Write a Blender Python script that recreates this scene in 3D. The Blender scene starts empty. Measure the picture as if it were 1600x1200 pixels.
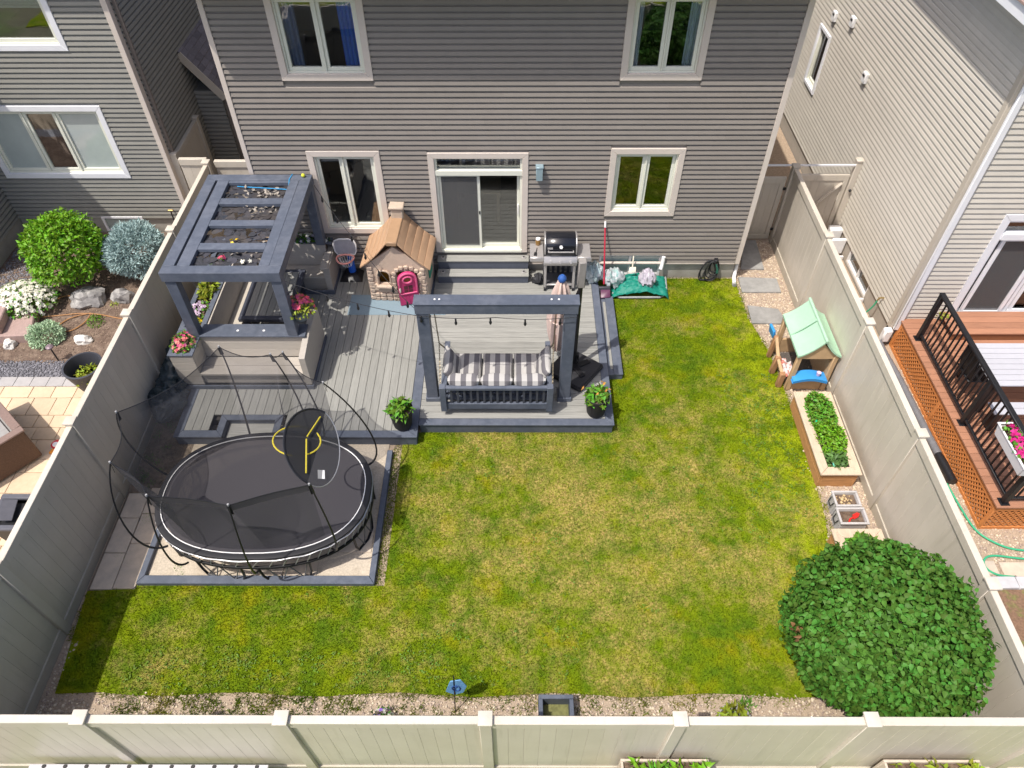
import bpy, bmesh, math, random
import numpy as np
from mathutils import Vector, Matrix, Euler

R = math.radians
random.seed(11)
rng = np.random.default_rng(5)
S = bpy.context.scene
COL = S.collection

# ------------------------------------------------------------------ camera, light, exposure
cd = bpy.data.cameras.new("camera")
cam = bpy.data.objects.new("camera", cd)
COL.objects.link(cam)
S.camera = cam
cd.sensor_width = 36.0
cd.lens = 25.548
cd.clip_start = 0.1
cd.clip_end = 600.0
TH, PS, RO = 0.842704, -0.006659, -0.004132
fwd = Vector((math.sin(PS) * math.cos(TH), math.cos(PS) * math.cos(TH), -math.sin(TH)))
rt = Vector((math.cos(PS), -math.sin(PS), 0))
up = rt.cross(fwd)
r2 = rt * math.cos(RO) + up * math.sin(RO)
u2 = up * math.cos(RO) - rt * math.sin(RO)
m = Matrix((r2, u2, -fwd)).transposed().to_4x4()
m.translation = Vector((0, 0, 9.827))
cam.matrix_world = m

SUN_TO = Vector((0.385, 0.31, -1.0)).normalized()      # the way the light travels
W = bpy.data.worlds.new("World")
S.world = W
W.use_nodes = True
wn = W.node_tree
for n in list(wn.nodes):
    wn.nodes.remove(n)
wo = wn.nodes.new("ShaderNodeOutputWorld")
bg = wn.nodes.new("ShaderNodeBackground")
sky = wn.nodes.new("ShaderNodeTexSky")
sky.sky_type = "NISHITA"
sky.sun_disc = False
sky.sun_elevation = math.asin(-SUN_TO.z)
sky.sun_rotation = math.atan2(-SUN_TO.x, -SUN_TO.y)
sky.altitude = 100
sky.air_density = 0.7
sky.dust_density = 3.5
bg.inputs[1].default_value = 0.15
wn.links.new(sky.outputs[0], bg.inputs[0])
wn.links.new(bg.outputs[0], wo.inputs[0])
sl = bpy.data.lights.new("sun", "SUN")
sl.energy = 3.4
sl.angle = R(0.6)
sl.color = (1.0, 0.95, 0.88)
so = bpy.data.objects.new("sun", sl)
COL.objects.link(so)
so.rotation_euler = SUN_TO.to_track_quat("-Z", "Y").to_euler()
so.location = (-20, -20, 40)
S.view_settings.view_transform = "Standard"
S.view_settings.look = "None"
S.view_settings.exposure = 0.46
S.view_settings.gamma = 1.0
S.view_settings.use_curve_mapping = False
S.cycles.transparent_max_bounces = 16
S.cycles.max_bounces = 8

# ------------------------------------------------------------------ materials
MATS = {}
def mat(name, col, rough=0.6, var=0.12, scale=12.0, stretch=(1, 1, 1), bump=0.0, bscale=None, objvar=0.0,
        spec=0.4, metal=0.0, col2=None, c2scale=2.0, c2lo=0.45, c2hi=0.6, island=0.0, trans=0.0, hue=0.0, coat=0.0, detail=4.0):
    if name in MATS:
        return MATS[name]
    M = bpy.data.materials.new(name)
    M.use_nodes = True
    nt = M.node_tree
    N, L = nt.nodes, nt.links
    b = N["Principled BSDF"]
    b.inputs["Roughness"].default_value = rough
    b.inputs["Metallic"].default_value = metal
    b.inputs["Specular IOR Level"].default_value = spec
    b.inputs["Coat Weight"].default_value = coat
    g = N.new("ShaderNodeNewGeometry")
    mp = N.new("ShaderNodeMapping")
    mp.inputs["Scale"].default_value = stretch
    L.new(g.outputs["Position"], mp.inputs["Vector"])
    t = N.new("ShaderNodeTexNoise")
    t.inputs["Scale"].default_value = scale
    t.inputs["Detail"].default_value = detail
    t.inputs["Roughness"].default_value = 0.65
    L.new(mp.outputs[0], t.inputs["Vector"])
    def rgb(c):
        n = N.new("ShaderNodeRGB"); n.outputs[0].default_value = (*c, 1); return n.outputs[0]
    cur = rgb(col)
    if col2 is not None:
        t2 = N.new("ShaderNodeTexNoise")
        t2.inputs["Scale"].default_value = c2scale
        t2.inputs["Detail"].default_value = 5
        t2.inputs["Roughness"].default_value = 0.6
        L.new(g.outputs["Position"], t2.inputs["Vector"])
        mr = N.new("ShaderNodeMapRange")
        mr.inputs[1].default_value = c2lo; mr.inputs[2].default_value = c2hi
        L.new(t2.outputs[0], mr.inputs[0])
        mx = N.new("ShaderNodeMix"); mx.data_type = "RGBA"
        L.new(mr.outputs[0], mx.inputs[0]); L.new(cur, mx.inputs[6]); L.new(rgb(col2), mx.inputs[7])
        cur = mx.outputs[2]
    # value factor: noise, object random, island random
    def mul(a, b_):
        n = N.new("ShaderNodeMath"); n.operation = "MULTIPLY"
        L.new(a, n.inputs[0]); L.new(b_, n.inputs[1]); return n.outputs[0]
    def rangev(src, lo, hi, f0=0.0, f1=1.0):
        n = N.new("ShaderNodeMapRange")
        n.inputs[1].default_value = f0; n.inputs[2].default_value = f1
        n.inputs[3].default_value = lo; n.inputs[4].default_value = hi
        L.new(src, n.inputs[0]); return n.outputs[0]
    fac = rangev(t.outputs[0], 1 - var, 1 + var, 0.25, 0.75)
    if objvar:
        oi = N.new("ShaderNodeObjectInfo")
        fac = mul(fac, rangev(oi.outputs["Random"], 1 - objvar, 1 + objvar))
    if island:
        fac = mul(fac, rangev(g.outputs["Random Per Island"], 1 - island, 1 + island))
    hs = N.new("ShaderNodeHueSaturation")
    L.new(cur, hs.inputs["Color"]); L.new(fac, hs.inputs["Value"])
    if hue:
        L.new(rangev(g.outputs["Random Per Island"], 0.5 - hue, 0.5 + hue), hs.inputs["Hue"])
    L.new(hs.outputs[0], b.inputs["Base Color"])
    if bump:
        bt = t
        if bscale:
            bt = N.new("ShaderNodeTexNoise"); bt.inputs["Scale"].default_value = bscale; bt.inputs["Detail"].default_value = 5
            L.new(mp.outputs[0], bt.inputs["Vector"])
        bp = N.new("ShaderNodeBump"); bp.inputs["Strength"].default_value = bump; bp.inputs["Distance"].default_value = 0.01
        L.new(bt.outputs[0], bp.inputs["Height"]); L.new(bp.outputs[0], b.inputs["Normal"])
    if trans:
        out = N["Material Output"]
        tr = N.new("ShaderNodeBsdfTranslucent")
        L.new(hs.outputs[0], tr.inputs[0])
        ms = N.new("ShaderNodeMixShader"); ms.inputs[0].default_value = trans
        L.new(b.outputs[0], ms.inputs[1]); L.new(tr.outputs[0], ms.inputs[2]); L.new(ms.outputs[0], out.inputs[0])
    MATS[name] = M
    return M

def mat_glass(name, refl, tint, rough=0.01):
    M = bpy.data.materials.new(name); M.use_nodes = True
    N, L = M.node_tree.nodes, M.node_tree.links
    N.remove(N["Principled BSDF"])
    tr = N.new("ShaderNodeBsdfTransparent"); tr.inputs[0].default_value = (*tint, 1)
    gl = N.new("ShaderNodeBsdfGlossy"); gl.inputs["Roughness"].default_value = rough
    lw = N.new("ShaderNodeFresnel"); lw.inputs[0].default_value = 1.5
    ad = N.new("ShaderNodeMath"); ad.operation = "ADD"; ad.inputs[1].default_value = refl
    L.new(lw.outputs[0], ad.inputs[0])
    t = N.new("ShaderNodeTexNoise"); t.inputs["Scale"].default_value = 1.3
    bp = N.new("ShaderNodeBump"); bp.inputs["Strength"].default_value = 0.06; bp.inputs["Distance"].default_value = 0.05
    L.new(t.outputs[0], bp.inputs["Height"]); L.new(bp.outputs[0], gl.inputs["Normal"])
    mx = N.new("ShaderNodeMixShader")
    L.new(ad.outputs[0], mx.inputs[0]); L.new(tr.outputs[0], mx.inputs[1]); L.new(gl.outputs[0], mx.inputs[2])
    L.new(mx.outputs[0], N["Material Output"].inputs[0])
    return M

def mat_net(name, col, cover):
    M = bpy.data.materials.new(name); M.use_nodes = True
    N, L = M.node_tree.nodes, M.node_tree.links
    b = N["Principled BSDF"]; b.inputs["Base Color"].default_value = (*col, 1); b.inputs["Roughness"].default_value = 0.7
    tr = N.new("ShaderNodeBsdfTransparent")
    mx = N.new("ShaderNodeMixShader"); mx.inputs[0].default_value = cover
    L.new(tr.outputs[0], mx.inputs[1]); L.new(b.outputs[0], mx.inputs[2]); L.new(mx.outputs[0], N["Material Output"].inputs[0])
    return M

def mat_grass(name, noisy=True):
    M = bpy.data.materials.new(name); M.use_nodes = True
    N, L = M.node_tree.nodes, M.node_tree.links
    b = N["Principled BSDF"]; b.inputs["Roughness"].default_value = 0.9; b.inputs["Specular IOR Level"].default_value = 0.03
    g = N.new("ShaderNodeNewGeometry")
    def noise(sc, det, ro=0.6):
        t = N.new("ShaderNodeTexNoise"); t.inputs["Scale"].default_value = sc; t.inputs["Detail"].default_value = det; t.inputs["Roughness"].default_value = ro
        L.new(g.outputs["Position"], t.inputs["Vector"]); return t.outputs[0]
    def mr(src, a, b_, lo=0.0, hi=1.0):
        n = N.new("ShaderNodeMapRange"); n.inputs[1].default_value = a; n.inputs[2].default_value = b_; n.inputs[3].default_value = lo; n.inputs[4].default_value = hi
        L.new(src, n.inputs[0]); return n.outputs[0]
    def math_(op, a, b_):
        n = N.new("ShaderNodeMath"); n.operation = op
        for i, x in enumerate((a, b_)):
            if isinstance(x, float): n.inputs[i].default_value = x
            else: L.new(x, n.inputs[i])
        return n.outputs[0]
    def mix(f, a, b_):
        n = N.new("ShaderNodeMix"); n.data_type = "RGBA"; L.new(f, n.inputs[0])
        for i, x in ((6, a), (7, b_)):
            if isinstance(x, tuple): n.inputs[i].default_value = (*x, 1)
            else: L.new(x, n.inputs[i])
        return n.outputs[2]
    sep = N.new("ShaderNodeSeparateXYZ"); L.new(g.outputs["Position"], sep.inputs[0])
    # worn, dry turf in the middle of the lawn, lusher along the edges
    dx = math_("ABSOLUTE", math_("SUBTRACT", sep.outputs[0], 1.0), 0.0)
    dy = math_("ABSOLUTE", math_("SUBTRACT", sep.outputs[1], 6.0), 0.0)
    dist = math_("ADD", math_("MULTIPLY", dx, 0.9), dy)
    mid = mr(dist, 0.8, 4.6, 0.055, -0.15)
    big = math_("ADD", noise(0.9, 4), mid)
    dry = math_("MULTIPLY", mr(math_("ADD", math_("MULTIPLY", big, 0.5), math_("MULTIPLY", noise(4.2, 5, 0.7), 0.5)), 0.42, 0.60), mr(noise(22.0, 5, 0.75), 0.37, 0.62, 0.10, 1.0))
    green = mix(mr(noise(2.3, 4), 0.4, 0.62), (0.132, 0.178, 0.005), (0.076, 0.132, 0.007))
    green = mix(mr(noise(1.4, 3), 0.55, 0.7), green, (0.200, 0.200, 0.006))
    lime = math_("MULTIPLY", mr(sep.outputs[0], 3.3, 4.5), mr(noise(3.0, 4), 0.40, 0.58))
    green = mix(lime, green, (0.225, 0.275, 0.008))
    col = mix(dry, green, (0.385, 0.28, 0.098))
    hs = N.new("ShaderNodeHueSaturation"); L.new(col, hs.inputs["Color"])
    v = mr(noise(45.0, 3, 0.7), 0.3, 0.7, 0.72, 1.30)
    v = math_("MULTIPLY", v, mr(g.outputs["Random Per Island"], 0.0, 1.0, 0.62, 1.4))
    L.new(v, hs.inputs["Value"])
    L.new(hs.outputs[0], b.inputs["Base Color"])
    tr = N.new("ShaderNodeBsdfTranslucent"); L.new(hs.outputs[0], tr.inputs[0])
    ms = N.new("ShaderNodeMixShader"); ms.inputs[0].default_value = 0.25 if noisy else 0.0
    L.new(b.outputs[0], ms.inputs[1]); L.new(tr.outputs[0], ms.inputs[2]); L.new(ms.outputs[0], N["Material Output"].inputs[0])
    return M

def mat_stripes(name, ca, cb, width):
    """woven cushion stripes that run across x (print on the cloth)"""
    M = bpy.data.materials.new(name); M.use_nodes = True
    N, L = M.node_tree.nodes, M.node_tree.links
    b = N["Principled BSDF"]; b.inputs["Roughness"].default_value = 0.9; b.inputs["Specular IOR Level"].default_value = 0.1
    tc = N.new("ShaderNodeTexCoord")
    sep = N.new("ShaderNodeSeparateXYZ"); L.new(tc.outputs["Object"], sep.inputs[0])
    d = N.new("ShaderNodeMath"); d.operation = "DIVIDE"; d.inputs[1].default_value = width; L.new(sep.outputs[0], d.inputs[0])
    fl = N.new("ShaderNodeMath"); fl.operation = "PINGPONG"; fl.inputs[1].default_value = 1.0; L.new(d.outputs[0], fl.inputs[0])
    gt = N.new("ShaderNodeMath"); gt.operation = "GREATER_THAN"; gt.inputs[1].default_value = 0.5; L.new(fl.outputs[0], gt.inputs[0])
    mx = N.new("ShaderNodeMix"); mx.data_type = "RGBA"; L.new(gt.outputs[0], mx.inputs[0])
    mx.inputs[6].default_value = (*ca, 1); mx.inputs[7].default_value = (*cb, 1)
    t = N.new("ShaderNodeTexNoise"); t.inputs["Scale"].default_value = 60
    hs = N.new("ShaderNodeHueSaturation"); L.new(mx.outputs[2], hs.inputs["Color"])
    mr = N.new("ShaderNodeMapRange"); mr.inputs[3].default_value = 0.85; mr.inputs[4].default_value = 1.1; L.new(t.outputs[0], mr.inputs[0]); L.new(mr.outputs[0], hs.inputs["Value"])
    L.new(hs.outputs[0], b.inputs["Base Color"])
    return M

# ------------------------------------------------------------------ mesh building
class MB:
    def __init__(s):
        s.v = []; s.f = []
    def add(s, vs, fs):
        n = len(s.v)
        s.v += [tuple(v) for v in vs]
        s.f += [tuple(i + n for i in f) for f in fs]
        return s
    def box(s, x0, x1, y0, y1, z0, z1):
        return s.add([(x0, y0, z0), (x1, y0, z0), (x1, y1, z0), (x0, y1, z0), (x0, y0, z1), (x1, y0, z1), (x1, y1, z1), (x0, y1, z1)],
                     [(0, 3, 2, 1), (4, 5, 6, 7), (0, 1, 5, 4), (1, 2, 6, 5), (2, 3, 7, 6), (3, 0, 4, 7)])
    def boxT(s, T, a0, a1, d0, d1, z0, z1):
        k = len(s.v)
        s.box(a0, a1, d0, d1, z0, z1)
        s.v[k:] = [tuple(T(*q)) for q in s.v[k:]]
        return s
    def obox(s, c, size, rot=(0, 0, 0)):
        k = len(s.v)
        hx, hy, hz = size[0] / 2, size[1] / 2, size[2] / 2
        s.box(-hx, hx, -hy, hy, -hz, hz)
        mt = Euler(rot).to_matrix()
        s.v[k:] = [tuple(mt @ Vector(q) + Vector(c)) for q in s.v[k:]]
        return s
    def bar(s, a, b, w, h, upv=(0, 0, 1)):
        a, b = Vector(a), Vector(b)
        d = (b - a).normalized()
        u = Vector(upv)
        if abs(d.dot(u)) > 0.98: u = Vector((0, 1, 0))
        x = d.cross(u).normalized(); y = x.cross(d).normalized()
        vs = []
        for q in (a, b):
            for i, j in ((-1, -1), (1, -1), (1, 1), (-1, 1)):
                vs.append(q + x * (i * w / 2) + y * (j * h / 2))
        return s.add(vs, [(0, 1, 2, 3), (7, 6, 5, 4), (0, 4, 5, 1), (1, 5, 6, 2), (2, 6, 7, 3), (3, 7, 4, 0)])
    def tube(s, pts, r, n=6, closed=False):
        pts = [Vector(q) for q in pts]
        m_ = len(pts)
        rr = r if isinstance(r, (list, tuple)) else [r] * m_
        k = len(s.v)
        u = None
        for i, q in enumerate(pts):
            if closed: d = pts[(i + 1) % m_] - pts[i - 1]
            else: d = pts[min(i + 1, m_ - 1)] - pts[max(i - 1, 0)]
            d = d.normalized() if d.length > 1e-9 else Vector((0, 0, 1))
            if u is None:
                u = d.orthogonal().normalized()
            u = (u - d * u.dot(d))
            u = u.normalized() if u.length > 1e-6 else d.orthogonal().normalized()
            w = d.cross(u)
            for j in range(n):
                a = 2 * math.pi * j / n
                s.v.append(tuple(q + (u * math.cos(a) + w * math.sin(a)) * rr[i]))
        segs = m_ if closed else m_ - 1
        for i in range(segs):
            i2 = (i + 1) % m_
            for j in range(n):
                j2 = (j + 1) % n
                s.f.append((k + i * n + j, k + i * n + j2, k + i2 * n + j2, k + i2 * n + j))
        if not closed:
            s.f.append(tuple(k + j for j in reversed(range(n))))
            s.f.append(tuple(k + (m_ - 1) * n + j for j in range(n)))
        return s
    def lathe(s, prof, c=(0, 0, 0), n=20, cap0=True, cap1=True):
        k = len(s.v)
        for r_, z_ in prof:
            for j in range(n):
                a = 2 * math.pi * j / n
                s.v.append((c[0] + r_ * math.cos(a), c[1] + r_ * math.sin(a), c[2] + z_))
        for i in range(len(prof) - 1):
            for j in range(n):
                j2 = (j + 1) % n
                s.f.append((k + i * n + j, k + i * n + j2, k + (i + 1) * n + j2, k + (i + 1) * n + j))
        if cap0: s.f.append(tuple(k + j for j in reversed(range(n))))
        if cap1: s.f.append(tuple(k + (len(prof) - 1) * n + j for j in range(n)))
        return s
    def prism(s, poly, z0, z1):
        n = len(poly)
        vs = [(x, y, z0) for x, y in poly] + [(x, y, z1) for x, y in poly]
        fs = [tuple(reversed(range(n))), tuple(range(n, 2 * n))]
        for i in range(n):
            j = (i + 1) % n
            fs.append((i, j, n + j, n + i))
        return s.add(vs, fs)
    def prismT(s, T, poly, d0, d1):
        """poly in (a, z), extruded along d"""
        n = len(poly)
        vs = [T(a, d0, z) for a, z in poly] + [T(a, d1, z) for a, z in poly]
        fs = [tuple(reversed(range(n))), tuple(range(n, 2 * n))]
        for i in range(n):
            j = (i + 1) % n
            fs.append((i, j, n + j, n + i))
        return s.add(vs, fs)
    def grid(s, P):
        """P[i][j] points"""
        k = len(s.v); a = len(P); b = len(P[0])
        for row in P:
            s.v += [tuple(q) for q in row]
        for i in range(a - 1):
            for j in range(b - 1):
                s.f.append((k + i * b + j, k + i * b + j + 1, k + (i + 1) * b + j + 1, k + (i + 1) * b + j))
        return s
    def mesh(s, name, material=None, bev=0.0, off=(0, 0, 0), smooth=True, recalc=True, seg=1):
        me = bpy.data.meshes.new(name)
        vs = [(v[0] - off[0], v[1] - off[1], v[2] - off[2]) for v in s.v]
        me.from_pydata(vs, [], s.f)
        bm = bmesh.new(); bm.from_mesh(me)
        if recalc: bmesh.ops.recalc_face_normals(bm, faces=bm.faces[:])
        if bev:
            ed = [e for e in bm.edges if len(e.link_faces) == 2 and e.calc_face_angle(0) > 0.5]
            bmesh.ops.bevel(bm, geom=ed, offset=bev, segments=seg, affect="EDGES", clamp_overlap=True)
        bm.to_mesh(me); bm.free()
        if smooth and len(me.polygons):
            me.polygons.foreach_set("use_smooth", [True] * len(me.polygons))
            me.set_sharp_from_angle(angle=R(38))
        if material: me.materials.append(material)
        return me

OFF = {}
def _props(o, label, cat, group, kind):
    if label: o["label"] = label
    if cat: o["category"] = cat
    if group: o["group"] = group
    if kind: o["kind"] = kind
def thing(name, label, cat, loc=(0, 0, 0), rotz=0.0, local=False, group=None, kind=None):
    o = bpy.data.objects.new(name, None)
    COL.objects.link(o)
    o.empty_display_size = 0.1
    o.location = loc; o.rotation_euler = (0, 0, rotz)
    OFF[o.name] = Vector((0, 0, 0)) if local else Vector(loc)
    _props(o, label, cat, group, kind)
    return o
def part(name, mb, material, parent=None, bev=0.0, smooth=True, label=None, cat=None, group=None, kind=None, recalc=True, seg=1):
    off = OFF[parent.name] if parent else Vector((0, 0, 0))
    me = mb.mesh(name, material, bev, off, smooth, recalc, seg)
    o = bpy.data.objects.new(name, me)
    COL.objects.link(o)
    if parent: o.parent = parent
    OFF[o.name] = off
    _props(o, label, cat, group, kind)
    return o
def single(name, mb, material, label, cat, group=None, bev=0.0, base=None, smooth=True, kind=None):
    """a thing that is one mesh; its origin at base"""
    me = mb.mesh(name, material, bev, base or (0, 0, 0), smooth)
    o = bpy.data.objects.new(name, me); COL.objects.link(o)
    if base: o.location = base
    OFF[o.name] = Vector(base or (0, 0, 0))
    _props(o, label, cat, group, kind)
    return o
def piece(name, me, parent, loc, rot=(0, 0, 0), scale=(1, 1, 1)):
    o = bpy.data.objects.new(name, me)
    COL.objects.link(o)
    if parent:
        o.parent = parent
        loc = Vector(loc) - OFF[parent.name]
    o.location = loc; o.rotation_euler = rot; o.scale = scale
    return o
def copy_thing(root, loc, rotz=None, label=None, group=None, scale=None):
    r = root.copy(); COL.objects.link(r); r.location = loc
    OFF[r.name] = OFF[root.name]
    if rotz is not None: r.rotation_euler = (0, 0, rotz)
    if scale: r.scale = scale
    if label: r["label"] = label
    if group: r["group"] = group
    for ch in list(root.children):
        c = ch.copy(); COL.objects.link(c); c.parent = r
        for gch in list(ch.children):
            d = gch.copy(); COL.objects.link(d); d.parent = c
    return r
def np_mesh(name, V, F, material, smooth=False):
    """V (n,3); F (m,k) all same k"""
    me = bpy.data.meshes.new(name)
    n, m_, k = len(V), len(F), F.shape[1]
    me.vertices.add(n); me.vertices.foreach_set("co", np.ascontiguousarray(V, dtype=np.float32).ravel())
    me.loops.add(m_ * k); me.loops.foreach_set("vertex_index", np.ascontiguousarray(F, dtype=np.int32).ravel())
    me.polygons.add(m_); me.polygons.foreach_set("loop_start", np.arange(0, m_ * k, k, dtype=np.int32))
    if smooth: me.polygons.foreach_set("use_smooth", np.ones(m_, dtype=bool))
    me.update(calc_edges=True)
    me.materials.append(material)
    return me
def np_obj(name, me, parent=None, loc=None, label=None, cat=None, group=None, kind=None):
    o = bpy.data.objects.new(name, me); COL.objects.link(o)
    if parent: o.parent = parent
    if loc is not None: o.location = loc
    _props(o, label, cat, group, kind)
    return o
def unit(a):
    return a / np.maximum(np.linalg.norm(a, axis=-1, keepdims=True), 1e-9)
def leaf_arrays(P, U, Nn, L, Wd, fold=0.25, droop=0.15):
    """folded leaf of 6 verts, 4 triangles: base, left, right, mid, tip"""
    n = len(P)
    U = unit(U); Sd = unit(np.cross(U, Nn)); Nn = unit(np.cross(Sd, U))
    L = np.broadcast_to(np.asarray(L, float).reshape(-1, 1), (n, 1)); Wd = np.broadcast_to(np.asarray(Wd, float).reshape(-1, 1), (n, 1))
    b = P
    mid = P + U * L * 0.5 - Nn * L * droop * 0.15
    tip = P + U * L - Nn * L * droop
    lf = P + U * L * 0.38 + Sd * Wd * 0.5 + Nn * Wd * fold
    rg = P + U * L * 0.38 - Sd * Wd * 0.5 + Nn * Wd * fold
    V = np.stack([b, lf, mid, rg, tip], 1).reshape(-1, 3)
    i = np.arange(n)[:, None] * 5
    F = np.concatenate([i + [[0, 2, 1]], i + [[1, 2, 4]], i + [[0, 3, 2]], i + [[3, 4, 2]]], 0)
    return V, F
def leaf_cloud(name, P, U, Nn, L, Wd, material, parent=None, off=(0, 0, 0), **kw):
    V, F = leaf_arrays(P, U, Nn, L, Wd)
    me = np_mesh(name, V - np.asarray(off), F, material, smooth=False)
    return np_obj(name, me, parent, **kw)

def round_leaf_arrays(P, U, Nn, L, Wd, fold=0.2, droop=0.25):
    """heart shaped leaf: midrib of four points, three edge points on either side"""
    n = len(P)
    U = unit(U); Sd = unit(np.cross(U, Nn)); Nn = unit(np.cross(Sd, U))
    L = np.asarray(L, float).reshape(-1, 1); Wd = np.asarray(Wd, float).reshape(-1, 1)
    def at(t, s):
        dr = droop * t * t
        return P + U * L * t * (1 - .25 * dr) - Nn * L * dr + Sd * Wd * s + Nn * Wd * abs(s) * fold * 2
    V = np.stack([at(0, 0), at(.35, 0), at(.7, 0), at(1, 0), at(.05, .36), at(.33, .5), at(.72, .27), at(.05, -.36), at(.33, -.5), at(.72, -.27)], 1).reshape(-1, 3)
    T_ = [(0, 1, 4), (1, 5, 4), (1, 2, 5), (2, 6, 5), (2, 3, 6), (0, 7, 1), (1, 7, 8), (1, 8, 2), (2, 8, 9), (2, 9, 3)]
    i = np.arange(n)[:, None] * 10
    return V, np.concatenate([i + [t] for t in T_], 0)

# ------------------------------------------------------------------ palette
m_sid = mat("siding_taupe", (0.254, 0.225, 0.197), 0.55, 0.05, 3, objvar=0.05, bump=0.08, bscale=60)
m_sidL = mat("siding_olive_grey", (0.272, 0.262, 0.232), 0.55, 0.05, 3, objvar=0.05, bump=0.08, bscale=60)
m_sidR = mat("siding_cream", (0.575, 0.532, 0.462), 0.55, 0.05, 3, objvar=0.04, bump=0.08, bscale=60)
m_trim = mat("trim_taupe_pale", (0.62, 0.545, 0.48), 0.5, 0.04, 5)
m_trimw = mat("trim_white", (0.78, 0.78, 0.80), 0.45, 0.03, 5)
m_trimR = mat("trim_beige", (0.52, 0.46, 0.38), 0.5, 0.04, 5)
m_sash = mat("sash_cream", (0.72, 0.72, 0.62), 0.4, 0.03, 5)
m_conc = mat("concrete_foundation", (0.44, 0.42, 0.38), 0.85, 0.14, 4, col2=(0.36, 0.34, 0.31), c2scale=1.7, bump=0.25, bscale=40)
m_wallin = mat("plaster_inside", (0.33, 0.30, 0.28), 0.8, 0.05, 2)
m_floorin = mat("floor_inside", (0.22, 0.14, 0.085), 0.4, 0.15, 4, stretch=(1, 6, 1))
m_shingle = mat("roof_shingle", (0.20, 0.18, 0.19), 0.9, 0.25, 30, objvar=0.2, bump=0.4)
m_shingleR = mat("roof_shingle_rose", (0.30, 0.21, 0.18), 0.9, 0.25, 30, objvar=0.2, bump=0.4)
m_glass = mat_glass("window_glass", 0.09, (0.91, 0.94, 0.93))
m_glassg = mat_glass("window_glass_low", 0.13, (0.90, 0.93, 0.92))
m_screen = mat_net("insect_screen", (0.13, 0.13, 0.13), 0.45)
m_vinyl = mat("fence_vinyl", (0.575, 0.52, 0.44), 0.45, 0.04, 2.2, objvar=0.03, col2=(0.53, 0.475, 0.395), c2scale=0.8, c2lo=0.4, c2hi=0.7)
def stain_low(M, tint, z0, z1):
    """mud splash and algae that climb from the ground in an uneven band"""
    nt = M.node_tree; N, L = nt.nodes, nt.links
    b = N["Principled BSDF"]; src = b.inputs["Base Color"].links[0].from_socket
    g = N.new("ShaderNodeNewGeometry"); sp = N.new("ShaderNodeSeparateXYZ"); L.new(g.outputs["Position"], sp.inputs[0])
    t = N.new("ShaderNodeTexNoise"); t.inputs["Scale"].default_value = 5.0; t.inputs["Detail"].default_value = 6; t.inputs["Roughness"].default_value = .7
    L.new(g.outputs["Position"], t.inputs["Vector"])
    ad = N.new("ShaderNodeMath"); ad.operation = "MULTIPLY_ADD"; ad.inputs[1].default_value = -.55; L.new(t.outputs[0], ad.inputs[0]); L.new(sp.outputs[2], ad.inputs[2])
    mr = N.new("ShaderNodeMapRange"); mr.inputs[1].default_value = z1; mr.inputs[2].default_value = z0; mr.inputs[3].default_value = 0.0; mr.inputs[4].default_value = 0.6
    L.new(ad.outputs[0], mr.inputs[0])
    # thin run-off streaks
    mp = N.new("ShaderNodeMapping"); mp.inputs["Scale"].default_value = (9, 9, .7); L.new(g.outputs["Position"], mp.inputs["Vector"])
    t2 = N.new("ShaderNodeTexNoise"); t2.inputs["Scale"].default_value = 1.6; t2.inputs["Detail"].default_value = 5; L.new(mp.outputs[0], t2.inputs["Vector"])
    m2 = N.new("ShaderNodeMapRange"); m2.inputs[1].default_value = .56; m2.inputs[2].default_value = .78; m2.inputs[4].default_value = .28; L.new(t2.outputs[0], m2.inputs[0])
    mxm = N.new("ShaderNodeMath"); mxm.operation = "MAXIMUM"; L.new(mr.outputs[0], mxm.inputs[0]); L.new(m2.outputs[0], mxm.inputs[1])
    mx = N.new("ShaderNodeMix"); mx.data_type = "RGBA"; L.new(mxm.outputs[0], mx.inputs[0]); L.new(src, mx.inputs[6]); mx.inputs[7].default_value = (*tint, 1)
    L.new(mx.outputs[2], b.inputs["Base Color"])
stain_low(m_vinyl, (.30, .27, .20), -.22, .22)
stain_low(m_conc, (.22, .20, .16), -.25, .12)
m_deck = mat("deck_board", (0.262, 0.26, 0.238), 0.7, 0.20, 7, stretch=(9, 0.45, 1), objvar=0.09, bump=0.15, bscale=30)
m_deckx = mat("deck_board_cross", (0.275, 0.272, 0.25), 0.7, 0.26, 7, stretch=(0.35, 9, 1), objvar=0.11, bump=0.15, bscale=30)
m_blue = mat("paint_slate_blue", (0.088, 0.103, 0.136), 0.55, 0.14, 10, objvar=0.07, col2=(0.108, 0.122, 0.155), c2scale=2.5, bump=0.06, bscale=50)
m_taupe = mat("paint_taupe", (0.40, 0.365, 0.32), 0.6, 0.08, 8, stretch=(0.6, 1, 4), objvar=0.04, bump=0.08, bscale=40)
m_gravel = mat("gravel_base", (0.38, 0.295, 0.215), 0.95, 0.35, 60, bump=0.8)
m_stone = mat("gravel_stone", (0.48, 0.385, 0.30), 0.85, 0.15, 40, island=0.36, hue=0.02)
m_dstone = mat("gravel_stone_dark", (0.17, 0.165, 0.18), 0.85, 0.15, 40, island=0.45)
m_mulch = mat("mulch_bed", (0.135, 0.092, 0.068), 0.95, 0.4, 30, col2=(0.20, 0.145, 0.108), c2scale=5, bump=0.9)
m_chip = mat("mulch_chip", (0.23, 0.165, 0.12), 0.9, 0.2, 30, island=0.6, hue=0.015)
m_soil = mat("soil", (0.10, 0.065, 0.045), 0.95, 0.45, 40, col2=(0.16, 0.11, 0.075), c2scale=8, bump=1.0)
m_earth = mat("bare_earth", (0.20, 0.155, 0.115), 0.95, 0.35, 14, col2=(0.13, 0.105, 0.075), c2scale=2.2, bump=0.7)
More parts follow.
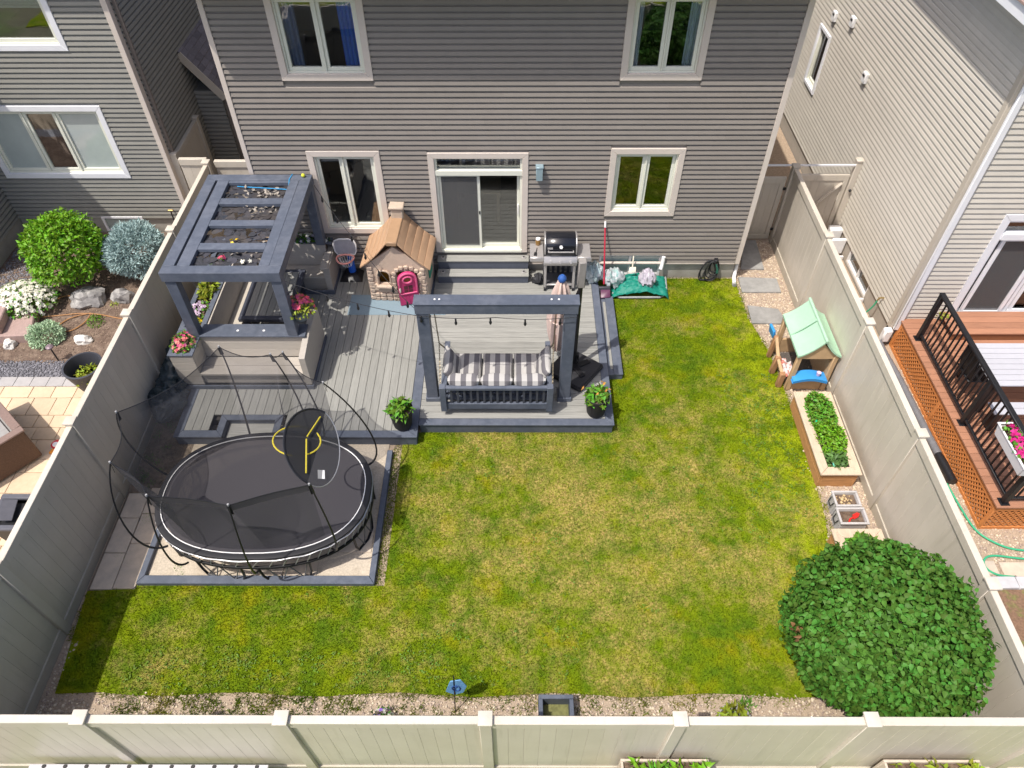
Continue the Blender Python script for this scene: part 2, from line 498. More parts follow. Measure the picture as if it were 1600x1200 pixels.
m_sand = mat("screenings", (0.50, 0.43, 0.34), 0.95, 0.22, 35, col2=(0.36, 0.30, 0.225), c2scale=1.8, c2lo=0.5, c2hi=0.68, bump=0.5)
m_slab = mat("concrete_slab", (0.285, 0.278, 0.262), 0.85, 0.16, 7, objvar=0.06, col2=(0.235, 0.23, 0.218), c2scale=2.0, bump=0.25, bscale=50)
m_slab2 = mat("concrete_slab_warm", (0.54, 0.455, 0.36), 0.85, 0.12, 7, objvar=0.07, col2=(0.45, 0.39, 0.32), c2scale=2.0, bump=0.25, bscale=50)
m_paver = mat("paver_sand", (0.62, 0.475, 0.325), 0.85, 0.08, 12, objvar=0.09, bump=0.2, bscale=60)
m_kerb = mat("paver_grey", (0.40, 0.38, 0.37), 0.85, 0.1, 12, objvar=0.07, bump=0.2, bscale=60)
m_black = mat("black_plastic", (0.016, 0.016, 0.018), 0.4, 0.1, 10)
m_blackm = mat("black_metal", (0.012, 0.012, 0.014), 0.4, 0.1, 10)
m_rubber = mat("black_rubber", (0.02, 0.02, 0.022), 0.7, 0.1, 10)
m_white = mat("white_plastic", (0.78, 0.77, 0.76), 0.45, 0.03, 10)
m_steel = mat("steel_grey", (0.50, 0.48, 0.47), 0.38, 0.06, 10, metal=0.55)
m_rock = mat("field_stone", (0.20, 0.19, 0.185), 0.9, 0.3, 9, col2=(0.36, 0.345, 0.325), c2scale=5, bump=0.8)
m_leafT = mat("leaf_dark_green", (0.080, 0.190, 0.026), 0.55, 0.12, 6, island=0.34, hue=0.025, trans=0.20, spec=0.22)
m_leafB = mat("leaf_lime", (0.16, 0.34, 0.012), 0.5, 0.12, 6, island=0.35, hue=0.02, trans=0.25)
m_leafG = mat("leaf_garden", (0.12, 0.28, 0.022), 0.5, 0.12, 6, island=0.35, hue=0.03, trans=0.22)
m_leafY = mat("leaf_yellow_green", (0.28, 0.33, 0.03), 0.5, 0.12, 6, island=0.35, hue=0.03, trans=0.22)
m_spruce = mat("needle_blue", (0.34, 0.46, 0.45), 0.6, 0.12, 6, island=0.35, trans=0.1)
m_sage = mat("leaf_sage", (0.42, 0.56, 0.36), 0.6, 0.12, 6, island=0.3, trans=0.15)
m_petw = mat("petal_white", (0.80, 0.78, 0.66), 0.6, 0.05, 20, island=0.12, trans=0.2)
m_petp = mat("petal_pink", (0.72, 0.10, 0.24), 0.5, 0.1, 20, island=0.35, hue=0.03, trans=0.2)
m_petl = mat("petal_lilac", (0.66, 0.50, 0.66), 0.5, 0.1, 20, island=0.25, hue=0.03, trans=0.2)
m_pety = mat("petal_yellow", (0.80, 0.55, 0.02), 0.5, 0.1, 20, island=0.2, trans=0.2)
m_bark = mat("bark", (0.14, 0.10, 0.07), 0.9, 0.3, 20, bump=0.6)
m_cedar = mat("cedar_side", (0.46, 0.23, 0.09), 0.7, 0.2, 8, stretch=(1, 1, 6), bump=0.2)
m_wood = mat("weathered_wood", (0.52, 0.41, 0.30), 0.8, 0.18, 9, stretch=(3, 0.7, 1), objvar=0.08, bump=0.25)
m_redwood = mat("deck_redbrown", (0.36, 0.175, 0.105), 0.6, 0.15, 8, stretch=(0.6, 7, 1), objvar=0.10, bump=0.15)
m_lattice = mat("lattice_orange", (0.60, 0.225, 0.065), 0.7, 0.12, 10)
m_grass = mat_grass("grass_blades")
m_turf = mat_grass("turf_sheet", False)

def TY(y):                                   # wall that faces -Y: a = x, d towards the camera side
    return lambda a, d, z: (a, y - d, z)
def TXp(x):                                  # wall that faces +X
    return lambda a, d, z: (x + d, a, z)
def TXm(x):                                  # wall that faces -X
    return lambda a, d, z: (x - d, a, z)

def wall_cells(T, a0, a1, z0, z1, holes, thick=0.16):
    A = sorted({a0, a1} | {h[0] for h in holes} | {h[1] for h in holes})
    Z = sorted({z0, z1} | {h[2] for h in holes} | {h[3] for h in holes})
    mb = MB()
    for i in range(len(A) - 1):
        # join vertically where no hole
        run = None
        for j in range(len(Z) - 1):
            ca, cz = (A[i] + A[i + 1]) / 2, (Z[j] + Z[j + 1]) / 2
            inside = any(h[0] < ca < h[1] and h[2] < cz < h[3] for h in holes)
            if not inside:
                if run is None: run = [Z[j], Z[j + 1]]
                else: run[1] = Z[j + 1]
            if inside or j == len(Z) - 2:
                if run:
                    mb.boxT(T, A[i], A[i + 1], -thick, 0, run[0], run[1]); run = None
    return mb

def siding(parent, T, a0, a1, z0, z1, holes, material, lap=0.098, out=0.048, joint=0):
    n = int(math.ceil((z1 - z0) / lap))
    for k in range(n):
        b, t = z0 + k * lap, min(z0 + (k + 1) * lap, z1)
        # cut the course round openings: split by height as well
        segs = [(a0, a1)]
        for h in holes:
            if h[2] < t - 0.01 and h[3] > b + 0.01:
                ns = []
                for s0, s1 in segs:
                    if h[1] <= s0 or h[0] >= s1: ns.append((s0, s1)); continue
                    if h[0] > s0: ns.append((s0, h[0]))
                    if h[1] < s1: ns.append((h[1], s1))
                segs = ns
        if not segs: continue
        if joint:
            off_ = (k * 0.618 % 1.0) * joint
            cuts = [a0 + off_ + q * joint for q in range(-1, int((a1 - a0) / joint) + 2)]
            ns = []
            for s0, s1 in segs:
                e_ = [s0] + [c for c in cuts if s0 + .15 < c < s1 - .15] + [s1]
                ns += [(e_[i] + (.0012 if i else 0), e_[i + 1]) for i in range(len(e_) - 1)]
            segs = ns
        for s0, s1 in segs:
            if s1 - s0 < 0.01: continue
            mb = MB()
            pr = [(0.001, b), (out, b), (out - 0.011, b + lap * .55), (out * .22, b + lap * .66), (out * .10, t), (0.001, t)]
            q = len(pr)
            vs = [T(s0, d, z) for d, z in pr] + [T(s1, d, z) for d, z in pr]
            fs = [tuple(range(q)), tuple(range(q, 2 * q))] + [(i, (i + 1) % q, q + (i + 1) % q, q + i) for i in range(q)]
            mb.add(vs, fs)
            part("siding_board", mb, material, parent, smooth=False)

def window(parent, T, a0, a1, z0, z1, splits, cw=0.11, casing=None, sash=None, glass=None, name="window", depth=0.05, sw=0.055):
    """outer casing rectangle; splits = inner fractions where mullions stand"""
    casing = casing or m_trim; sash = sash or m_sash; glass = glass or m_glass
    mb = MB()
    d0, d1 = -0.02, 0.058
    i0, i1, k0, k1 = a0 + cw, a1 - cw, z0 + cw, z1 - cw
    # mitred casing boards
    g = 0.0015
    mb.prismT(T, [(a0, z1), (a1, z1), (i1, k1), (i0, k1)], d0, d1)
    mb.prismT(T, [(a0, z0), (i0, k0), (i1, k0), (a1, z0)], d0, d1)
    mb.prismT(T, [(a0, z0 + g), (a0, z1 - g), (i0, k1 - g), (i0, k0 + g)], d0, d1 - 0.001)
    mb.prismT(T, [(a1, z0 + g), (i1, k0 + g), (i1, k1 - g), (a1, z1 - g)], d0, d1 - 0.001)
    w = part(name, mb, casing, parent, bev=0.004)
    fr = MB()
    f = 0.028
    fr.boxT(T, i0, i1, -0.11, 0.018, k0, k0 + f).boxT(T, i0, i1, -0.11, 0.018, k1 - f, k1)
    fr.boxT(T, i0, i0 + f, -0.11, 0.0165, k0 + f, k1 - f).boxT(T, i1 - f, i1, -0.11, 0.0165, k0 + f, k1 - f)
    part("frame", fr, sash, w, bev=0.003)
    ed = [i0 + f] + [i0 + f + (i1 - i0 - 2 * f) * q for q in splits] + [i1 - f]
    for j in range(len(ed) - 1):
        s0, s1 = ed[j] + (0.012 if j else 0.002), ed[j + 1] - (0.012 if j < len(ed) - 2 else 0.002)
        b0, b1 = k0 + f + 0.002, k1 - f - 0.002
        sm = MB()
        sm.boxT(T, s0, s1, -0.07, -0.012, b0, b0 + sw).boxT(T, s0, s1, -0.07, -0.012, b1 - sw, b1)
        sm.boxT(T, s0, s0 + sw, -0.07, -0.0135, b0 + sw, b1 - sw).boxT(T, s1 - sw, s1, -0.07, -0.0135, b0 + sw, b1 - sw)
        part("sash", sm, sash, w, bev=0.004)
        part("pane", MB().boxT(T, s0 + sw - 0.005, s1 - sw + 0.005, -0.048, -0.044, b0 + sw - 0.005, b1 - sw + 0.005), glass[j % len(glass)] if isinstance(glass, list) else glass, w, smooth=False)
        if j:
            part("mullion", MB().boxT(T, ed[j] - 0.011, ed[j] + 0.011, -0.08, 0.012, k0 + f, k1 - f), sash, w, bev=0.002)
    return w

def room(parent, x0, x1, y0, y1, z0, z1):
    """walls, floor and ceiling of a room; the side towards y0 is left to the outer wall"""
    t = 0.08
    mb = MB()
    mb.box(x0 - t, x1 + t, y1, y1 + t, z0, z1).box(x0 - t, x0, y0, y1, z0, z1).box(x1, x1 + t, y0, y1, z0, z1)
    part("inner_wall", mb, m_wallin, parent, smooth=False)
    part("inner_ceiling", MB().box(x0 - t, x1 + t, y0, y1 + t, z1, z1 + 0.1), m_wallin, parent, smooth=False)
    part("inner_floor", MB().box(x0 - t, x1 + t, y0, y1 + t, z0 - 0.1, z0), m_floorin, parent, smooth=False)

def curtain(x0, x1, y, z0, z1, material, label, folds=6, amp=0.03):
    n = folds * 6
    P = []
    for k in range(2):
        P.append([(x0 + (x1 - x0) * i / n, y + amp * math.sin(2 * math.pi * folds * i / n) * (1 if k else 0.7), z0 if k == 0 else z1) for i in range(n + 1)])
    mb = MB().grid(P)
    Q = [[(a, b + 0.006, c) for a, b, c in row] for row in P]
    mb.grid(Q)
    return single("curtain", mb, material, label, "curtain")

# ------------------------------------------------------------------ ground
part("ground", MB().add([(-300, -300, -0.05), (300, -300, -0.05), (300, 300, -0.05), (-300, 300, -0.05)], [(0, 1, 2, 3)]),
     mat("ground_earth", (0.12, 0.115, 0.07), 0.95, 0.3, 1.5, col2=(0.09, 0.12, 0.04), c2scale=0.6, bump=0.4), kind="structure", smooth=False)
part("gravel_bed", MB().box(-6.22, 5.62, 2.42, 24, -0.045, -0.012), m_gravel, kind="structure", smooth=False)
LAWN_R = [(3.28, 4.55), (3.6, 4.62), (4.3, 4.66), (5.31, 4.71), (6.08, 4.83), (7.07, 4.84), (8.02, 4.85), (8.77, 4.84), (9.2, 4.80), (9.66, 4.76), (10.45, 4.60), (11.2, 4.56), (11.7, 4.55)]
def lawn_right(y):
    for (ya, xa), (yb, xb) in zip(LAWN_R, LAWN_R[1:]):
        if ya <= y <= yb: return xa + (xb - xa) * (y - ya) / (yb - ya)
    return LAWN_R[0][1] if y < 3.3 else LAWN_R[-1][1]
poly = [(-6.05, 3.30)] + [(x, 3.30 + 0.03 * math.sin(x * 3)) for x in np.arange(-5.5, 4.5, 0.5)] + [(x, y) for y, x in LAWN_R] + [(1.5, 11.71), (1.5, 7.65), (-1.9, 7.65), (-1.9, 4.83), (-5.5, 4.83), (-5.5, 4.78), (-6.19, 4.74)]
part("lawn", MB().prism(poly, -0.02, 0.0), m_turf, kind="structure", smooth=False)
# trampoline pad, side strip of slabs, earth by the deck
part("trampoline_pad", MB().box(-5.42, -2.12, 4.90, 8.5, -0.03, 0.004), m_sand, kind="structure", smooth=False)
part("earth_strip", MB().box(-6.2, -5.42, 6.35, 12.9, -0.03, 0.002), m_earth, kind="structure", smooth=False)
pth = part("slab_path", MB().box(-6.2, -5.47, 4.745, 6.35, -0.03, -0.004), m_earth, kind="structure", smooth=False)
for i, (x0, x1, y0, y1) in enumerate([(-6.16, -5.84, 4.76, 5.34), (-5.83, -5.51, 4.77, 5.50), (-6.16, -5.84, 5.35, 5.94), (-5.83, -5.51, 5.51, 6.02), (-6.16, -5.84, 5.95, 6.4), (-5.83, -5.51, 6.03, 6.5)]):
    part("slab", MB().box(x0, x1, y0, y1, -0.02, 0.018 + 0.003 * (i % 3)), m_slab2, pth, bev=0.006)
pad = bpy.data.objects["trampoline_pad"]
for x0, x1, y0, y1 in [(-4.05, -3.42, 4.93, 5.40), (-3.40, -2.92, 4.93, 5.42), (-2.66, -2.16, 5.36, 5.86), (-4.7, -4.1, 5.6, 6.2), (-3.3, -2.7, 6.1, 6.7), (-4.2, -3.6, 6.3, 6.9)]:
    part("slab", MB().box(x0, x1, y0, y1, -0.02, 0.02), m_slab2, pad, bev=0.006)
# stepping slabs along the right side of the house
for i, (q, lab) in enumerate([
        ([(4.74, 12.0), (5.23, 11.98), (5.27, 12.97), (5.0, 12.97)], "grey concrete stepping slab nearest the side gate, mostly in shade"),
        ([(4.62, 11.26), (5.41, 11.25), (5.42, 11.68), (4.63, 11.73)], "pale grey concrete stepping slab beside the downspout end"),
        ([(4.62, 10.34), (5.19, 10.33), (5.28, 10.54), (5.22, 10.75), (4.64, 10.86)], "grey concrete stepping slab in front of the green roofed playhouse")]):
    single("stepping_slab", MB().prism(q, -0.03, 0.028), m_slab, lab, "stepping stone", group="stepping slabs beside the house", bev=0.008)
# neighbour's bed, patio and yard on the left
part("mulch", MB().box(-16, -6.28, 9.28, 13.29, -0.04, 0.0), m_mulch, kind="structure", smooth=False)
part("dark_gravel_strip", MB().box(-16, -6.28, 8.92, 9.28, -0.04, -0.003), m_dstone, kind="structure", smooth=False)
pat = part("patio", MB().box(-14, -6.30, 1.0, 8.92, -0.04, -0.008), mat("patio_joint", (0.22, 0.17, 0.12), 0.95, 0.2, 20), kind="structure", smooth=False)
xk = -10.6
while xk < -6.4:
    wk = 0.30
    part("kerb_paver", MB().box(xk + 0.003, min(xk + wk, -6.32) - 0.003, 8.69, 8.915, -0.03, 0.014), m_kerb, pat, bev=0.005)
    xk += wk
row = 0; yk = 8.685
npv = 0
while yk > 4.6:
    hk = [0.27, 0.40, 0.27, 0.27, 0.40][row % 5]
    xk = -9.9 + [0.0, 0.13, 0.25, 0.07, 0.19][row % 5]
    cnt = 0
    while xk < -6.36:
        wk = [0.40, 0.27, 0.53, 0.40][(cnt + row) % 4]
        x1 = min(xk + wk, -6.33)
        if x1 - xk > 0.05 and npv < 280:
            part("paver", MB().box(xk + 0.004, x1 - 0.004, yk - hk + 0.004, yk - 0.004, -0.03, 0.010 + 0.003 * random.random()), m_paver, pat, bev=0.006); npv += 1
        xk += wk; cnt += 1
    yk -= hk; row += 1
# neighbour's yard on the right
part("side_gravel", MB().box(5.68, 16, 2.4, 9.79, -0.04, -0.006), m_gravel, kind="structure", smooth=False)
part("side_passage", MB().box(5.68, 6.99, 9.79, 24, -0.04, -0.004), mat("passage_earth", (0.36, 0.27, 0.19), 0.95, 0.3, 20, bump=0.6), kind="structure", smooth=False)
part("rear_ground", MB().box(-16, 16, -3, 2.35, -0.045, -0.02), m_turf, kind="structure", smooth=False)

ICO = None
def ico():
    bm = bmesh.new(); bmesh.ops.create_icosphere(bm, subdivisions=1, radius=1.0)
    bm.verts.ensure_lookup_table()
    v = np.array([x.co[:] for x in bm.verts]); f = np.array([[x.index for x in fc.verts] for fc in bm.faces]); bm.free()
    return v, f
def scatter_stones(name, xy, r0, r1, material, z=0.0, squash=0.6, label=None, cat=None):
    v, f = ico(); n = len(xy)
    r_ = rng.uniform(r0, r1, (n, 1, 1)) * rng.uniform(0.7, 1.3, (n, 1, 3)) * np.array([1, 1, squash])
    a = rng.uniform(0, 2 * np.pi, n)
    jit = 1 + rng.uniform(-0.18, 0.18, (n, len(v), 1))
    P = v[None] * r_ * jit
    ca, sa = np.cos(a)[:, None], np.sin(a)[:, None]
    Q = np.stack([P[..., 0] * ca - P[..., 1] * sa, P[..., 0] * sa + P[..., 1] * ca, P[..., 2]], -1)
    Q[..., 0] += xy[:, 0:1]; Q[..., 1] += xy[:, 1:2]; Q[..., 2] += z + r_[:, :, 2] * 0.35
    F = (f[None] + (np.arange(n) * len(v))[:, None, None]).reshape(-1, 3)
    return np_obj(name, np_mesh(name, Q.reshape(-1, 3), F, material), kind="stuff")
pts = []
for x, y in rng.uniform((-6.18, 2.55), (4.6, 3.55), (9000, 2)):
    d = y - 3.27 - 0.05 * math.sin(x * 2.3)
    if d < 0 and random.random() < 0.75 or random.random() < 0.10 * math.exp(-max(d, 0) * 30): pts.append((x, y))
for x, y in rng.uniform((4.4, 2.55), (5.58, 13.0), (10500, 2)):
    d = x - lawn_right(y)
    if d > -0.02 or random.random() < 0.10 * math.exp(d * 30): pts.append((x, y))
for x, y in rng.uniform((-6.18, 2.6), (-5.7, 4.0), (500, 2)):
    if x < -6.02 + 0.05 * math.sin(y * 5): pts.append((x, y))
scatter_stones("gravel", np.array(pts), 0.009, 0.023, m_stone, -0.012)
scatter_stones("gravel_by_neighbour", rng.uniform((5.72, 4.0), (8.3, 9.2), (7000, 2)), 0.010, 0.024, m_stone, -0.006)
scatter_stones("dark_gravel", np.concatenate([rng.uniform((-10.6, 8.93), (-6.4, 9.32), (3000, 2)), rng.uniform((-10.85, 11.2), (-10.0, 13.1), (1500, 2))]), 0.010, 0.025, m_dstone, 0.0)
# mulch chips
n = 9000
xy = rng.uniform((-10.8, 9.25), (-6.35, 13.2), (n, 2))
P = np.column_stack([xy, np.full(n, 0.006) + rng.uniform(0, 0.02, n)])
U = unit(np.column_stack([rng.normal(size=(n, 2)), rng.normal(size=n) * 0.25])); Nn = unit(np.column_stack([rng.normal(size=(n, 2)) * 0.4, np.ones(n)]))
leaf_cloud("mulch_chips", P, U, Nn, rng.uniform(0.015, 0.05, n), rng.uniform(0.006, 0.018, n), m_chip, kind="stuff")
n = 1500
xy = rng.uniform((-6.18, 6.3), (-5.45, 8.6), (n, 2))
scatter_stones("earth_crumbs", xy, 0.005, 0.016, m_earth, 0.0)

# ------------------------------------------------------------------ our house
YW = 11.73
house = thing("house", "taupe sided two storey house with a patio door and four windows behind the deck", "house", (0, YW, 0))
T = TY(YW)
WINS = {"ul": (-3.84, -2.335, 4.225, 5.62), "ur": (1.715, 3.055, 4.225, 5.62), "ll": (-3.74, -2.43, 1.165, 2.945), "lr": (1.70, 3.03, 1.565, 2.99), "door": (-1.58, 0.235, 0.70, 2.905)}
cw = 0.11
holes_o = [tuple(w) for w in WINS.values()]
holes_i = [(w[0] + cw, w[1] - cw, w[2] + cw, w[3] - cw) for w in WINS.values()]
holes_i[-1] = (-1.47, 0.125, 0.72, 2.79)
bw = (1.70, 2.98, 0.05, 0.60)
part("wall", wall_cells(T, -4.80, 4.50, 0.42, 5.78, holes_i + [(bw[0], bw[1], 0.42, bw[3])]), m_sid, house, smooth=False)
part("foundation", wall_cells(TY(YW + 0.012), -4.80, 4.49, -0.1, 0.418, [(bw[0], bw[1], bw[2], 0.418)]), m_conc, house, smooth=False)
siding(house, T, -4.77, 4.455, 0.42, 5.72, holes_o + [bw], m_sid, joint=3.66)
part("wall", MB().box(4.36, 4.52, YW + 0.17, 23, 0.40, 5.78), m_sid, house, smooth=False)
part("wall", MB().box(-4.83, -4.67, YW + 0.17, 23, -0.1, 5.78), m_sid, house, smooth=False)
part("foundation", MB().box(4.35, 4.505, YW + 0.18, 23, -0.1, 0.395), m_conc, house, smooth=False)
siding(house, TXp(4.52), YW + 0.08, 23, 0.42, 5.72, [], m_sid)
for x0, x1 in ((-4.86, -4.775), (4.46, 4.555)):
    part("corner_trim", MB().box(x0, x1, YW - 0.055, YW + 0.085, 0.40, 5.75), m_trim, house, bev=0.004)
part("starter_strip", MB().box(-4.77, 4.455, YW - 0.052, YW + 0.01, 0.398, 0.4185), m_trim, house)
window(house, T, *WINS["ul"], [0.5])
window(house, T, *WINS["ur"], [0.5])
window(house, T, *WINS["ll"], [0.46])
window(house, T, *WINS["lr"], [0.5], glass=m_glassg)
# patio door: casing, transom and two leaves
a0, a1, z0, z1 = WINS["door"]
mb = MB()
d0, d1 = -0.02, 0.058
mb.prismT(T, [(a0, z1), (a1, z1), (a1 - cw, z1 - cw), (a0 + cw, z1 - cw)], d0, d1)
mb.prismT(T, [(a0, z0), (a0, z1 - .002), (a0 + cw, z1 - cw - .002), (a0 + cw, z0)], d0, d1 - .001)
mb.prismT(T, [(a1, z0), (a1 - cw, z0), (a1 - cw, z1 - cw - .002), (a1, z1 - .002)], d0, d1 - .001)
door = part("patio_door", mb, m_trim, house, bev=0.004)
i0, i1 = a0 + cw, a1 - cw
fr = MB().boxT(T, i0, i1, -0.12, 0.02, z1 - cw - 0.03, z1 - cw).boxT(T, i0, i1, -0.13, 0.045, 2.44, 2.54).boxT(T, i0, i1, -0.14, 0.06, z0 + 0.0, z0 + 0.055)
fr.boxT(T, i0, i0 + 0.04, -0.12, 0.018, z0 + .055, 2.44).boxT(T, i1 - 0.04, i1, -0.12, 0.018, z0 + .055, 2.44).boxT(T, i0, i0 + 0.04, -0.12, 0.018, 2.54, z1 - cw - .03).boxT(T, i1 - 0.04, i1, -0.12, 0.018, 2.54, z1 - cw - .03)
part("frame", fr, m_sash, door, bev=0.004)
part("pane", MB().boxT(T, i0 + .035, i1 - .035, -0.06, -0.055, 2.535, z1 - cw - .025), m_glass, door, smooth=False)
xm = (i0 + i1) / 2 - 0.02
for s0, s1, dd in ((i0 + 0.042, xm + 0.03, -0.015), (xm - 0.02, i1 - 0.042, -0.07)):
    zb, zt, sw = z0 + .058, 2.437, 0.075
    sm = MB().boxT(T, s0, s1, dd - 0.045, dd, zb, zb + sw).boxT(T, s0, s1, dd - 0.045, dd, zt - sw * .7, zt)
    sm.boxT(T, s0, s0 + sw * .7, dd - 0.045, dd - .0015, zb + sw, zt - sw * .7).boxT(T, s1 - sw * .7, s1, dd - 0.045, dd - .0015, zb + sw, zt - sw * .7)
    part("sash", sm, m_sash, door, bev=0.004)
    part("pane", MB().boxT(T, s0 + sw * .68, s1 - sw * .68, dd - 0.027, dd - .022, zb + sw - .005, zt - sw * .68), m_glass, door, smooth=False)
part("screen", MB().boxT(T, i0 + 0.095, xm - 0.02, -0.008, -0.007, z0 + .135, 2.385), m_screen, door, smooth=False)
part("handle", MB().boxT(T, i1 - 0.085, i1 - 0.06, -0.055, -0.02, 1.55, 1.78), m_white, door, bev=0.005)
part("latch", MB().boxT(T, xm - 0.005, xm + 0.022, -0.012, 0.02, 1.58, 1.64), m_black, door, bev=0.004)
# basement window in its well
mb = MB()
x0, x1, z0, z1 = bw
Tb = TY(YW)
mb.boxT(Tb, x0, x1, -0.10, -0.02, z1 - .05, z1).boxT(Tb, x0, x1, -0.10, -0.02, z0, z0 + .05).boxT(Tb, x0, x0 + .05, -0.10, -0.0215, z0 + .05, z1 - .05).boxT(Tb, x1 - .05, x1, -0.10, -0.0215, z0 + .05, z1 - .05).boxT(Tb, 2.31, 2.36, -0.10, -0.0215, z0 + .05, z1 - .05)
bwin = part("window", mb, m_white, house, bev=0.004)
m_panepale = mat("pane_grey_green", (.34, .40, .385), .15, .12, 3, spec=.7)  # opaque grey green colour for the basement panes
part("pane", MB().boxT(Tb, x0 + .05, 2.31, -0.065, -0.06, z0 + .05, z1 - .05), m_panepale, bwin, smooth=False)
part("pane", MB().boxT(Tb, 2.36, x1 - .05, -0.065, -0.06, z0 + .05, z1 - .05), m_panepale, bwin, smooth=False)
part("basement_inside", MB().box(x0 - .1, x1 + .1, YW + 0.9, YW + 1.0, 0, 0.62), m_wallin, house, smooth=False)
room(house, -4.6, -0.25 - 1.75, YW + 0.17, YW + 4.2, 0.72, 3.2)
room(house, -1.9, 4.3, YW + 0.17, YW + 4.2, 0.72, 3.2)
room(house, -4.6, -0.6, YW + 0.17, YW + 3.8, 3.45, 5.72)
room(house, -0.5, 4.3, YW + 0.17, YW + 3.8, 3.45, 5.72)
# roof and eave
def roof(parent, T, a0, a1, ze, depth_out, run, rise, fasc, soff, shing, nrow=14, hip=0.0):
    th = 0.16
    part("soffit", MB().boxT(T, a0, a1, 0.002, depth_out - 0.022, ze, ze + 0.02), soff, parent)
    part("fascia", MB().boxT(T, a0, a1, depth_out - 0.02, depth_out, ze - 0.02, ze + th), fasc, parent, bev=0.003)
    q = rise / (run + depth_out)
    for k in range(nrow):
        t0, t1 = k / nrow, (k + 1.12) / nrow
        L_ = run + depth_out + 0.03
        da, db = depth_out + 0.03 - L_ * t0, depth_out + 0.03 - L_ * t1
        za, zb = ze + th + 0.02 + (rise * t0), ze + th + 0.005 + (rise * t1)
        vs = [T(a, d, z) for s_ in (0, 1) for d, z, t in ((da, za, t0), (db, zb, t1), (db, zb - .03, t1), (da, za - .03, t0)) for a in ((a0 - .03 + hip * t) if s_ == 0 else (a1 + .03 - hip * t),)]
        part("shingle_course", MB().add(vs, [(0, 1, 2, 3), (7, 6, 5, 4), (0, 4, 5, 1), (1, 5, 6, 2), (2, 6, 7, 3), (3, 7, 4, 0)]), shing, parent, smooth=False)
roof(house, T, -5.2, 4.9, 5.72, 0.50, 4.6, 1.9, m_trimw, m_trimw, m_shingle, hip=4.4)

m_curtb = mat("curtain_blue", (0.12, 0.30, 0.85), 0.85, 0.1, 8)
m_curtg = mat("curtain_pale", (0.68, 0.72, 0.80), 0.85, 0.1, 8)
m_curtn = mat("curtain_navy", (0.22, 0.27, 0.45), 0.85, 0.1, 8)
m_blind = mat("blind_white", (0.74, 0.76, 0.74), 0.7, 0.04, 8)
curtain(-2.78, -2.45, YW + 0.125, 4.2, 5.6, m_curtb, "blue curtain at the right side of the left upstairs window", 5)
curtain(-3.74, -3.45, YW + 0.125, 4.2, 5.6, m_curtn, "dark blue curtain at the left side of the left upstairs window", 4)
curtain(1.80, 2.0, YW + 0.125, 4.2, 5.6, m_curtg, "pale curtain at the left side of the right upstairs window", 4)
curtain(2.72, 2.96, YW + 0.125, 4.2, 5.6, m_curtg, "pale grey curtain at the right side of the right upstairs window", 4, 0.02)
curtain(-1.45, 0.1, YW + 0.26, 2.56, 2.86, mat("valance", (0.30, 0.30, 0.36), 0.85, 0.6, 9, stretch=(1, 1, .2)), "checked valance across the transom above the patio door", 14, 0.02)
# a table and chair just inside the door
tb = thing("dining_table", "pale wooden table seen inside through the patio door", "table", (-0.75, YW + 1.3, 0.72))
mw = mat("wood_pale", (0.42, 0.29, 0.17), 0.5, 0.15, 8)
part("tabletop", MB().box(-1.2, -0.3, YW + 0.9, YW + 1.9, 1.42, 1.46), mw, tb, bev=0.006)
for sx in (-1.15, -0.35):
    for sy in (YW + 0.95, YW + 1.85):
        part("leg", MB().box(sx - .03, sx + .03, sy - .03, sy + .03, 0.72, 1.42), mw, tb)
# wall lamp, vent hood and downspout end, hose
lamp = thing("wall_lamp", "boxy silver blue wall lamp beside the patio door", "wall lamp", (0.435, YW - 0.02, 2.4))
mbl = mat("lamp_silver_blue", (0.42, 0.56, 0.62), 0.35, 0.06, 10, metal=0.5)
part("back_plate", MB().box(0.385, 0.485, YW - 0.035, YW - 0.014, 2.42, 2.68), mbl, lamp, bev=0.003)
part("housing", MB().box(0.375, 0.495, YW - 0.16, YW - 0.036, 2.40, 2.66), mbl, lamp, bev=0.006)
part("cap", MB().box(0.365, 0.505, YW - 0.17, YW - 0.03, 2.661, 2.68), mbl, lamp, bev=0.003)
ds = thing("downspout_end", "short white downspout elbow lying at the right corner of the house", "downspout", (4.5, 11.5, 0))
part("pipe", MB().tube([(4.56, 11.80, 0.30), (4.55, 11.76, 0.12), (4.52, 11.66, 0.07), (4.49, 11.46, 0.05)], 0.038, 8), m_white, ds)
part("outlet", MB().tube([(4.493, 11.48, 0.051), (4.488, 11.43, 0.047)], 0.044, 8), mat("grey_plastic", (0.3, 0.3, 0.3)), ds)
hs = thing("hose_reel", "coiled black garden hose hanging on the foundation near the right corner", "hose", (4.0, YW - 0.1, 0))
for k in range(6):
    rr_ = 0.10 + 0.018 * k
    cx, cz = 4.06 - 0.028 * k + .02 * (k % 2), 0.37 - 0.030 * k
    part("hose_loop", MB().tube([(cx + rr_ * 0.85 * math.cos(t) * (1 - 0.25 * math.sin(t)), YW - 0.06 - 0.022 * (k % 4) - 0.03 * max(0, -math.sin(t)), max(0.03, cz + rr_ * 1.5 * math.sin(t))) for t in np.linspace(0, 2 * math.pi, 22)[:-1]], 0.013, 6, closed=True), m_rubber, hs)
part("hanger", MB().box(4.02, 4.10, YW - 0.14, YW - 0.0, 0.52, 0.55), m_black, hs, bev=0.01)
part("nozzle", MB().tube([(4.06, YW - 0.14, 0.46), (4.10, YW - 0.17, 0.36), (4.11, YW - 0.17, 0.27)], [0.016, 0.022, 0.03], 8), mat("green_plastic_dark", (0.02, 0.10, 0.07)), hs)

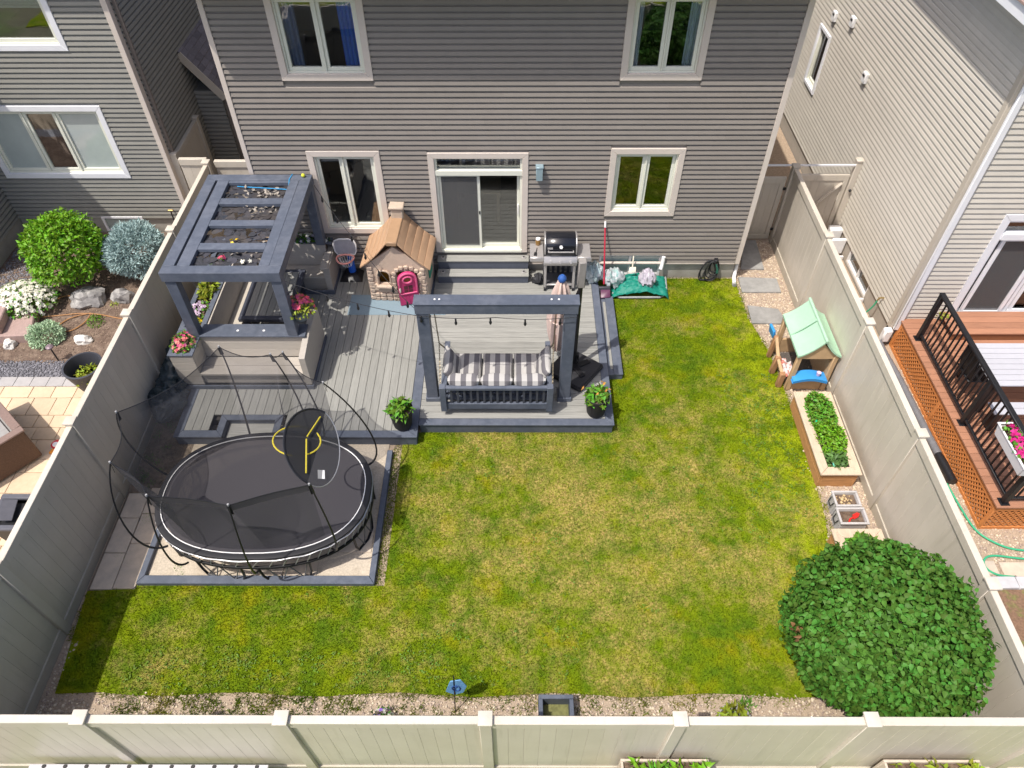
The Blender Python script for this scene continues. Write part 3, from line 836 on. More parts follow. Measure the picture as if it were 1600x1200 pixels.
# ------------------------------------------------------------------ left neighbour's house
YL, XLc, XW = 13.3, -7.08, -10.9
ln = thing("house", "olive grey sided house in the upper left corner, beyond the side fence", "house", (-9, YL, 0))
T = TY(YL)
lw1 = (-10.6, -8.0, 1.40, 2.98)
lw2 = (-10.7, -8.1, 4.03, 5.75)
hi = [(w[0] + cw, w[1] - cw, w[2] + cw, w[3] - cw) for w in (lw1, lw2)]
part("wall", wall_cells(T, XW, XLc - .02, 0.40, 6.0, hi), m_sidL, ln, smooth=False)
part("foundation", MB().box(XW, XLc - .02, YL + .01, YL + .15, -.1, .398), m_conc, ln, smooth=False)
siding(ln, T, XW + .02, XLc - .1, 0.40, 5.95, [lw1, lw2], m_sidL)
part("corner_trim", MB().box(XLc - .10, XLc, YL - .055, YL + .09, .38, 5.95), m_trim, ln, bev=.004)
part("wall", MB().box(XLc - .18, XLc - .02, YL + .17, 24, .4, 6.0), m_sidL, ln, smooth=False)
part("foundation", MB().box(XLc - .18, XLc - .03, YL + .18, 24, -.1, .398), m_conc, ln, smooth=False)
siding(ln, TXp(XLc - .02), YL + .09, 24, .40, 5.95, [], m_sidL)
part("downspout", MB().bar((XLc + .045, YL + .14, .1), (XLc + .045, YL + .14, 5.9), .07, .055), mat("downspout_brown", (.20, .17, .15), .5), ln, bev=.006)
part("wall", MB().box(XW - .16, XW, 11.75, YL + .15, .4, 4.6), m_sidL, ln, smooth=False)
part("foundation", MB().box(XW - .15, XW - .01, 11.75, YL + .14, -.1, .398), m_conc, ln, smooth=False)
siding(ln, TXp(XW), 11.75, YL - .02, .40, 4.5, [], m_sidL)
m_panerefl = mat("pane_pale_reflection", (.42, .47, .45), .08, .10, 2, spec=.9, coat=.6)  # pale colour painted in place of reflections and blinds in the outer panes
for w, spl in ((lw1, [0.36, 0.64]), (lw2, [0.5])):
    window(ln, T, *w, spl, casing=m_trimw, glass=[m_panerefl, m_glassg, m_panerefl] if len(spl) == 2 else m_glassg)
room(ln, XW + .1, XLc - .3, YL + .17, YL + 4, .7, 3.2)
room(ln, XW + .1, XLc - .3, YL + .17, YL + 4, 3.45, 5.9)
roof(ln, T, XW - .4, XLc + .45, 6.0, .45, 5.5, 3.0, m_trimw, m_trimw, m_shingle)
roof(ln, TXp(XW), 11.6, YL - .03, 4.55, .40, 4.0, 1.4, m_trimw, m_trimw, m_shingle, 10)
def blind(x0, x1, y, z0, z1, label):
    mb = MB()
    n_ = int((z1 - z0) / .05)
    for k in range(n_):
        z = z0 + k * .05
        mb.obox(((x0 + x1) / 2, y, z + .025), (x1 - x0, .004, .049), (.25, 0, 0))
    return single("window_blind", mb, m_blind, label, "blind", smooth=False)
blind(-10.6, -8.2, YL + .085, 4.72, 5.7, "half lowered white blind in the neighbour's upper window at upper left")
part("window", MB().box(-9.05, -8.15, YL - .06, YL + .0, .06, .10).box(-9.05, -8.15, YL - .06, YL + .0, .40, .44).box(-9.05, -9.0, YL - .0585, YL, .101, .399).box(-8.2, -8.15, YL - .0585, YL, .101, .399), m_trimw, ln)
part("pane", MB().box(-9.0, -8.2, YL - .03, YL - .025, .10, .40), m_panepale, ln, smooth=False)
lt_ = thing("garden_tap", "small brass tap on a stub pipe at the neighbour's wall behind the blue spruce", "tap", (-7.4, 13.2, .5))
part("pipe", MB().tube([(-7.42, 13.30, .62), (-7.42, 13.16, .62), (-7.42, 13.14, .30)], .014, 6), m_blackm, lt_)
part("handle", MB().tube([(-7.47, 13.17, .66), (-7.37, 13.17, .66)], .02, 6), mat("brass", (.45, .32, .12), .35, metal=.7), lt_)
# side entrance with a lean-to roof
part("side_entry_wall", MB().box(XLc, -6.50, 15.42, 18, -.1, 2.2), m_sidL, ln, smooth=False)
siding(ln, TY(15.42), XLc + .01, -6.5, 0.2, 2.2, [], m_sidL)
for k in range(9):
    t0, t1 = k / 9, (k + 1.1) / 9
    X0, X1 = -6.38 - .72 * t0, -6.38 - .72 * min(t1, 1)
    Z0, Z1 = 2.22 + 0.98 * t0 + .02, 2.22 + .98 * min(t1, 1)
    y = 15.25
    j = 0
    while y < 18:
        wd = .30
        part("shingle", MB().add([(X0, y + .004, Z0), (X0, y + wd - .004, Z0), (X1, y + wd - .004, Z1), (X1, y + .004, Z1), (X0, y + .004, Z0 - .02), (X0, y + wd - .004, Z0 - .02), (X1, y + wd - .004, Z1 - .02), (X1, y + .004, Z1 - .02)],
             [(0, 1, 2, 3), (7, 6, 5, 4), (0, 4, 5, 1), (1, 5, 6, 2), (2, 6, 7, 3), (3, 7, 4, 0)]), m_shingle, ln, smooth=False)
        y += wd; j += 1
part("rake_board", MB().bar((-6.36, 15.24, 2.12), (-7.07, 15.24, 3.09), .03, .16), m_trimR, ln)
part("gutter", MB().box(-6.44, -6.33, 15.22, 18, 2.1, 2.2), m_trimR, ln, bev=.01)
part("downspout", MB().bar((-6.42, 15.38, 0), (-6.42, 15.38, 2.1), .07, .06), mat("downspout_brown", (.2, .17, .15)), ln, bev=.006)
part("vent_hood", MB().box(-4.99, -4.86, 12.0, 12.2, 1.75, 2.0), m_white, house, bev=.03)

# ------------------------------------------------------------------ right neighbour's house
XR, YR = 7.0, 9.82
rn = thing("house", "cream sided house on the right with a narrow side window", "house", (9, YR, 0))
T = TXm(XR)
sw_ = (16.42, 17.18, 1.60, 2.93)
bws = [(11.05, 12.25, .03, .40)]
part("wall", wall_cells(T, YR + .17, 24, .40, 6.1, [(sw_[0] + .07, sw_[1] - .07, sw_[2] + .07, sw_[3] - .07)]), m_sidR, rn, smooth=False)
part("foundation", wall_cells(TXm(XR + .012), YR + .01, 24, -.1, .398, bws), mat("concrete_side", (.40, .36, .31), .85, .12, 4, bump=.2), rn, smooth=False)
siding(rn, T, YR + .10, 24, .40, 6.0, [sw_], m_sidR, out=.024, joint=6.1)
window(rn, T, *sw_, [], cw=.07, casing=m_trimw, sash=m_sash)
part("inner_wall", MB().box(XR + .9, XR + 1.0, 15.5, 18, 1, 3.5), m_wallin, rn, smooth=False)
b0, b1, z0, z1 = bws[0]
mb = MB().boxT(T, b0, b1, -.14, -.02, z0, z0 + .05).boxT(T, b0, b1, -.14, -.02, z1 - .04, z1).boxT(T, b0, b0 + .05, -.14, -.0215, z0 + .05, z1 - .04).boxT(T, b1 - .05, b1, -.14, -.0215, z0 + .05, z1 - .04).boxT(T, 11.63, 11.67, -.14, -.0215, z0 + .05, z1 - .04)
w = part("window", mb, m_white, rn, bev=.004)
part("pane", MB().boxT(T, b0 + .05, 11.63, -.08, -.075, z0 + .05, z1 - .04), m_glassg, w, smooth=False)
part("pane", MB().boxT(T, 11.67, b1 - .05, -.08, -.075, z0 + .05, z1 - .04), m_glassg, w, smooth=False)
part("basement_inside", MB().box(XR + .8, XR + .9, 10.9, 12.4, -.1, .5), m_wallin, rn, smooth=False)
part("window_well", MB().box(6.62, 6.68, 10.95, 12.35, -.05, .10).box(6.681, 6.97, 12.30, 12.35, -.05, .10).box(6.681, 6.97, 10.95, 11.0, -.05, .10), m_white, rn, bev=.01)
part("utility_box", MB().box(6.72, 6.985, 12.75, 12.95, .0, .45).box(6.66, 6.985, 12.45, 12.53, .05, .42), m_white, rn, bev=.02)
# vents on the side wall
for y, z in ((16.53, 3.33), (15.56, 3.60), (14.19, 3.08)):
    v = part("vent_cover", MB().box(XR - .09, XR - .015, y - .09, y + .09, z - .10, z + .10), m_white, rn, bev=.012)
    part("flap", MB().box(XR - .098, XR - .091, y - .05, y + .05, z + .02, z + .06), m_black, v)
part("corner_trim", MB().box(XR - .03, XR + .02, YR - .002, YR + .11, .38, 6.0), m_trimR, rn, bev=.004)
T2 = TY(YR)
rd = (7.86, 10.4, .66, 2.93)
part("wall", wall_cells(T2, XR + .01, 15, .40, 6.1, [(rd[0] + .13, rd[1] - .13, rd[2] + .04, rd[3] - .13)]), m_sidR, rn, smooth=False)
part("foundation", MB().box(XR + .012, 15, YR + .012, YR + .15, -.1, .398), m_conc, rn, smooth=False)
siding(rn, T2, XR + .12, 15, .40, 6.0, [rd], m_sidR, out=.024)
part("downspout", MB().box(XR + .021, XR + .125, YR - .075, YR - .016, .40, 6.0), m_trimw, rn, bev=.012)
mb = MB()
a0, a1, z0, z1 = rd; cw2 = .13
mb.prismT(T2, [(a0, z1), (a1, z1), (a1 - cw2, z1 - cw2), (a0 + cw2, z1 - cw2)], -.02, .036)
mb.prismT(T2, [(a0, z0), (a0, z1 - .002), (a0 + cw2, z1 - cw2 - .002), (a0 + cw2, z0)], -.02, .0345)
mb.prismT(T2, [(a1, z0), (a1 - cw2, z0), (a1 - cw2, z1 - cw2 - .002), (a1, z1 - .002)], -.02, .0345)
dr = part("patio_door", mb, m_trimw, rn, bev=.004)
i0, i1 = a0 + cw2, a1 - cw2
for fr in ((-.12, .05, z0, z0 + .08), (-.12, .06, 2.44, 2.56), (-.12, .02, z1 - cw2 - .03, z1 - cw2)):
    part("frame", MB().boxT(T2, i0, i1, *fr), m_trimw, dr, bev=.004)
part("pane", MB().boxT(T2, i0, i1, -.06, -.055, 2.56, z1 - cw2 - .03), m_glass, dr, smooth=False)
for s0, s1, dd in ((i0 + .10, i0 + .86, -.01), (i0 + .02, i0 + .98, -.06), (i0 + 1.0, i1 - .02, -.06)):
    zb, zt, sw = z0 + .082, 2.437, .07
    sm = MB().boxT(T2, s0, s1, dd - .04, dd, zb, zb + sw).boxT(T2, s0, s1, dd - .04, dd, zt - sw, zt).boxT(T2, s0, s0 + sw, dd - .04, dd - .0015, zb + sw, zt - sw).boxT(T2, s1 - sw, s1, dd - .04, dd - .0015, zb + sw, zt - sw)
    part("sash", sm, m_trimw, dr, bev=.004)
    part("pane", MB().boxT(T2, s0 + sw - .004, s1 - sw + .004, dd - .024, dd - .02, zb + sw - .004, zt - sw + .004), m_glass if dd < -.02 else m_screen, dr, smooth=False)
room(rn, XR + .3, 14.5, YR + .17, YR + 4, .68, 3.2)
part("soffit", MB().box(6.56, 6.998, YR - .35, 24, 5.93, 5.95), m_trimw, rn)
part("fascia", MB().box(6.535, 6.558, YR - .37, 24, 5.90, 6.08), m_trimw, rn, bev=.004)
for k in range(10):
    t0, t1 = k / 10, (k + 1.12) / 10
    X0, X1 = 6.5 + 4.2 * t0, 6.5 + 4.2 * t1
    Z0, Z1 = 6.12 + 2.2 * t0, 6.105 + 2.2 * t1
    part("shingle_course", MB().add([(X0, YR - .4, Z0), (X0, 24, Z0), (X1, 24, Z1), (X1, YR - .4, Z1), (X0, YR - .4, Z0 - .03), (X0, 24, Z0 - .03), (X1, 24, Z1 - .03), (X1, YR - .4, Z1 - .03)],
         [(0, 1, 2, 3), (7, 6, 5, 4), (0, 4, 5, 1), (1, 5, 6, 2), (2, 6, 7, 3), (3, 7, 4, 0)]), m_shingleR, rn, smooth=False)
part("rake_board", MB().bar((6.53, YR - .38, 6.02), (10.7, YR - .38, 8.2), .025, .2), m_trimw, rn)

# ------------------------------------------------------------------ flowers and small plants
def clump(name, label, cat, c, r, h, nl, leafmat, npet=0, petmat=None, lsize=(.05, .09), psize=(.03, .05), dome=True, pot=None, group=None, low=0.2, petr=1.0):
    t = thing(name, label, cat, c, group=group)
    rx, ry = r if isinstance(r, tuple) else (r, r)
    def dome_pts(n, inner):
        a = rng.uniform(0, 2 * np.pi, n); u = np.sqrt(rng.uniform(0, 1, n))
        s = rng.uniform(inner, 1, n)
        z = np.sqrt(np.maximum(0, 1 - u ** 2)) * s
        return np.column_stack([rx * u * np.cos(a), ry * u * np.sin(a), low * h + h * (1 - low) * z]), np.column_stack([u * np.cos(a), u * np.sin(a), z + .25])
    if nl:
        P, Nn = dome_pts(nl, .35)
        U = unit(np.column_stack([Nn[:, :2] + rng.normal(size=(nl, 2)) * .7, rng.normal(size=nl) * .5 + .2])); Nn = unit(Nn + rng.normal(size=(nl, 3)) * .45)
        V, F = leaf_arrays(P, U, Nn, rng.uniform(*lsize, nl), rng.uniform(lsize[0] * .45, lsize[1] * .6, nl))
        o = np_obj("foliage", np_mesh("foliage", V, F, leafmat), t, kind="stuff"); OFF[o.name] = Vector(c)
    pms = petmat if isinstance(petmat, list) else [petmat]
    if npet:
        for pm in pms:
            n1 = npet // len(pms)
            P, Nn = dome_pts(n1, .85)
            P = P * np.array([petr, petr, 1]) + np.array([0, 0, .015])
            # a bloom = 5 petals
            Pk = np.repeat(P, 5, 0); Nk = np.repeat(unit(Nn + rng.normal(size=Nn.shape) * .35), 5, 0)
            ang = np.tile(np.arange(5) * 2 * np.pi / 5, n1) + np.repeat(rng.uniform(0, 6, n1), 5)
            a1 = unit(np.cross(Nk, np.array([.3, .9, .1]))); a2 = np.cross(Nk, a1)
            U = a1 * np.cos(ang)[:, None] + a2 * np.sin(ang)[:, None] + Nk * .2
            sz = np.repeat(rng.uniform(*psize, n1), 5)
            V, F = leaf_arrays(Pk, U, Nk, sz, sz * .85, fold=.1)
            o = np_obj("bloom", np_mesh("bloom", V, F, pm), t, kind="stuff"); OFF[o.name] = Vector(c)
    return t
# ------------------------------------------------------------------ fences
def fence(name, label, cat, axis, c, posts, z_top=1.83, end0=True, end1=True, board=0.17, group=None, gv=.0022):
    """axis 'x' or 'y': the line runs along it at the other coordinate c; posts = coordinates along the line"""
    mid = (posts[0] + posts[-1]) / 2
    base = (c, mid, 0) if axis == "y" else (mid, c, 0)
    th_ = thing(name, label, cat, base, group=group)
    def B(mb, a0, a1, d0, d1, z0, z1):
        return mb.box(c + d0, c + d1, a0, a1, z0, z1) if axis == "y" else mb.box(a0, a1, c + d0, c + d1, z0, z1)
    h = 0.063
    for i, q in enumerate(posts):
        if (i == 0 and not end0) or (i == len(posts) - 1 and not end1): continue
        p_ = part("post", B(MB(), q - h, q + h, -h, h, -0.05, z_top + 0.03), m_vinyl, th_, bev=0.006)
        cp = MB()
        B(cp, q - .076, q + .076, -.076, .076, z_top + .031, z_top + .056)
        k = len(cp.v)
        pc = (c, q) if axis == "y" else (q, c)
        b_ = [(pc[0] - .07, pc[1] - .07), (pc[0] + .07, pc[1] - .07), (pc[0] + .07, pc[1] + .07), (pc[0] - .07, pc[1] + .07)]
        t_ = [(pc[0] - .02, pc[1] - .02), (pc[0] + .02, pc[1] - .02), (pc[0] + .02, pc[1] + .02), (pc[0] - .02, pc[1] + .02)]
        cp.add([(x, y, z_top + .0565) for x, y in b_] + [(x, y, z_top + .070) for x, y in t_], [(4, 5, 6, 7), (0, 1, 5, 4), (1, 2, 6, 5), (2, 3, 7, 6), (3, 0, 4, 7), (3, 2, 1, 0)])
        part("post_cap", cp, m_vinyl, p_, bev=0.002)
    for q0, q1 in zip(posts, posts[1:]):
        a0, a1 = q0 + h, q1 - h
        part("top_rail", B(MB(), a0 - .004, a1 + .004, -.044, .044, z_top - .14, z_top), m_vinyl, th_, bev=0.006)
        part("bottom_rail", B(MB(), a0 - .004, a1 + .004, -.040, .040, -.04, .17), m_vinyl, th_, bev=0.006)
        nb = max(1, round((a1 - a0) / board)); w = (a1 - a0) / nb
        for k in range(nb):
            x0, x1 = a0 + k * w, a0 + (k + 1) * w
            part("board", B(MB(), x0 + .0006, x1 - .0006, -.019, .019, .15, z_top - .12), m_vinyl, th_, bev=gv, smooth=False)
    return th_
LP = [2.45, 4.15, 6.39, 8.63, 10.87, 13.1]
RP = [2.45, 3.95, 6.19, 8.43, 10.68, 12.95]
fence("fence", "left side beige vinyl fence between the trampoline and the neighbour's patio", "fence", "y", -6.265, LP, end0=False)
fence("fence", "right side beige vinyl fence running behind the green roofed playhouse", "fence", "y", 5.62, RP, end0=False)
fence("fence", "back beige vinyl fence along the bottom edge of the photo", "fence", "x", 2.43, [-8.6, -6.62, -4.55, -2.44, -0.31, 1.72, 3.71, 5.80, 7.9], gv=.0018)
gl = fence("fence", "short return of beige fence between the two houses behind the pergola", "fence", "y", -7.02, [13.42, 14.9], board=.2)
g2 = fence("side_gate", "beige vinyl gate section closing the gap left of our house", "gate", "x", 13.30, [-6.95, -6.26], end0=False, end1=False)
g3 = fence("side_gate", "beige vinyl panel behind the pergola against the house corner", "gate", "x", 13.22, [-6.20, -4.92], end0=False, end1=False)
# right hand gate: frame, infill and brace, under a thin cross bar
gt = thing("side_gate", "beige vinyl side gate with a diagonal brace between the two houses", "gate", (6.25, 13.1, 0))
part("gate_post", MB().box(6.86, 6.985, 13.04, 13.165, 0, 1.88), m_vinyl, gt, bev=.006)
part("post_cap", MB().box(6.845, 6.998, 13.025, 13.18, 1.881, 1.93), m_vinyl, gt, bev=.012)
part("gate_frame", MB().box(5.70, 6.84, 13.07, 13.13, 1.44, 1.58).box(5.70, 6.84, 13.07, 13.13, .08, .2).box(5.70, 5.80, 13.071, 13.129, .2, 1.44).box(6.74, 6.84, 13.071, 13.129, .2, 1.44), m_vinyl, gt, bev=.006)
for k in range(6):
    w = .94 / 6
    part("board", MB().box(5.80 + k * w, 5.80 + (k + 1) * w - .001, 13.09, 13.11, .2, 1.44), m_vinyl, gt, bev=.003, smooth=False)
part("brace", MB().bar((5.83, 13.072, .24), (6.72, 13.072, 1.40), .025, .10, (0, -1, 0)), m_vinyl, gt, bev=.004)
part("knob", MB().obox((6.92, 13.01, 1.25), (.05, .05, .05)), m_black, gt, bev=.012)
gr = thing("side_gate", "plain beige vinyl gate leaf against the right corner of our house", "gate", (5.05, 13.0, 0))
part("gate_frame", MB().box(4.58, 5.52, 12.97, 13.03, 1.44, 1.58).box(4.58, 5.52, 12.97, 13.03, .06, .18).box(4.58, 4.68, 12.971, 13.029, .18, 1.44).box(5.42, 5.52, 12.971, 13.029, .18, 1.44), m_vinyl, gr, bev=.006)
for k in range(5):
    w = .74 / 5
    part("board", MB().box(4.68 + k * w, 4.68 + (k + 1) * w - .001, 12.99, 13.01, .18, 1.44), m_vinyl, gr, bev=.003, smooth=False)
part("hinge", MB().box(5.50, 5.56, 12.94, 12.969, 1.30, 1.36).box(5.50, 5.56, 12.94, 12.969, .3, .36), m_black, gr, bev=.004)
cb = single("cross_bar", MB().box(4.56, 6.86, 13.04, 13.07, 1.80, 1.83), m_trimw, "thin white bar spanning above the side gates", "bar", base=(5.7, 13.05, 1.8))

# ------------------------------------------------------------------ deck
ZD = 0.23
deck = thing("deck", "grey board deck with slate blue edging in front of the patio door", "deck", (-2, 9, 0))
def planks_y(x0, x1, n, y0f, y1, m_=m_deck):
    w = (x1 - x0) / n
    for k in range(n):
        a, b = x0 + k * w + .003, x0 + (k + 1) * w - .003
        part("board", MB().box(a, b, y0f((a + b) / 2, a, b), y1, ZD - .028, ZD), m_, deck, bev=.003, smooth=False)
planks_y(-5.56, -1.795, 27, lambda c, a, b: 7.855 if (b > -5.01 and a < -3.95) else 7.515, 11.69)
w = .1395
k = 0
while 7.776 + k * w < 11.68:
    y = 7.776 + k * w
    part("board", MB().box(-1.627, 1.527, y + .003, min(y + w, 11.69) - .003, ZD - .028, ZD), m_deckx, deck, bev=.003, smooth=False); k += 1
zt = ZD + .001
def pr(name, poly, z0, z1, m_=m_blue, par=deck, bev=.004):
    return part(name, MB().prism(poly, z0, z1), m_, par, bev=bev)
g = .0015
pr("edge_board", [(-5.70, 7.37), (-4.89, 7.37), (-5.01, 7.512), (-5.56, 7.512)], ZD - .03, zt)
pr("edge_board", [(-4.07, 7.37), (-1.632, 7.37), (-1.792, 7.512), (-3.95, 7.512)], ZD - .03, zt)
pr("edge_board", [(-4.89, 7.372), (-4.89, 7.735), (-5.01, 7.852), (-5.01, 7.514)], ZD - .03, zt)
pr("edge_board", [(-4.07, 7.372), (-3.95, 7.514), (-3.95, 7.852), (-4.07, 7.735)], ZD - .03, zt)
pr("edge_board", [(-4.888, 7.737), (-4.072, 7.737), (-3.952, 7.852), (-5.008, 7.852)], ZD - .03, zt)
pr("edge_board", [(-5.70, 7.373), (-5.562, 7.515), (-5.562, 8.43), (-5.70, 8.43)], ZD - .03, zt)
pr("edge_board", [(-1.632, 7.373), (-1.632, 11.69), (-1.792, 11.69), (-1.792, 7.515)], ZD - .03, zt)
pr("edge_board", [(-1.628, 7.63), (1.672, 7.63), (1.53, 7.772), (-1.628, 7.772)], ZD - .03, zt)
pr("edge_board", [(1.672, 7.633), (1.672, 11.69), (1.53, 11.69), (1.53, 7.775)], ZD - .03, zt)
for x0, x1, y0, y1 in ((-5.68, -4.91, 7.39, 7.42), (-4.05, -1.65, 7.39, 7.42), (-1.61, 1.65, 7.65, 7.68), (1.62, 1.65, 7.685, 11.65), (-5.68, -5.65, 7.425, 8.43), (-1.68, -1.65, 7.425, 7.64), (-4.91, -4.885, 7.425, 7.75), (-4.075, -4.05, 7.425, 7.75), (-4.88, -4.08, 7.752, 7.78)):
    part("fascia", MB().box(x0, x1, y0, y1, -.03, ZD - .031), m_blue, deck, bev=.003)
part("step_board", MB().box(-4.87, -4.09, 7.44, 7.745, .09, .12), m_deckx, deck, bev=.004)
part("underdeck_shade", MB().box(-5.6, -1.7, 7.8, 11.6, -.04, .15).box(-1.6, 1.6, 7.75, 11.6, -.04, .15), mat("underdeck_shade_dark", (.05, .045, .04), .9), deck, smooth=False)  # near black blocks stand in for the shade below the boards
# the two steps up to the door
stp = thing("deck_steps", "two grey board steps with dark blue risers below the patio door", "steps", (-.65, 11.5, ZD))
for (y0, y1, z) in ((11.27, 11.50, .425), (11.50, 11.70, .62)):
    n_ = 2
    wy = (y1 - y0) / n_
    for k in range(n_):
        part("tread_board", MB().box(-1.56, .27, y0 + k * wy + .002, y0 + (k + 1) * wy - .002, z - .028, z), m_deckx, stp, bev=.003)
    part("riser", MB().box(-1.55, .26, y0 + .018, y1 + .0, ZD + .001, z - .0285), mat("paint_navy_grey", (.085, .095, .125), .5, .1), stp, bev=.002)
    for x in (-1.45, .17):
        lt = part("step_light", MB().lathe([(.045, 0), (.045, .012), (.03, .016)], (x, (y0 + y1) / 2 + .01, z), 14), m_steel, stp)
        part("lens", MB().lathe([(.018, .0), (.018, .004)], (x, (y0 + y1) / 2 + .01, z + .0165), 12), m_black, lt)
ss = thing("side_step", "long low slate blue step with a pale centre board right of the deck", "step", (1.8, 9.95, 0))
part("frame", MB().box(1.69, 1.945, 8.88, 10.98, -.03, .118), m_blue, ss, bev=.006)
part("tread_board", MB().box(1.735, 1.785, 9.02, 10.84, .1175, .124), m_deck, ss, bev=.002)
part("edge_board", MB().box(1.79, 1.95, 8.87, 10.99, .1185, .14), m_blue, ss, bev=.004)
single("deck_mat", MB().box(-3.25, -1.35, 10.34, 10.92, ZD + .001, ZD + .009), mat("mat_blue_grey", (.20, .27, .315), .9, .08, 30, bump=.2), "blue grey rubber mat under the front of the brown playhouse", "mat", bev=.003, base=(-2.3, 10.6, ZD))

# ------------------------------------------------------------------ built-in bench, planters, table
def planter_rim(mb, x0, x1, y0, y1, z0, z1, w=.07):
    mb.box(x0, x1, y0, y0 + w, z0, z1).box(x0, x1, y1 - w, y1, z0, z1).box(x0, x0 + w, y0 + w + .001, y1 - w - .001, z0, z1).box(x1 - w, x1, y0 + w + .001, y1 - w - .001, z0, z1)
    return mb
bench = thing("planter_bench", "taupe built-in bench with slate blue cap and a corner planter, facing the trampoline", "bench", (-4.7, 8.8, ZD))
part("base_trim", MB().box(-5.84, -3.53, 8.425, 8.455, ZD, ZD + .085).box(-3.555, -3.53, 8.456, 9.72, ZD, ZD + .085), m_blue, bench, bev=.004)
for k in range(4):
    z0 = ZD + .09 + k * .178
    part("wall_board", MB().box(-5.83, -5.44, 8.46, 8.485, z0, z0 + .174), m_taupe, bench, bev=.003)
    part("wall_board", MB().box(-5.465, -5.44, 8.486, 9.04, z0, z0 + .174), m_taupe, bench, bev=.003)
    part("wall_board", MB().box(-5.83, -5.805, 8.486, 9.04, z0, z0 + .174), m_taupe, bench, bev=.003)
part("planter_rim", planter_rim(MB(), -5.85, -5.42, 8.445, 9.04, 1.036, 1.062), m_blue, bench, bev=.004)
part("soil", MB().box(-5.79, -5.48, 8.51, 8.98, .9, 1.0), m_soil, bench, smooth=False)
for k in range(2):
    z0 = ZD + .09 + k * .115
    part("front_board", MB().box(-5.435, -3.665, 8.50, 8.525, z0, z0 + .112), m_taupe, bench, bev=.003)
part("seat_board", MB().box(-5.437, -3.665, 8.45, 8.655, .555, .60), m_taupe, bench, bev=.005)
part("seat_board", MB().box(-5.437, -3.665, 8.66, 8.865, .555, .60), m_taupe, bench, bev=.005)
for k in range(3):
    y0 = 8.84 + .012 * k
    part("back_board", MB().obox((-4.55, 8.885 + .02 * k, .69 + k * .155), (1.775, .025, .152), (-.13, 0, 0)), m_taupe, bench, bev=.003)
part("cap_board", MB().box(-5.415, -3.60, 8.865, 9.17, 1.075, 1.105), m_blue, bench, bev=.005)
for x in (-4.78, -4.33):
    part("cap_light", MB().lathe([(.022, 0), (.022, .006)], (x, 9.0, 1.1055), 10), m_white, bench)
part("inner_wall", MB().box(-5.41, -3.67, 8.96, 9.15, ZD, 1.074), m_taupe, bench, bev=.003)
ew = MB()
ew.add([(x, y, z) for x in (-3.66, -3.555) for y, z in ((8.46, ZD + .09), (9.70, ZD + .09), (9.70, .98), (9.55, 1.06), (8.98, 1.06), (8.46, .97))],
       [(0, 1, 2, 3, 4, 5), (11, 10, 9, 8, 7, 6)] + [(i, (i + 1) % 6, 6 + (i + 1) % 6, 6 + i) for i in range(6)])
part("end_panel", ew, m_taupe, bench, bev=.004)
ib = thing("corner_bench", "taupe corner bench and long planter under the pergola, against the side fence", "bench", (-5.3, 10.3, ZD))
part("planter_wall", MB().box(-5.45, -5.42, 9.05, 11.66, ZD, 1.035).box(-5.84, -5.81, 9.05, 11.66, ZD, 1.035).box(-5.809, -5.451, 11.63, 11.66, ZD, 1.035), m_taupe, ib, bev=.003)
part("planter_rim", planter_rim(MB(), -5.85, -5.40, 9.05, 11.67, 1.036, 1.062, .09), m_blue, ib, bev=.004)
part("soil", MB().box(-5.80, -5.46, 9.12, 11.6, .85, .99), m_soil, ib, smooth=False)
part("back_panel", MB().obox((-5.33, 10.35, .83), (.03, 2.35, .44), (0, -.22, 0)), m_taupe, ib, bev=.003)
part("seat_board", MB().box(-5.28, -5.03, 9.2, 11.4, .56, .60), mat("paint_taupe_sunlit", (.52, .47, .40), .6, .08, 8), ib, bev=.005)  # sunlight on this seat is put into a paler taupe
part("seat_front", MB().box(-5.07, -5.04, 9.2, 11.4, ZD, .558), m_taupe, ib, bev=.003)
part("seat_board", MB().box(-5.02, -3.735, 11.02, 11.40, .56, .60), m_taupe, ib, bev=.005)
part("seat_front", MB().box(-4.25, -3.735, 11.06, 11.09, ZD, .558), m_taupe, ib, bev=.003)
part("back_panel", MB().obox((-4.42, 11.46, .82), (1.38, .03, .46), (-.15, 0, 0)), m_taupe, ib, bev=.003)
part("end_panel", MB().box(-3.73, -3.60, 10.98, 11.66, ZD, .86), m_taupe, ib, bev=.005)
part("armrest", MB().box(-3.76, -3.62, 10.92, 11.45, .862, .90), m_taupe, ib, bev=.006)
part("base_trim", MB().box(-4.25, -3.58, 10.94, 10.975, ZD, ZD + .09).box(-3.599, -3.58, 10.976, 11.66, ZD, ZD + .09), m_blue, ib, bev=.004)
part("planter_wall", MB().box(-5.40, -3.735, 11.53, 11.55, ZD, 1.03), m_taupe, ib, bev=.003)
part("planter_rim", MB().box(-5.40, -3.60, 11.50, 11.57, 1.031, 1.055).box(-5.40, -3.60, 11.62, 11.69, 1.031, 1.055), m_blue, ib, bev=.004)
part("soil", MB().box(-5.38, -3.74, 11.56, 11.66, .85, .98), m_soil, ib, smooth=False)
tbl = thing("patio_table", "low grey board table with dark slate edge under the pergola", "table", (-4.55, 10.5, ZD))
for k in range(6):
    w = .76 / 6
    part("top_board", MB().box(-4.95 + k * w + .003, -4.95 + (k + 1) * w - .003, 9.76, 11.24 - .25, .732, .756), m_deck, tbl, bev=.003)
m_navy = mat("paint_dark_slate", (.055, .06, .08), .5, .1, 10)
part("edge", MB().box(-5.05, -4.09, 9.66, 9.757, .68, .757).box(-5.05, -4.09, 10.993, 11.08, .68, .757).box(-5.05, -4.953, 9.758, 10.992, .68, .757).box(-4.187, -4.09, 9.758, 10.992, .68, .757), m_navy, tbl, bev=.008)
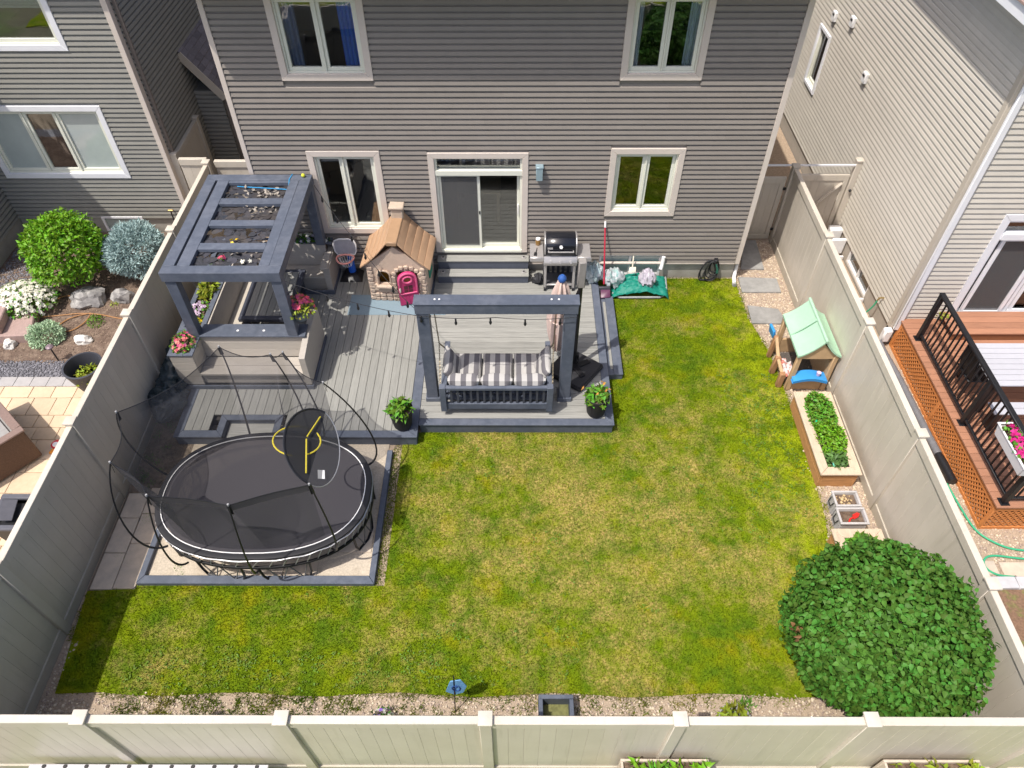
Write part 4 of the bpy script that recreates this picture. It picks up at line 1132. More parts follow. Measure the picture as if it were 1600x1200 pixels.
for x in (-4.95, -4.2):
    for y in (9.76, 10.95):
        part("leg", MB().box(x - .045, x + .045, y - .045, y + .045, ZD, .679), m_navy, tbl, bev=.005)

# ------------------------------------------------------------------ pergola with camouflage netting
pg = thing("pergola", "slate blue pergola over the corner bench, roofed with leafy camouflage netting", "pergola", (-4.65, 10.2, ZD))
for x in (-5.49, -3.80):
    for y in (8.96, 11.52):
        part("post", MB().box(x - .085, x + .085, y - .085, y + .085, 1.107 if (y < 10 and x > -5) else (1.064 if x < -5 else 1.057), 2.318), m_blue, pg, bev=.006)
part("beam", MB().box(-5.60, -3.70, 8.85, 9.04, 2.32, 2.50), m_blue, pg, bev=.005)
part("beam", MB().box(-5.60, -3.70, 11.46, 11.64, 2.32, 2.50), m_blue, pg, bev=.005)
part("beam", MB().box(-5.60, -5.41, 9.042, 11.458, 2.32, 2.499), m_blue, pg, bev=.005)
part("beam", MB().box(-3.90, -3.70, 9.042, 11.458, 2.32, 2.499), m_blue, pg, bev=.005)
part("rafter", MB().box(-5.37, -5.165, 9.043, 11.457, 2.42, 2.497), m_blue, pg, bev=.004)
part("rafter", MB().box(-4.07, -3.903, 9.043, 11.457, 2.42, 2.497), m_blue, pg, bev=.004)
slats = [(11.38, 11.457), (10.73, 10.90), (10.10, 10.26), (9.46, 9.63)]
for a, b in slats:
    part("cross_slat", MB().box(-5.163, -4.072, a, b, 2.43, 2.494), m_blue, pg, bev=.004)
m_camo = mat("camouflage_net", (.038, .039, .048), .7, .15, 20, island=.30, hue=.03, col2=(.055, .048, .047), c2scale=3)
m_camo2 = mat("net_light_spots", (.27, .24, .205), .7, .2, 20, island=.3)  # pale pieces painted for the light seen through the netting
n = 440
xy = rng.uniform((-5.19, 9.03), (-4.05, 11.46), (n, 2))
P = np.column_stack([xy, rng.uniform(2.40, 2.425, n)])
U = unit(np.column_stack([rng.normal(size=(n, 2)), rng.normal(size=n) * .04])); Nn = unit(np.column_stack([rng.normal(size=(n, 2)) * .06, np.ones(n)]))
V, F = round_leaf_arrays(P - U * .05, U, Nn, rng.uniform(.13, .21, n), rng.uniform(.09, .15, n), fold=.02, droop=.06)
cn = np_obj("netting", np_mesh("netting", V - np.array(OFF[pg.name]), F, m_camo), pg, kind="stuff"); OFF[cn.name] = OFF[pg.name]
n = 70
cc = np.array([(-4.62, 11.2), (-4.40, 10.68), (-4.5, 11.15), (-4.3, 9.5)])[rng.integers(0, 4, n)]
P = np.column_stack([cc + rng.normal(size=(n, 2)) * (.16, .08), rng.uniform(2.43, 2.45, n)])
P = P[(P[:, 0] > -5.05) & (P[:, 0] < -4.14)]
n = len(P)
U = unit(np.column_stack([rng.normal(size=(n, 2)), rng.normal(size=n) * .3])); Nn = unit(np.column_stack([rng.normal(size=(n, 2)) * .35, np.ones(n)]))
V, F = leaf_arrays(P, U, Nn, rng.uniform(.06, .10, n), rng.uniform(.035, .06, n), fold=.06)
cn2 = np_obj("netting", np_mesh("netting_light_spots", V - np.array(OFF[pg.name]), F, m_camo2), pg, kind="stuff"); OFF[cn2.name] = OFF[pg.name]  # bright spots of light drawn as pale pieces
clump("artificial_flower", "bright pink artificial flower on the netting in the front bay of the pergola", "flower", (-4.72, 9.26, 2.43), .05, .05, 0, None, 3, m_petp, psize=(.04, .06))
clump("artificial_flower", "white artificial flower on the netting in the front bay of the pergola", "flower", (-4.33, 9.22, 2.43), .08, .04, 0, None, 3, m_petw, psize=(.03, .05))
clump("artificial_flower", "yellow orange artificial flowers on the second netting bay from the front", "flower", (-4.62, 9.70, 2.44), .08, .04, 0, None, 4, m_pety, psize=(.03, .045))
single("tennis_ball", MB().lathe([(.002, -.036), (.02, -.03), (.034, -.012), (.036, 0), (.034, .012), (.02, .03), (.002, .036)], (-3.84, 11.55, 2.537), 12), mat("ball_yellow", (.60, .62, .05), .8), "yellow green tennis ball on the back right corner of the pergola", "ball")
single("blue_rope", MB().tube([(-4.05, 11.66, 2.2), (-4.06, 11.64, 2.505), (-4.08, 11.46, 2.51), (-4.07, 11.40, 2.50), (-4.09, 11.25, 2.44), (-5.0, 11.33, 2.45)], .008, 6), mat("cord_blue", (.03, .30, .60)), "bright blue cord tied over the rear beam of the pergola", "cord")

clump("flowers", "pink flowers spilling from the corner planter by the black bundle", "flowers", (-5.64, 8.74, .98), (.20, .24), .22, 160, m_leafG, 46, [m_petp, mat("petal_salmon", (.80, .28, .25), .5, .1, 20, island=.3, trans=.2)], psize=(.03, .05))
clump("flowers", "white and lilac flowers in the long planter behind the front pergola post", "flowers", (-5.62, 9.62, .97), (.16, .20), .16, 60, m_leafG, 34, m_petl)
clump("flowers", "yellow flower at the near end of the long fence planter", "flowers", (-5.62, 9.30, .97), (.12, .10), .14, 40, m_leafG, 10, m_pety, psize=(.035, .05))
clump("plant", "yellow green grassy plant in the long fence planter", "plant", (-5.62, 10.15, .97), (.14, .28), .22, 180, m_leafY, lsize=(.06, .14))
clump("plant", "dark green leafy plant at the far end of the long fence planter", "plant", (-5.62, 10.75, .97), (.15, .25), .20, 140, m_leafG)
clump("flowers", "white flowers with dark leaves in the planter below the house window", "flowers", (-4.1, 11.6, .96), (.45, .09), .24, 120, m_leafT, 40, [mat("petal_mauve", (.45, .42, .52), .5, .1, 20, island=.3), m_petw])
hb = clump("hanging_basket", "hanging basket of pink and yellow flowers on the front right pergola post", "flower basket", (-3.66, 9.12, 1.40), (.26, .24), .34, 260, m_leafY, 54, [m_petp, mat("petal_rose", (.75, .16, .20), .5, .1, 20, island=.3, trans=.2)], psize=(.04, .06))
part("bowl", MB().lathe([(.03, -.14), (.10, -.13), (.16, -.06), (.185, .05), (.17, .05)], (-3.66, 9.12, 1.42), 18), mat("pot_slate", (.15, .18, .20), .5), hb)
part("hook", MB().tube([(-3.715, 8.97, 1.95), (-3.66, 9.0, 2.0), (-3.66, 9.12, 1.97), (-3.66, 9.12, 1.47)], .006, 5), m_blackm, hb)

# ------------------------------------------------------------------ swing
sf = thing("timber_swing_stand", "slate blue timber swing frame on the front of the deck", "swing frame", (-.3, 8.26, ZD))
for x in (-1.42, .845):
    part("post", MB().box(x - .095, x + .095, 8.165, 8.355, ZD + .001, 2.268), m_blue, sf, bev=.006)
    part("post_base", MB().box(x - .12, x + .12, 8.14, 8.164, ZD + .001, ZD + .09).box(x - .12, x + .12, 8.356, 8.38, ZD + .001, ZD + .09).box(x - .12, x - .096, 8.1645, 8.3555, ZD + .001, ZD + .089).box(x + .096, x + .12, 8.1645, 8.3555, ZD + .001, ZD + .089), m_blue, sf, bev=.004)
part("beam", MB().box(-1.53, .96, 8.155, 8.365, 2.27, 2.46), m_blue, sf, bev=.006)
part("beam_cap", MB().box(-1.545, .975, 8.145, 8.375, 2.461, 2.482), m_blue, sf, bev=.004)
for x in (-1.22, -1.15, .55, .66):
    part("screw_cap", MB().lathe([(.016, 0), (.016, .006)], (x, 8.26, 2.4825), 8), m_white, sf)
sb = thing("porch_swing", "slate blue slatted porch swing hanging from the frame on chains", "porch swing", (-.3, 8.4, .6))
def sbar(nm, *a, **k): return part(nm, MB().box(*a), m_blue, sb, bev=.005)
yb = 7.87
sbar("back_rail", -1.22, .60, yb - .035, yb + .035, .87, .93)
sbar("back_rail", -1.15, .53, yb - .03, yb + .03, .40, .53)
for x in (-1.195, .575):
    sbar("back_post", x - .05, x + .05, yb - .055, yb + .055, .36, .945)
for k in range(15):
    x = -1.06 + k * 1.53 / 14
    part("slat", MB().box(x - .018, x + .018, yb - .012, yb + .012, .531, .869), mat("paint_dark_slate", (.055, .06, .08)), sb)
for x in (-1.175, .565):
    sbar("seat_side", x - .03, x + .03, yb + .06, 8.92, .42, .52)
    sbar("armrest", x - .045, x + .045, yb + .06, 8.97, .85, .89)
    sbar("arm_post", x - .035, x + .035, 8.87, 8.94, .42, .85)
    for j in range(4):
        sbar("arm_slat", x - .012, x + .012, 8.05 + j * .2, 8.09 + j * .2, .52, .85)
for k in range(7):
    y = 7.98 + k * .14
    sbar("seat_slat", -1.14, .53, y, y + .11, .47, .495)
m_str = mat_stripes("cushion_stripes", (.150, .143, .152), (.44, .425, .405), .088)
def pillow(name, label, cx, cy, cz, sx, sy, sz, rot=(0, 0, 0), group=None, material=None, rotobj=0.0):
    nu, nv = 14, 10
    mb = MB(); k0 = 0
    top, bot = [], []
    for i in range(nu + 1):
        rt_, rb_ = [], []
        for j in range(nv + 1):
            u, v = i / nu * 2 - 1, j / nv * 2 - 1
            e = (max(0, 1 - abs(u) ** 5) ** .5) * (max(0, 1 - abs(v) ** 5) ** .5)
            wob = 1 + .12 * math.sin(5 * u + 3 * v + cx * 7) * .6
            px, py = sx / 2 * u * (1 - .03 * (1 - e)), sy / 2 * v
            tuft = 1 - .35 * math.exp(-((abs(u) - .45) ** 2 + v * v) * 60)
            rt_.append((px, py, sz * (.14 + .5 * e * wob * tuft))); rb_.append((px, py, -sz * (.08 + .36 * e)))
        top.append(rt_); bot.append(rb_)
    mb.grid(top); n1 = len(mb.v); mb.grid(bot)
    b = nv + 1
    ring = [(i, 0) for i in range(nu)] + [(nu, j) for j in range(nv)] + [(i, nv) for i in range(nu, 0, -1)] + [(0, j) for j in range(nv, 0, -1)]
    for q in range(len(ring)):
        a_, c_ = ring[q], ring[(q + 1) % len(ring)]
        mb.f.append((a_[0] * b + a_[1], c_[0] * b + c_[1], n1 + c_[0] * b + c_[1], n1 + a_[0] * b + a_[1]))
    me = mb.mesh(name, material or m_str, smooth=True)
    o = bpy.data.objects.new(name, me); COL.objects.link(o)
    o.location = (cx, cy, cz); o.rotation_euler = rot
    OFF[o.name] = Vector((cx, cy, cz))
    _props(o, label, "cushion", group, None)
    return o
names3 = ["left", "middle", "right"]
for k, x in enumerate((-.845, -.305, .235)):
    w3 = ["beside the left armrest", "between two others", "beside the right armrest"][k]
    pillow("seat_cushion", f"grey and white striped seat cushion on the porch swing, {names3[k]} of three", x, 8.58, .585, .535, .72, .17, (.0, 0, 0), "striped cushions on the swing")
    pillow("back_cushion", f"grey and white striped back cushion against the slatted swing back, {names3[k]} of three", x, 8.06, .80, .535, .52, .22, (-1.05, 0, .02 * (k - 1)), "striped cushions on the swing")
pillow("bolster", "striped cushion leaning against the left armrest of the swing", -1.08, 8.45, .76, .50, .62, .16, (0, 1.15, 0), "striped cushions on the swing")
pillow("bolster", "striped cushion leaning against the right armrest of the swing", .47, 8.45, .76, .50, .62, .16, (0, -1.15, 0), "striped cushions on the swing")
m_chain = mat("chain_brass", (.30, .25, .17), .4, .2, 30, metal=.6)
def chain(a, b, label):
    a, b = Vector(a), Vector(b)
    L_ = (b - a).length; n_ = int(L_ / .032)
    d = (b - a).normalized(); s1 = d.orthogonal().normalized(); s2 = d.cross(s1)
    mb = MB()
    for k in range(n_):
        c = a + d * ((k + .5) * L_ / n_); s = s1 if k % 2 else s2
        mb.tube([c + d * (.022 * math.cos(t)) + s * (.011 * math.sin(t)) for t in np.linspace(0, 2 * math.pi, 9)[:-1]], .0045, 4, closed=True)
    return mb
for x, sd in ((-1.25, "left"), (.63, "right")):
    ch = thing("swing_chain", f"brass coloured chain holding up the {sd} end of the porch swing", "chain", (x, 8.26, 2.27), group="swing chains")
    part("links", chain((x, 8.26, 2.27), (x, 8.45, 1.35), ""), m_chain, ch, kind="stuff")
    part("links", chain((x, 8.45, 1.35), (x + (.02 if x < 0 else -.02), 8.88, .82), ""), m_chain, ch, kind="stuff")
    part("links", chain((x, 8.45, 1.35), (x + (.02 if x < 0 else -.02), 7.92, .93), ""), m_chain, ch, kind="stuff")
    part("hook", MB().box(x - .03, x + .03, 8.22, 8.30, 2.24, 2.269), m_blackm, ch, bev=.004)

# ------------------------------------------------------------------ cantilever umbrella, closed
um = thing("umbrella", "closed cantilever umbrella with a pale pink canopy on a black square base", "umbrella", (1.06, 8.95, ZD))
ub = MB()
q = [(1.06 + .53 * math.cos(a), 8.86 + .53 * math.sin(a)) for a in (R(-82), R(8), R(98), R(188))]
ub.prism(q, ZD + .001, ZD + .11)
part("base", ub, mat("black_base", (.03, .03, .033), .55, .1, 10), um, bev=.02, seg=2)
part("base_cross", MB().bar((.80, 8.72, ZD + .125), (1.32, 9.0, ZD + .125), .10, .03).bar((.95, 9.12, ZD + .1255), (1.19, 8.62, ZD + .1255), .10, .029), m_blackm, um, bev=.006)
part("mast", MB().tube([(1.05, 8.95, ZD + .12), (1.055, 9.0, 2.15)], .04, 12), m_blackm, um)
part("crank", MB().box(1.07, 1.13, 8.93, 9.0, .42, .58).tube([(1.10, 8.93, .5), (1.10, 8.86, .5), (1.10, 8.86, .42)], .012, 6), m_black, um, bev=.005)
part("mast_head", MB().box(1.0, 1.12, 8.95, 9.10, 2.10, 2.62), mat("umbrella_taupe", (.27, .25, .23), .5), um, bev=.012)
part("arm", MB().tube([(1.04, 9.0, 2.05), (.95, 9.1, 1.6), (.83, 9.18, 1.2)], .022, 8), m_blackm, um)
m_can = mat("canopy_pink", (.63, .49, .435), .85, .07, 9)
cm = MB()
ringn = 40
P = []
for zz, r0 in ((2.06, .035), (2.0, .075), (1.8, .12), (1.5, .15), (1.2, .155), (.9, .14), (.6, .10), (.45, .06)):
    row = []
    for j in range(ringn):
        a = 2 * math.pi * j / ringn
        rr_ = r0 * (1 + .32 * math.sin(8 * a + zz * 1.5) + .1 * math.sin(3 * a + 4 * zz))
        row.append((.765 + rr_ * math.cos(a) + .05 * (2 - zz) * -.3, 9.2 + rr_ * math.sin(a), zz))
    row.append(row[0]); P.append(row)
cm.grid(P)
part("canopy", cm, m_can, um)
part("tie", MB().tube([(.755 + .165 * math.cos(t), 9.2 + .165 * math.sin(t), 1.22) for t in np.linspace(0, 6.2832, 24)[:-1]], .012, 5, closed=True), m_can, um)
part("hub", MB().lathe([(.02, 2.04), (.065, 2.06), (.075, 2.10), (.06, 2.14), (.03, 2.17)], (.768, 9.2, 0), 16), mat("hub_blue", (.03, .10, .34), .5), um)

# ------------------------------------------------------------------ trampoline
tp = thing("trampoline", "black oval trampoline with a net enclosure on bowed rods", "trampoline", (-3.7, 5.97, 0))
TC = (-3.71, 5.965)
def oval(t, s=0.0, ax=1.56, ay=1.10, e=2.35):
    c, s_ = math.cos(t), math.sin(t)
    return (TC[0] + (ax + s) * math.copysign(abs(c) ** (2 / e), c), TC[1] + (ay + s) * math.copysign(abs(s_) ** (2 / e), s_))
TT = [2 * math.pi * k / 64 for k in range(64)]
ZM = .74
m_mat = mat_net("trampoline_mat", (.036, .033, .039), .86)
mb = MB()
c0 = [(*oval(t, -.095), ZM - .012) for t in TT]
c1 = [(*oval(t, -.095), ZM) for t in TT]
mb.add(c0 + c1, [tuple(range(63, -1, -1)), tuple(range(64, 128))] + [(i, (i + 1) % 64, 64 + (i + 1) % 64, 64 + i) for i in range(64)])
part("jumping_mat", mb, m_mat, tp)
mb = MB()
P = []
for s, z in ((-.092, ZM - .005), (-.04, ZM + .006), (.008, ZM - .002), (.016, ZM - .022), (.0, ZM - .03), (-.09, ZM - .02)):
    row = [(*oval(t, s), z) for t in TT]; row.append(row[0]); P.append(row)
mb.grid(P)
part("edge_pad", mb, mat("trampoline_edge", (.016, .016, .019), .55, .1, 8), tp)
part("white_piping", MB().tube([(*oval(t, -.078), ZM + .009) for t in TT], .008, 5, closed=True), m_white, tp)
part("frame_rail", MB().tube([(*oval(t, -.02), ZM - .30) for t in TT], .026, 6, closed=True), m_blackm, tp)
mb = MB()
for k in range(56):
    t = 2 * math.pi * k / 56
    mb.tube([(*oval(t, -.02), ZM - .29), (*oval(t + .06, .02), ZM - .06)], .008, 4)
part("spring_rods", mb, mat("rod_grey", (.45, .45, .46), .4, metal=.5), tp, kind="stuff")
part("grey_rod_band", MB().tube([(*oval(t, .012), ZM - .055 + .012 * math.sin(24 * t)) for t in [6.2832 * k / 128 for k in range(128)]], .011, 5, closed=True), mat("rod_grey", (.45, .45, .46)), tp)
for t0 in (R(-107), R(-76), R(-18), R(25), R(75), R(115), R(160), R(205)):
    a, b = oval(t0 - .22, -.02), oval(t0 + .22, -.02)
    a2, b2 = oval(t0 - .18, -.03), oval(t0 + .18, -.03)
    part("leg", MB().tube([(*a, ZM - .30), (*oval(t0 - .21, -.03), .16), (*a2, .035), (*oval(t0, -.02), .03), (*b2, .035), (*oval(t0 + .21, -.03), .16), (*b, ZM - .30)], .019, 6), m_blackm, tp)
    mb = MB()
    for f0, f1 in ((-.14, -.06), (0.02, -.06), (.02, .10), (.17, .10)):
        mb.tube([(*oval(t0 + f0 * 1.2, -.02), ZM - .30), (*oval(t0 + f1 * 1.2, -.025), .035)], .010, 5)
    part("leg_brace", mb, mat("rod_grey_dark", (.16, .16, .165), .4, metal=.4), tp)
# bowed rods: foot on the frame, tip at the top of the net
ZT = 2.25
RODS = [((-4.99, 5.20), (-5.165, 5.40)), ((-4.62, 4.94), (-4.53, 4.905)), ((-3.60, 4.84), (-3.49, 4.77)), ((-2.62, 5.16), (-2.56, 5.07)),
        ((-2.30, 6.62), (-2.69, 6.77)), ((-3.10, 7.08), (-3.38, 7.36)), ((-3.35, 7.12), (-3.55, 7.32)), ((-4.25, 7.10), (-4.34, 7.47)), ((-5.22, 6.35), (-5.39, 6.23))]
tips = []
m_rod = mat("rod_black", (.014, .014, .016), .35, .1, 10)
for i, (f_, tpt) in enumerate(RODS):
    F0 = Vector((f_[0], f_[1], ZM - .25)); T0 = Vector((tpt[0], tpt[1], ZT))
    out = Vector((f_[0] - TC[0], (f_[1] - TC[1]) * 1.2, 0)).normalized()
    bow = .42 if i in (0, 4, 8) else .26
    A = F0 + out * bow + Vector((0, 0, .05)); B = T0 + out * bow * .9 - Vector((0, 0, .75))
    pts_ = [F0 * (1 - t) ** 3 + A * 3 * t * (1 - t) ** 2 + B * 3 * t * t * (1 - t) + T0 * t ** 3 for t in np.linspace(0, 1, 16)]
    rd_ = part("net_rod", MB().tube(pts_, [.017 - .007 * k / 15 for k in range(16)], 6), m_rod, tp)
    part("tip", MB().tube([T0 - Vector((0, 0, .0)), T0 + Vector((0, 0, .03))], .014, 6), mat("grey_plastic", (.3, .3, .3)), rd_)
    part("strap", MB().bar(T0 - Vector((0, 0, .01)), T0 - Vector((out.x * -.02, out.y * -.02, .17)), .05, .006, tuple(out)), m_rod, rd_)
    tips.append(T0)
# net wall: the top edge sags between the tips, the bottom edge follows the mat
m_netw = mat_net("net_mesh", (.060, .058, .064), .50)
m_netd = mat_net("net_mesh_dense", (.045, .042, .047), .80)
order = [0, 1, 2, 3, 4, 5, 6, 7, 8]
for a, b in zip(order, order[1:] + [0]):
    Ta, Tb_ = tips[a], tips[b]
    n_ = 12
    top, mid_, low = [], [], []
    for k in range(n_ + 1):
        t = k / n_
        q = Ta.lerp(Tb_, t)
        q.z -= .07 * 4 * t * (1 - t) * ((Tb_ - Ta).length / 1.3)
        ang = math.atan2((q.y - TC[1]) / 1.15, (q.x - TC[0]) / 1.58)
        c = Vector((TC[0], TC[1], q.z))
        q2 = q.lerp(c, .05 * math.sin(math.pi * t))
        lo = Vector((*oval(ang, -.14), ZM + .01))
        top.append(q2); mid_.append(q2.lerp(lo, .10) + Vector((0, 0, 0))); low.append(lo)
    rows = [top, mid_]
    gridrows = [mid_] + [[m0.lerp(l0, s) + (Vector((TC[0], TC[1], 0)) - Vector((m0.x, m0.y, 0))) * (.10 * math.sin(math.pi * s) * math.sin(math.pi * k / n_)) for k, (m0, l0) in enumerate(zip(mid_, low))] for s in np.linspace(0, 1, 7)[1:]]
    if (a, b) == (3, 4):
        continue                                   # the open doorway
    part("net_panel", MB().grid(gridrows), m_netw, tp, recalc=False)
    part("net_hem", MB().grid([top, mid_]), m_netd if a in (0, 1, 2) else m_netw, tp, recalc=False)
    part("net_cord", MB().tube(top, .006, 4), m_rod, tp)
# the mesh disc with a ring that hangs in the doorway
C1, C2 = Vector((-2.58, 6.26, 2.22)), Vector((-2.62, 5.16, 2.16))
dc = (C1 + C2) / 2; du = (C1 - C2) / 2
dv = Vector((-.36, .06, .26))
mb = MB()
arc = [dc + du * math.cos(t) + dv * math.sin(t) for t in np.linspace(0, math.pi, 25)]
mb.grid([[dc + (q - dc) * s + Vector((0, 0, -.05 * (1 - s) * 1.0)) for q in arc] for s in (0.0, .35, .7, 1.0)])
bb = part("goal_disc", mb, mat_net("net_black", (.012, .012, .014), .93), tp, recalc=False)
part("disc_rim", MB().tube(arc, .014, 6), m_rod, bb)
arc2 = [dc + du * math.cos(t) + Vector((.22, -.02, -.38)) * math.sin(t) for t in np.linspace(0, math.pi, 25)]
mb = MB(); mb.grid([[dc + (q - dc) * s for q in arc2] for s in (0.0, .4, .75, 1.0)])
part("goal_flap", mb, mat_net("net_grey", (.045, .05, .055), .45), tp, recalc=False)
part("flap_rim", MB().tube(arc2, .007, 5), mat("rod_grey", (.45, .45, .46)), bb)
m_yel = mat("foam_yellow", (.45, .37, .03), .6, .1, 10)
part("yellow_strap", MB().tube([dc + du * .80 + Vector((-.03, 0, .05)), dc + du * .15 + Vector((-.12, 0, .10))], .011, 6), m_yel, bb)
part("yellow_strap", MB().tube([dc + du * .08 + Vector((-.12, 0, .10)), dc - du * .80 + Vector((-.03, 0, .05))], .011, 6), m_yel, bb)
rc = dc + Vector((-.26, .06, .04))
part("ring", MB().tube([rc + Vector((.30 * math.cos(t), .24 * math.sin(t), -.05 * math.cos(t))) for t in np.linspace(0, 6.2832, 30)[:-1]], .011, 6, closed=True), m_yel, bb)
part("net_label", MB().obox((-2.52, 5.40, 2.0), (.09, .12, .006), (.3, .5, .3)), m_white, bb)
# timber border round the pad
tf = thing("timber_border", "slate blue timber border around the trampoline pad", "border", (-3.75, 4.88, 0))
part("timber", MB().prism([(-5.49, 4.825), (-2.04, 4.825), (-2.13, 4.955), (-5.40, 4.955)], -.03, .075), m_blue, tf, bev=.006)
part("timber", MB().prism([(-5.492, 4.828), (-5.402, 4.957), (-5.402, 6.70), (-5.492, 6.70)], -.03, .0745), m_blue, tf, bev=.006)
part("timber", MB().prism([(-2.038, 4.828), (-2.038, 7.22), (-2.128, 7.22), (-2.128, 4.957)], -.03, .0745), m_blue, tf, bev=.006)

# black bundled cover by the fence
bd = thing("cover_bundle", "crumpled black tarpaulin bundle slumped between the left fence and the planter", "tarpaulin", (-5.97, 8.2, 0))
def lumpy(path, radii, seed, nseg=26, rough=.22, flat=1.0):
    mb = MB(); P = []
    for i, (q, r_) in enumerate(zip(path, radii)):
        row = []
        d = (Vector(path[min(i + 1, len(path) - 1)]) - Vector(path[max(i - 1, 0)])).normalized()
        u = d.orthogonal().normalized(); w = d.cross(u)
        for j in range(nseg):
            a = 2 * math.pi * j / nseg
            from mathutils import noise as _n
            nn = _n.noise(Vector((math.cos(a) * 2.2 + seed, math.sin(a) * 2.2, i * .55))) + .6 * _n.noise(Vector((math.cos(a) * 5 + seed, math.sin(a) * 5, i * 1.3)))
            rr_ = r_ * (1 + rough * nn * 1.6)
            row.append(Vector(q) + (u * math.cos(a) + w * math.sin(a)) * rr_)
        row.append(row[0].copy()); P.append(row)
    mb.grid(P)
    return mb
pth_ = []
for t in np.linspace(0, 1, 34):
    pth_.append((-5.99 + .02 * math.sin(9 * t), 7.62 + 1.45 * t, .30 + .95 * max(0, t - .42) ** 1.15))
rad = [.03 + .27 * math.sin(min(1, t * 2.8) * math.pi / 2) * (1 - .78 * max(0, t - .30) / .7) for t in np.linspace(0, 1, 34)]
m_tarp = mat("tarp_black", (.024, .038, .046), .42, .3, 9, bump=.5, bscale=16, spec=.5)
part("folds", lumpy(pth_, rad, 3.1, 40, .27), m_tarp, bd)

# ------------------------------------------------------------------ toys and things on the deck
ph = thing("playhouse", "brown plastic playhouse with stone walls, tan roof and a magenta door", "playhouse", (-2.24, 11.18, ZD), rotz=R(-3), local=True)
m_stonew = mat("playhouse_stone", (.58, .455, .35), .75, .10, 14, bump=.4, bscale=45, col2=(.43, .335, .27), c2scale=6)
m_mort = mat("playhouse_wall", (.56, .43, .335), .75, .10, 14, bump=.3, bscale=45)
m_tan = mat("playhouse_roof", (.50, .315, .19), .55, .08, 7, bump=.1, bscale=50)
m_brn = mat("playhouse_ridge", (.36, .225, .13), .55, .08, 7)
hw, hd, he, hr = .57, .42, .86, 1.30
fy = -hd
def LY(y):
    return lambda a, d, z: (a, y - d, z)
Tf = LY(fy)
# front wall with openings: arched window left, arched door right
door_c, door_w, door_h = .20, .20, .78
win_c, win_w, win_b, win_t = -.25, .105, .42, .74
def arch(c, w_, b, t, n_=10):
    return [(c - w_, b)] + [(c + w_ * math.cos(a), t - w_ + w_ * math.sin(a)) for a in np.linspace(math.pi, 0, n_)] + [(c + w_, b)]
cells = wall_cells(Tf, -hw, hw, 0, he, [(win_c - win_w, win_c + win_w, win_b, win_t - .02), (door_c - door_w, door_c + door_w, 0.0, door_h - .04)], .05)
part("front_wall", cells, m_mort, ph, smooth=False)
part("gable", MB().prismT(Tf, [(-hw, he + .001), (hw, he + .001), (0, hr)], -.05, 0), m_mort, ph, smooth=False)
part("rear_wall", MB().prismT(LY(hd), [(-hw, 0), (hw, 0), (hw, he), (0, hr), (-hw, he)], 0, .05), m_mort, ph, smooth=False)
part("side_wall", MB().box(-hw, -hw + .05, fy + .051, hd - .051, 0, he), m_mort, ph, smooth=False)
part("side_wall", MB().box(hw - .05, hw, fy + .051, hd - .051, 0, he), m_mort, ph, smooth=False)
part("shutter", MB().box(hw + .001, hw + .03, -.2, .12, .40, .80), mat("shutter_green", (.01, .22, .14), .5), ph, bev=.01)
# moulded stones stand proud of the wall
sm_ = []
for z in np.arange(.02, .84, .092):
    for x in (-.50, .50):
        wv = random.uniform(.09, .13)
        sm_.append((x + random.uniform(-.01, .01), z + .045, wv, .082))
for x in np.arange(-.44, -.02, .125):
    for z in (.05, .15):
        sm_.append((x, z, .115, .088))
for a in np.linspace(0, math.pi, 9):
    sm_.append((door_c + .265 * math.cos(a), door_h - .2 + .265 * math.sin(a), .085, .085))
for z in np.arange(.05, .55, .095):
    for sgn in (-1, 1):
        sm_.append((door_c + sgn * .265, z, .09, .085))
for x in (-.42, -.09):
    for z in (.30, .385): sm_.append((x, z, .10, .075))
for x, z, wv, hv in sm_:
    part("stone", MB().obox((x, fy - .012, z), (wv, .04, hv), (0, random.uniform(-.08, .08), 0)), m_stonew, ph, bev=.014)
mb = MB()
mb.tube([(a, fy - .02, z) for a, z in arch(win_c, win_w + .02, win_b, win_t + .02)], .022, 6)
part("window_surround", mb, m_stonew, ph)
part("window_sill", MB().box(win_c - .16, win_c + .16, fy - .09, fy - .001, win_b - .06, win_b - .005), m_stonew, ph, bev=.015)
part("inside_panel", MB().box(-.4, .0, fy + .25, fy + .27, .1, .7), mat("inside_amber", (.42, .19, .02), .5), ph)
dr_ = MB()
poly_ = arch(0, .19, 0, .80, 12)
ds_ = .02
pk = mat("door_magenta", (.52, .035, .15), .4, .06, 6)
# the door stands a little open, hinged at its right side
hx, hy = door_c + .19, fy - .03
an = R(17)
def TD(a, d, z): 
    x, y = a - .19, -d
    return (hx + x * math.cos(an) - y * math.sin(an), hy + x * math.sin(an) + y * math.cos(an) , z + .02)
dmesh = MB()
dmesh.prismT(TD, [(p_[0], p_[1]) for p_ in poly_ if True], 0, .045)
dleaf = part("door", dmesh, pk, ph, bev=.008)
pkl = mat("door_pink", (.66, .11, .24), .4, .06, 6)
part("door_rim", MB().tube([TD(a, .05, z) for a, z in arch(0, .165, .30, .775, 14)], .02, 6, closed=True), pkl, dleaf)
part("porthole", MB().tube([TD(.085 * math.cos(t), .055, .63 + .075 * math.sin(t)) for t in np.linspace(0, 6.2832, 20)[:-1]], .02, 6, closed=True), pkl, dleaf)
mb = MB(); k0 = len(mb.v)
mb.add([TD(.066 * math.cos(t), .047, .63 + .057 * math.sin(t)) for t in np.linspace(0, 6.2832, 17)[:-1]], [tuple(range(16))])
part("porthole_pane", mb, mat("porthole_brown", (.20, .075, .02), .5), dleaf, smooth=False)
for a, z in ((-.045, .44), (.045, .44), (-.045, .34), (.045, .34)):
    part("door_window", MB().boxT(TD, a - .038, a + .038, .046, .05, z - .042, z + .042), mat("door_window_dark", (.10, .02, .03), .4), dleaf)
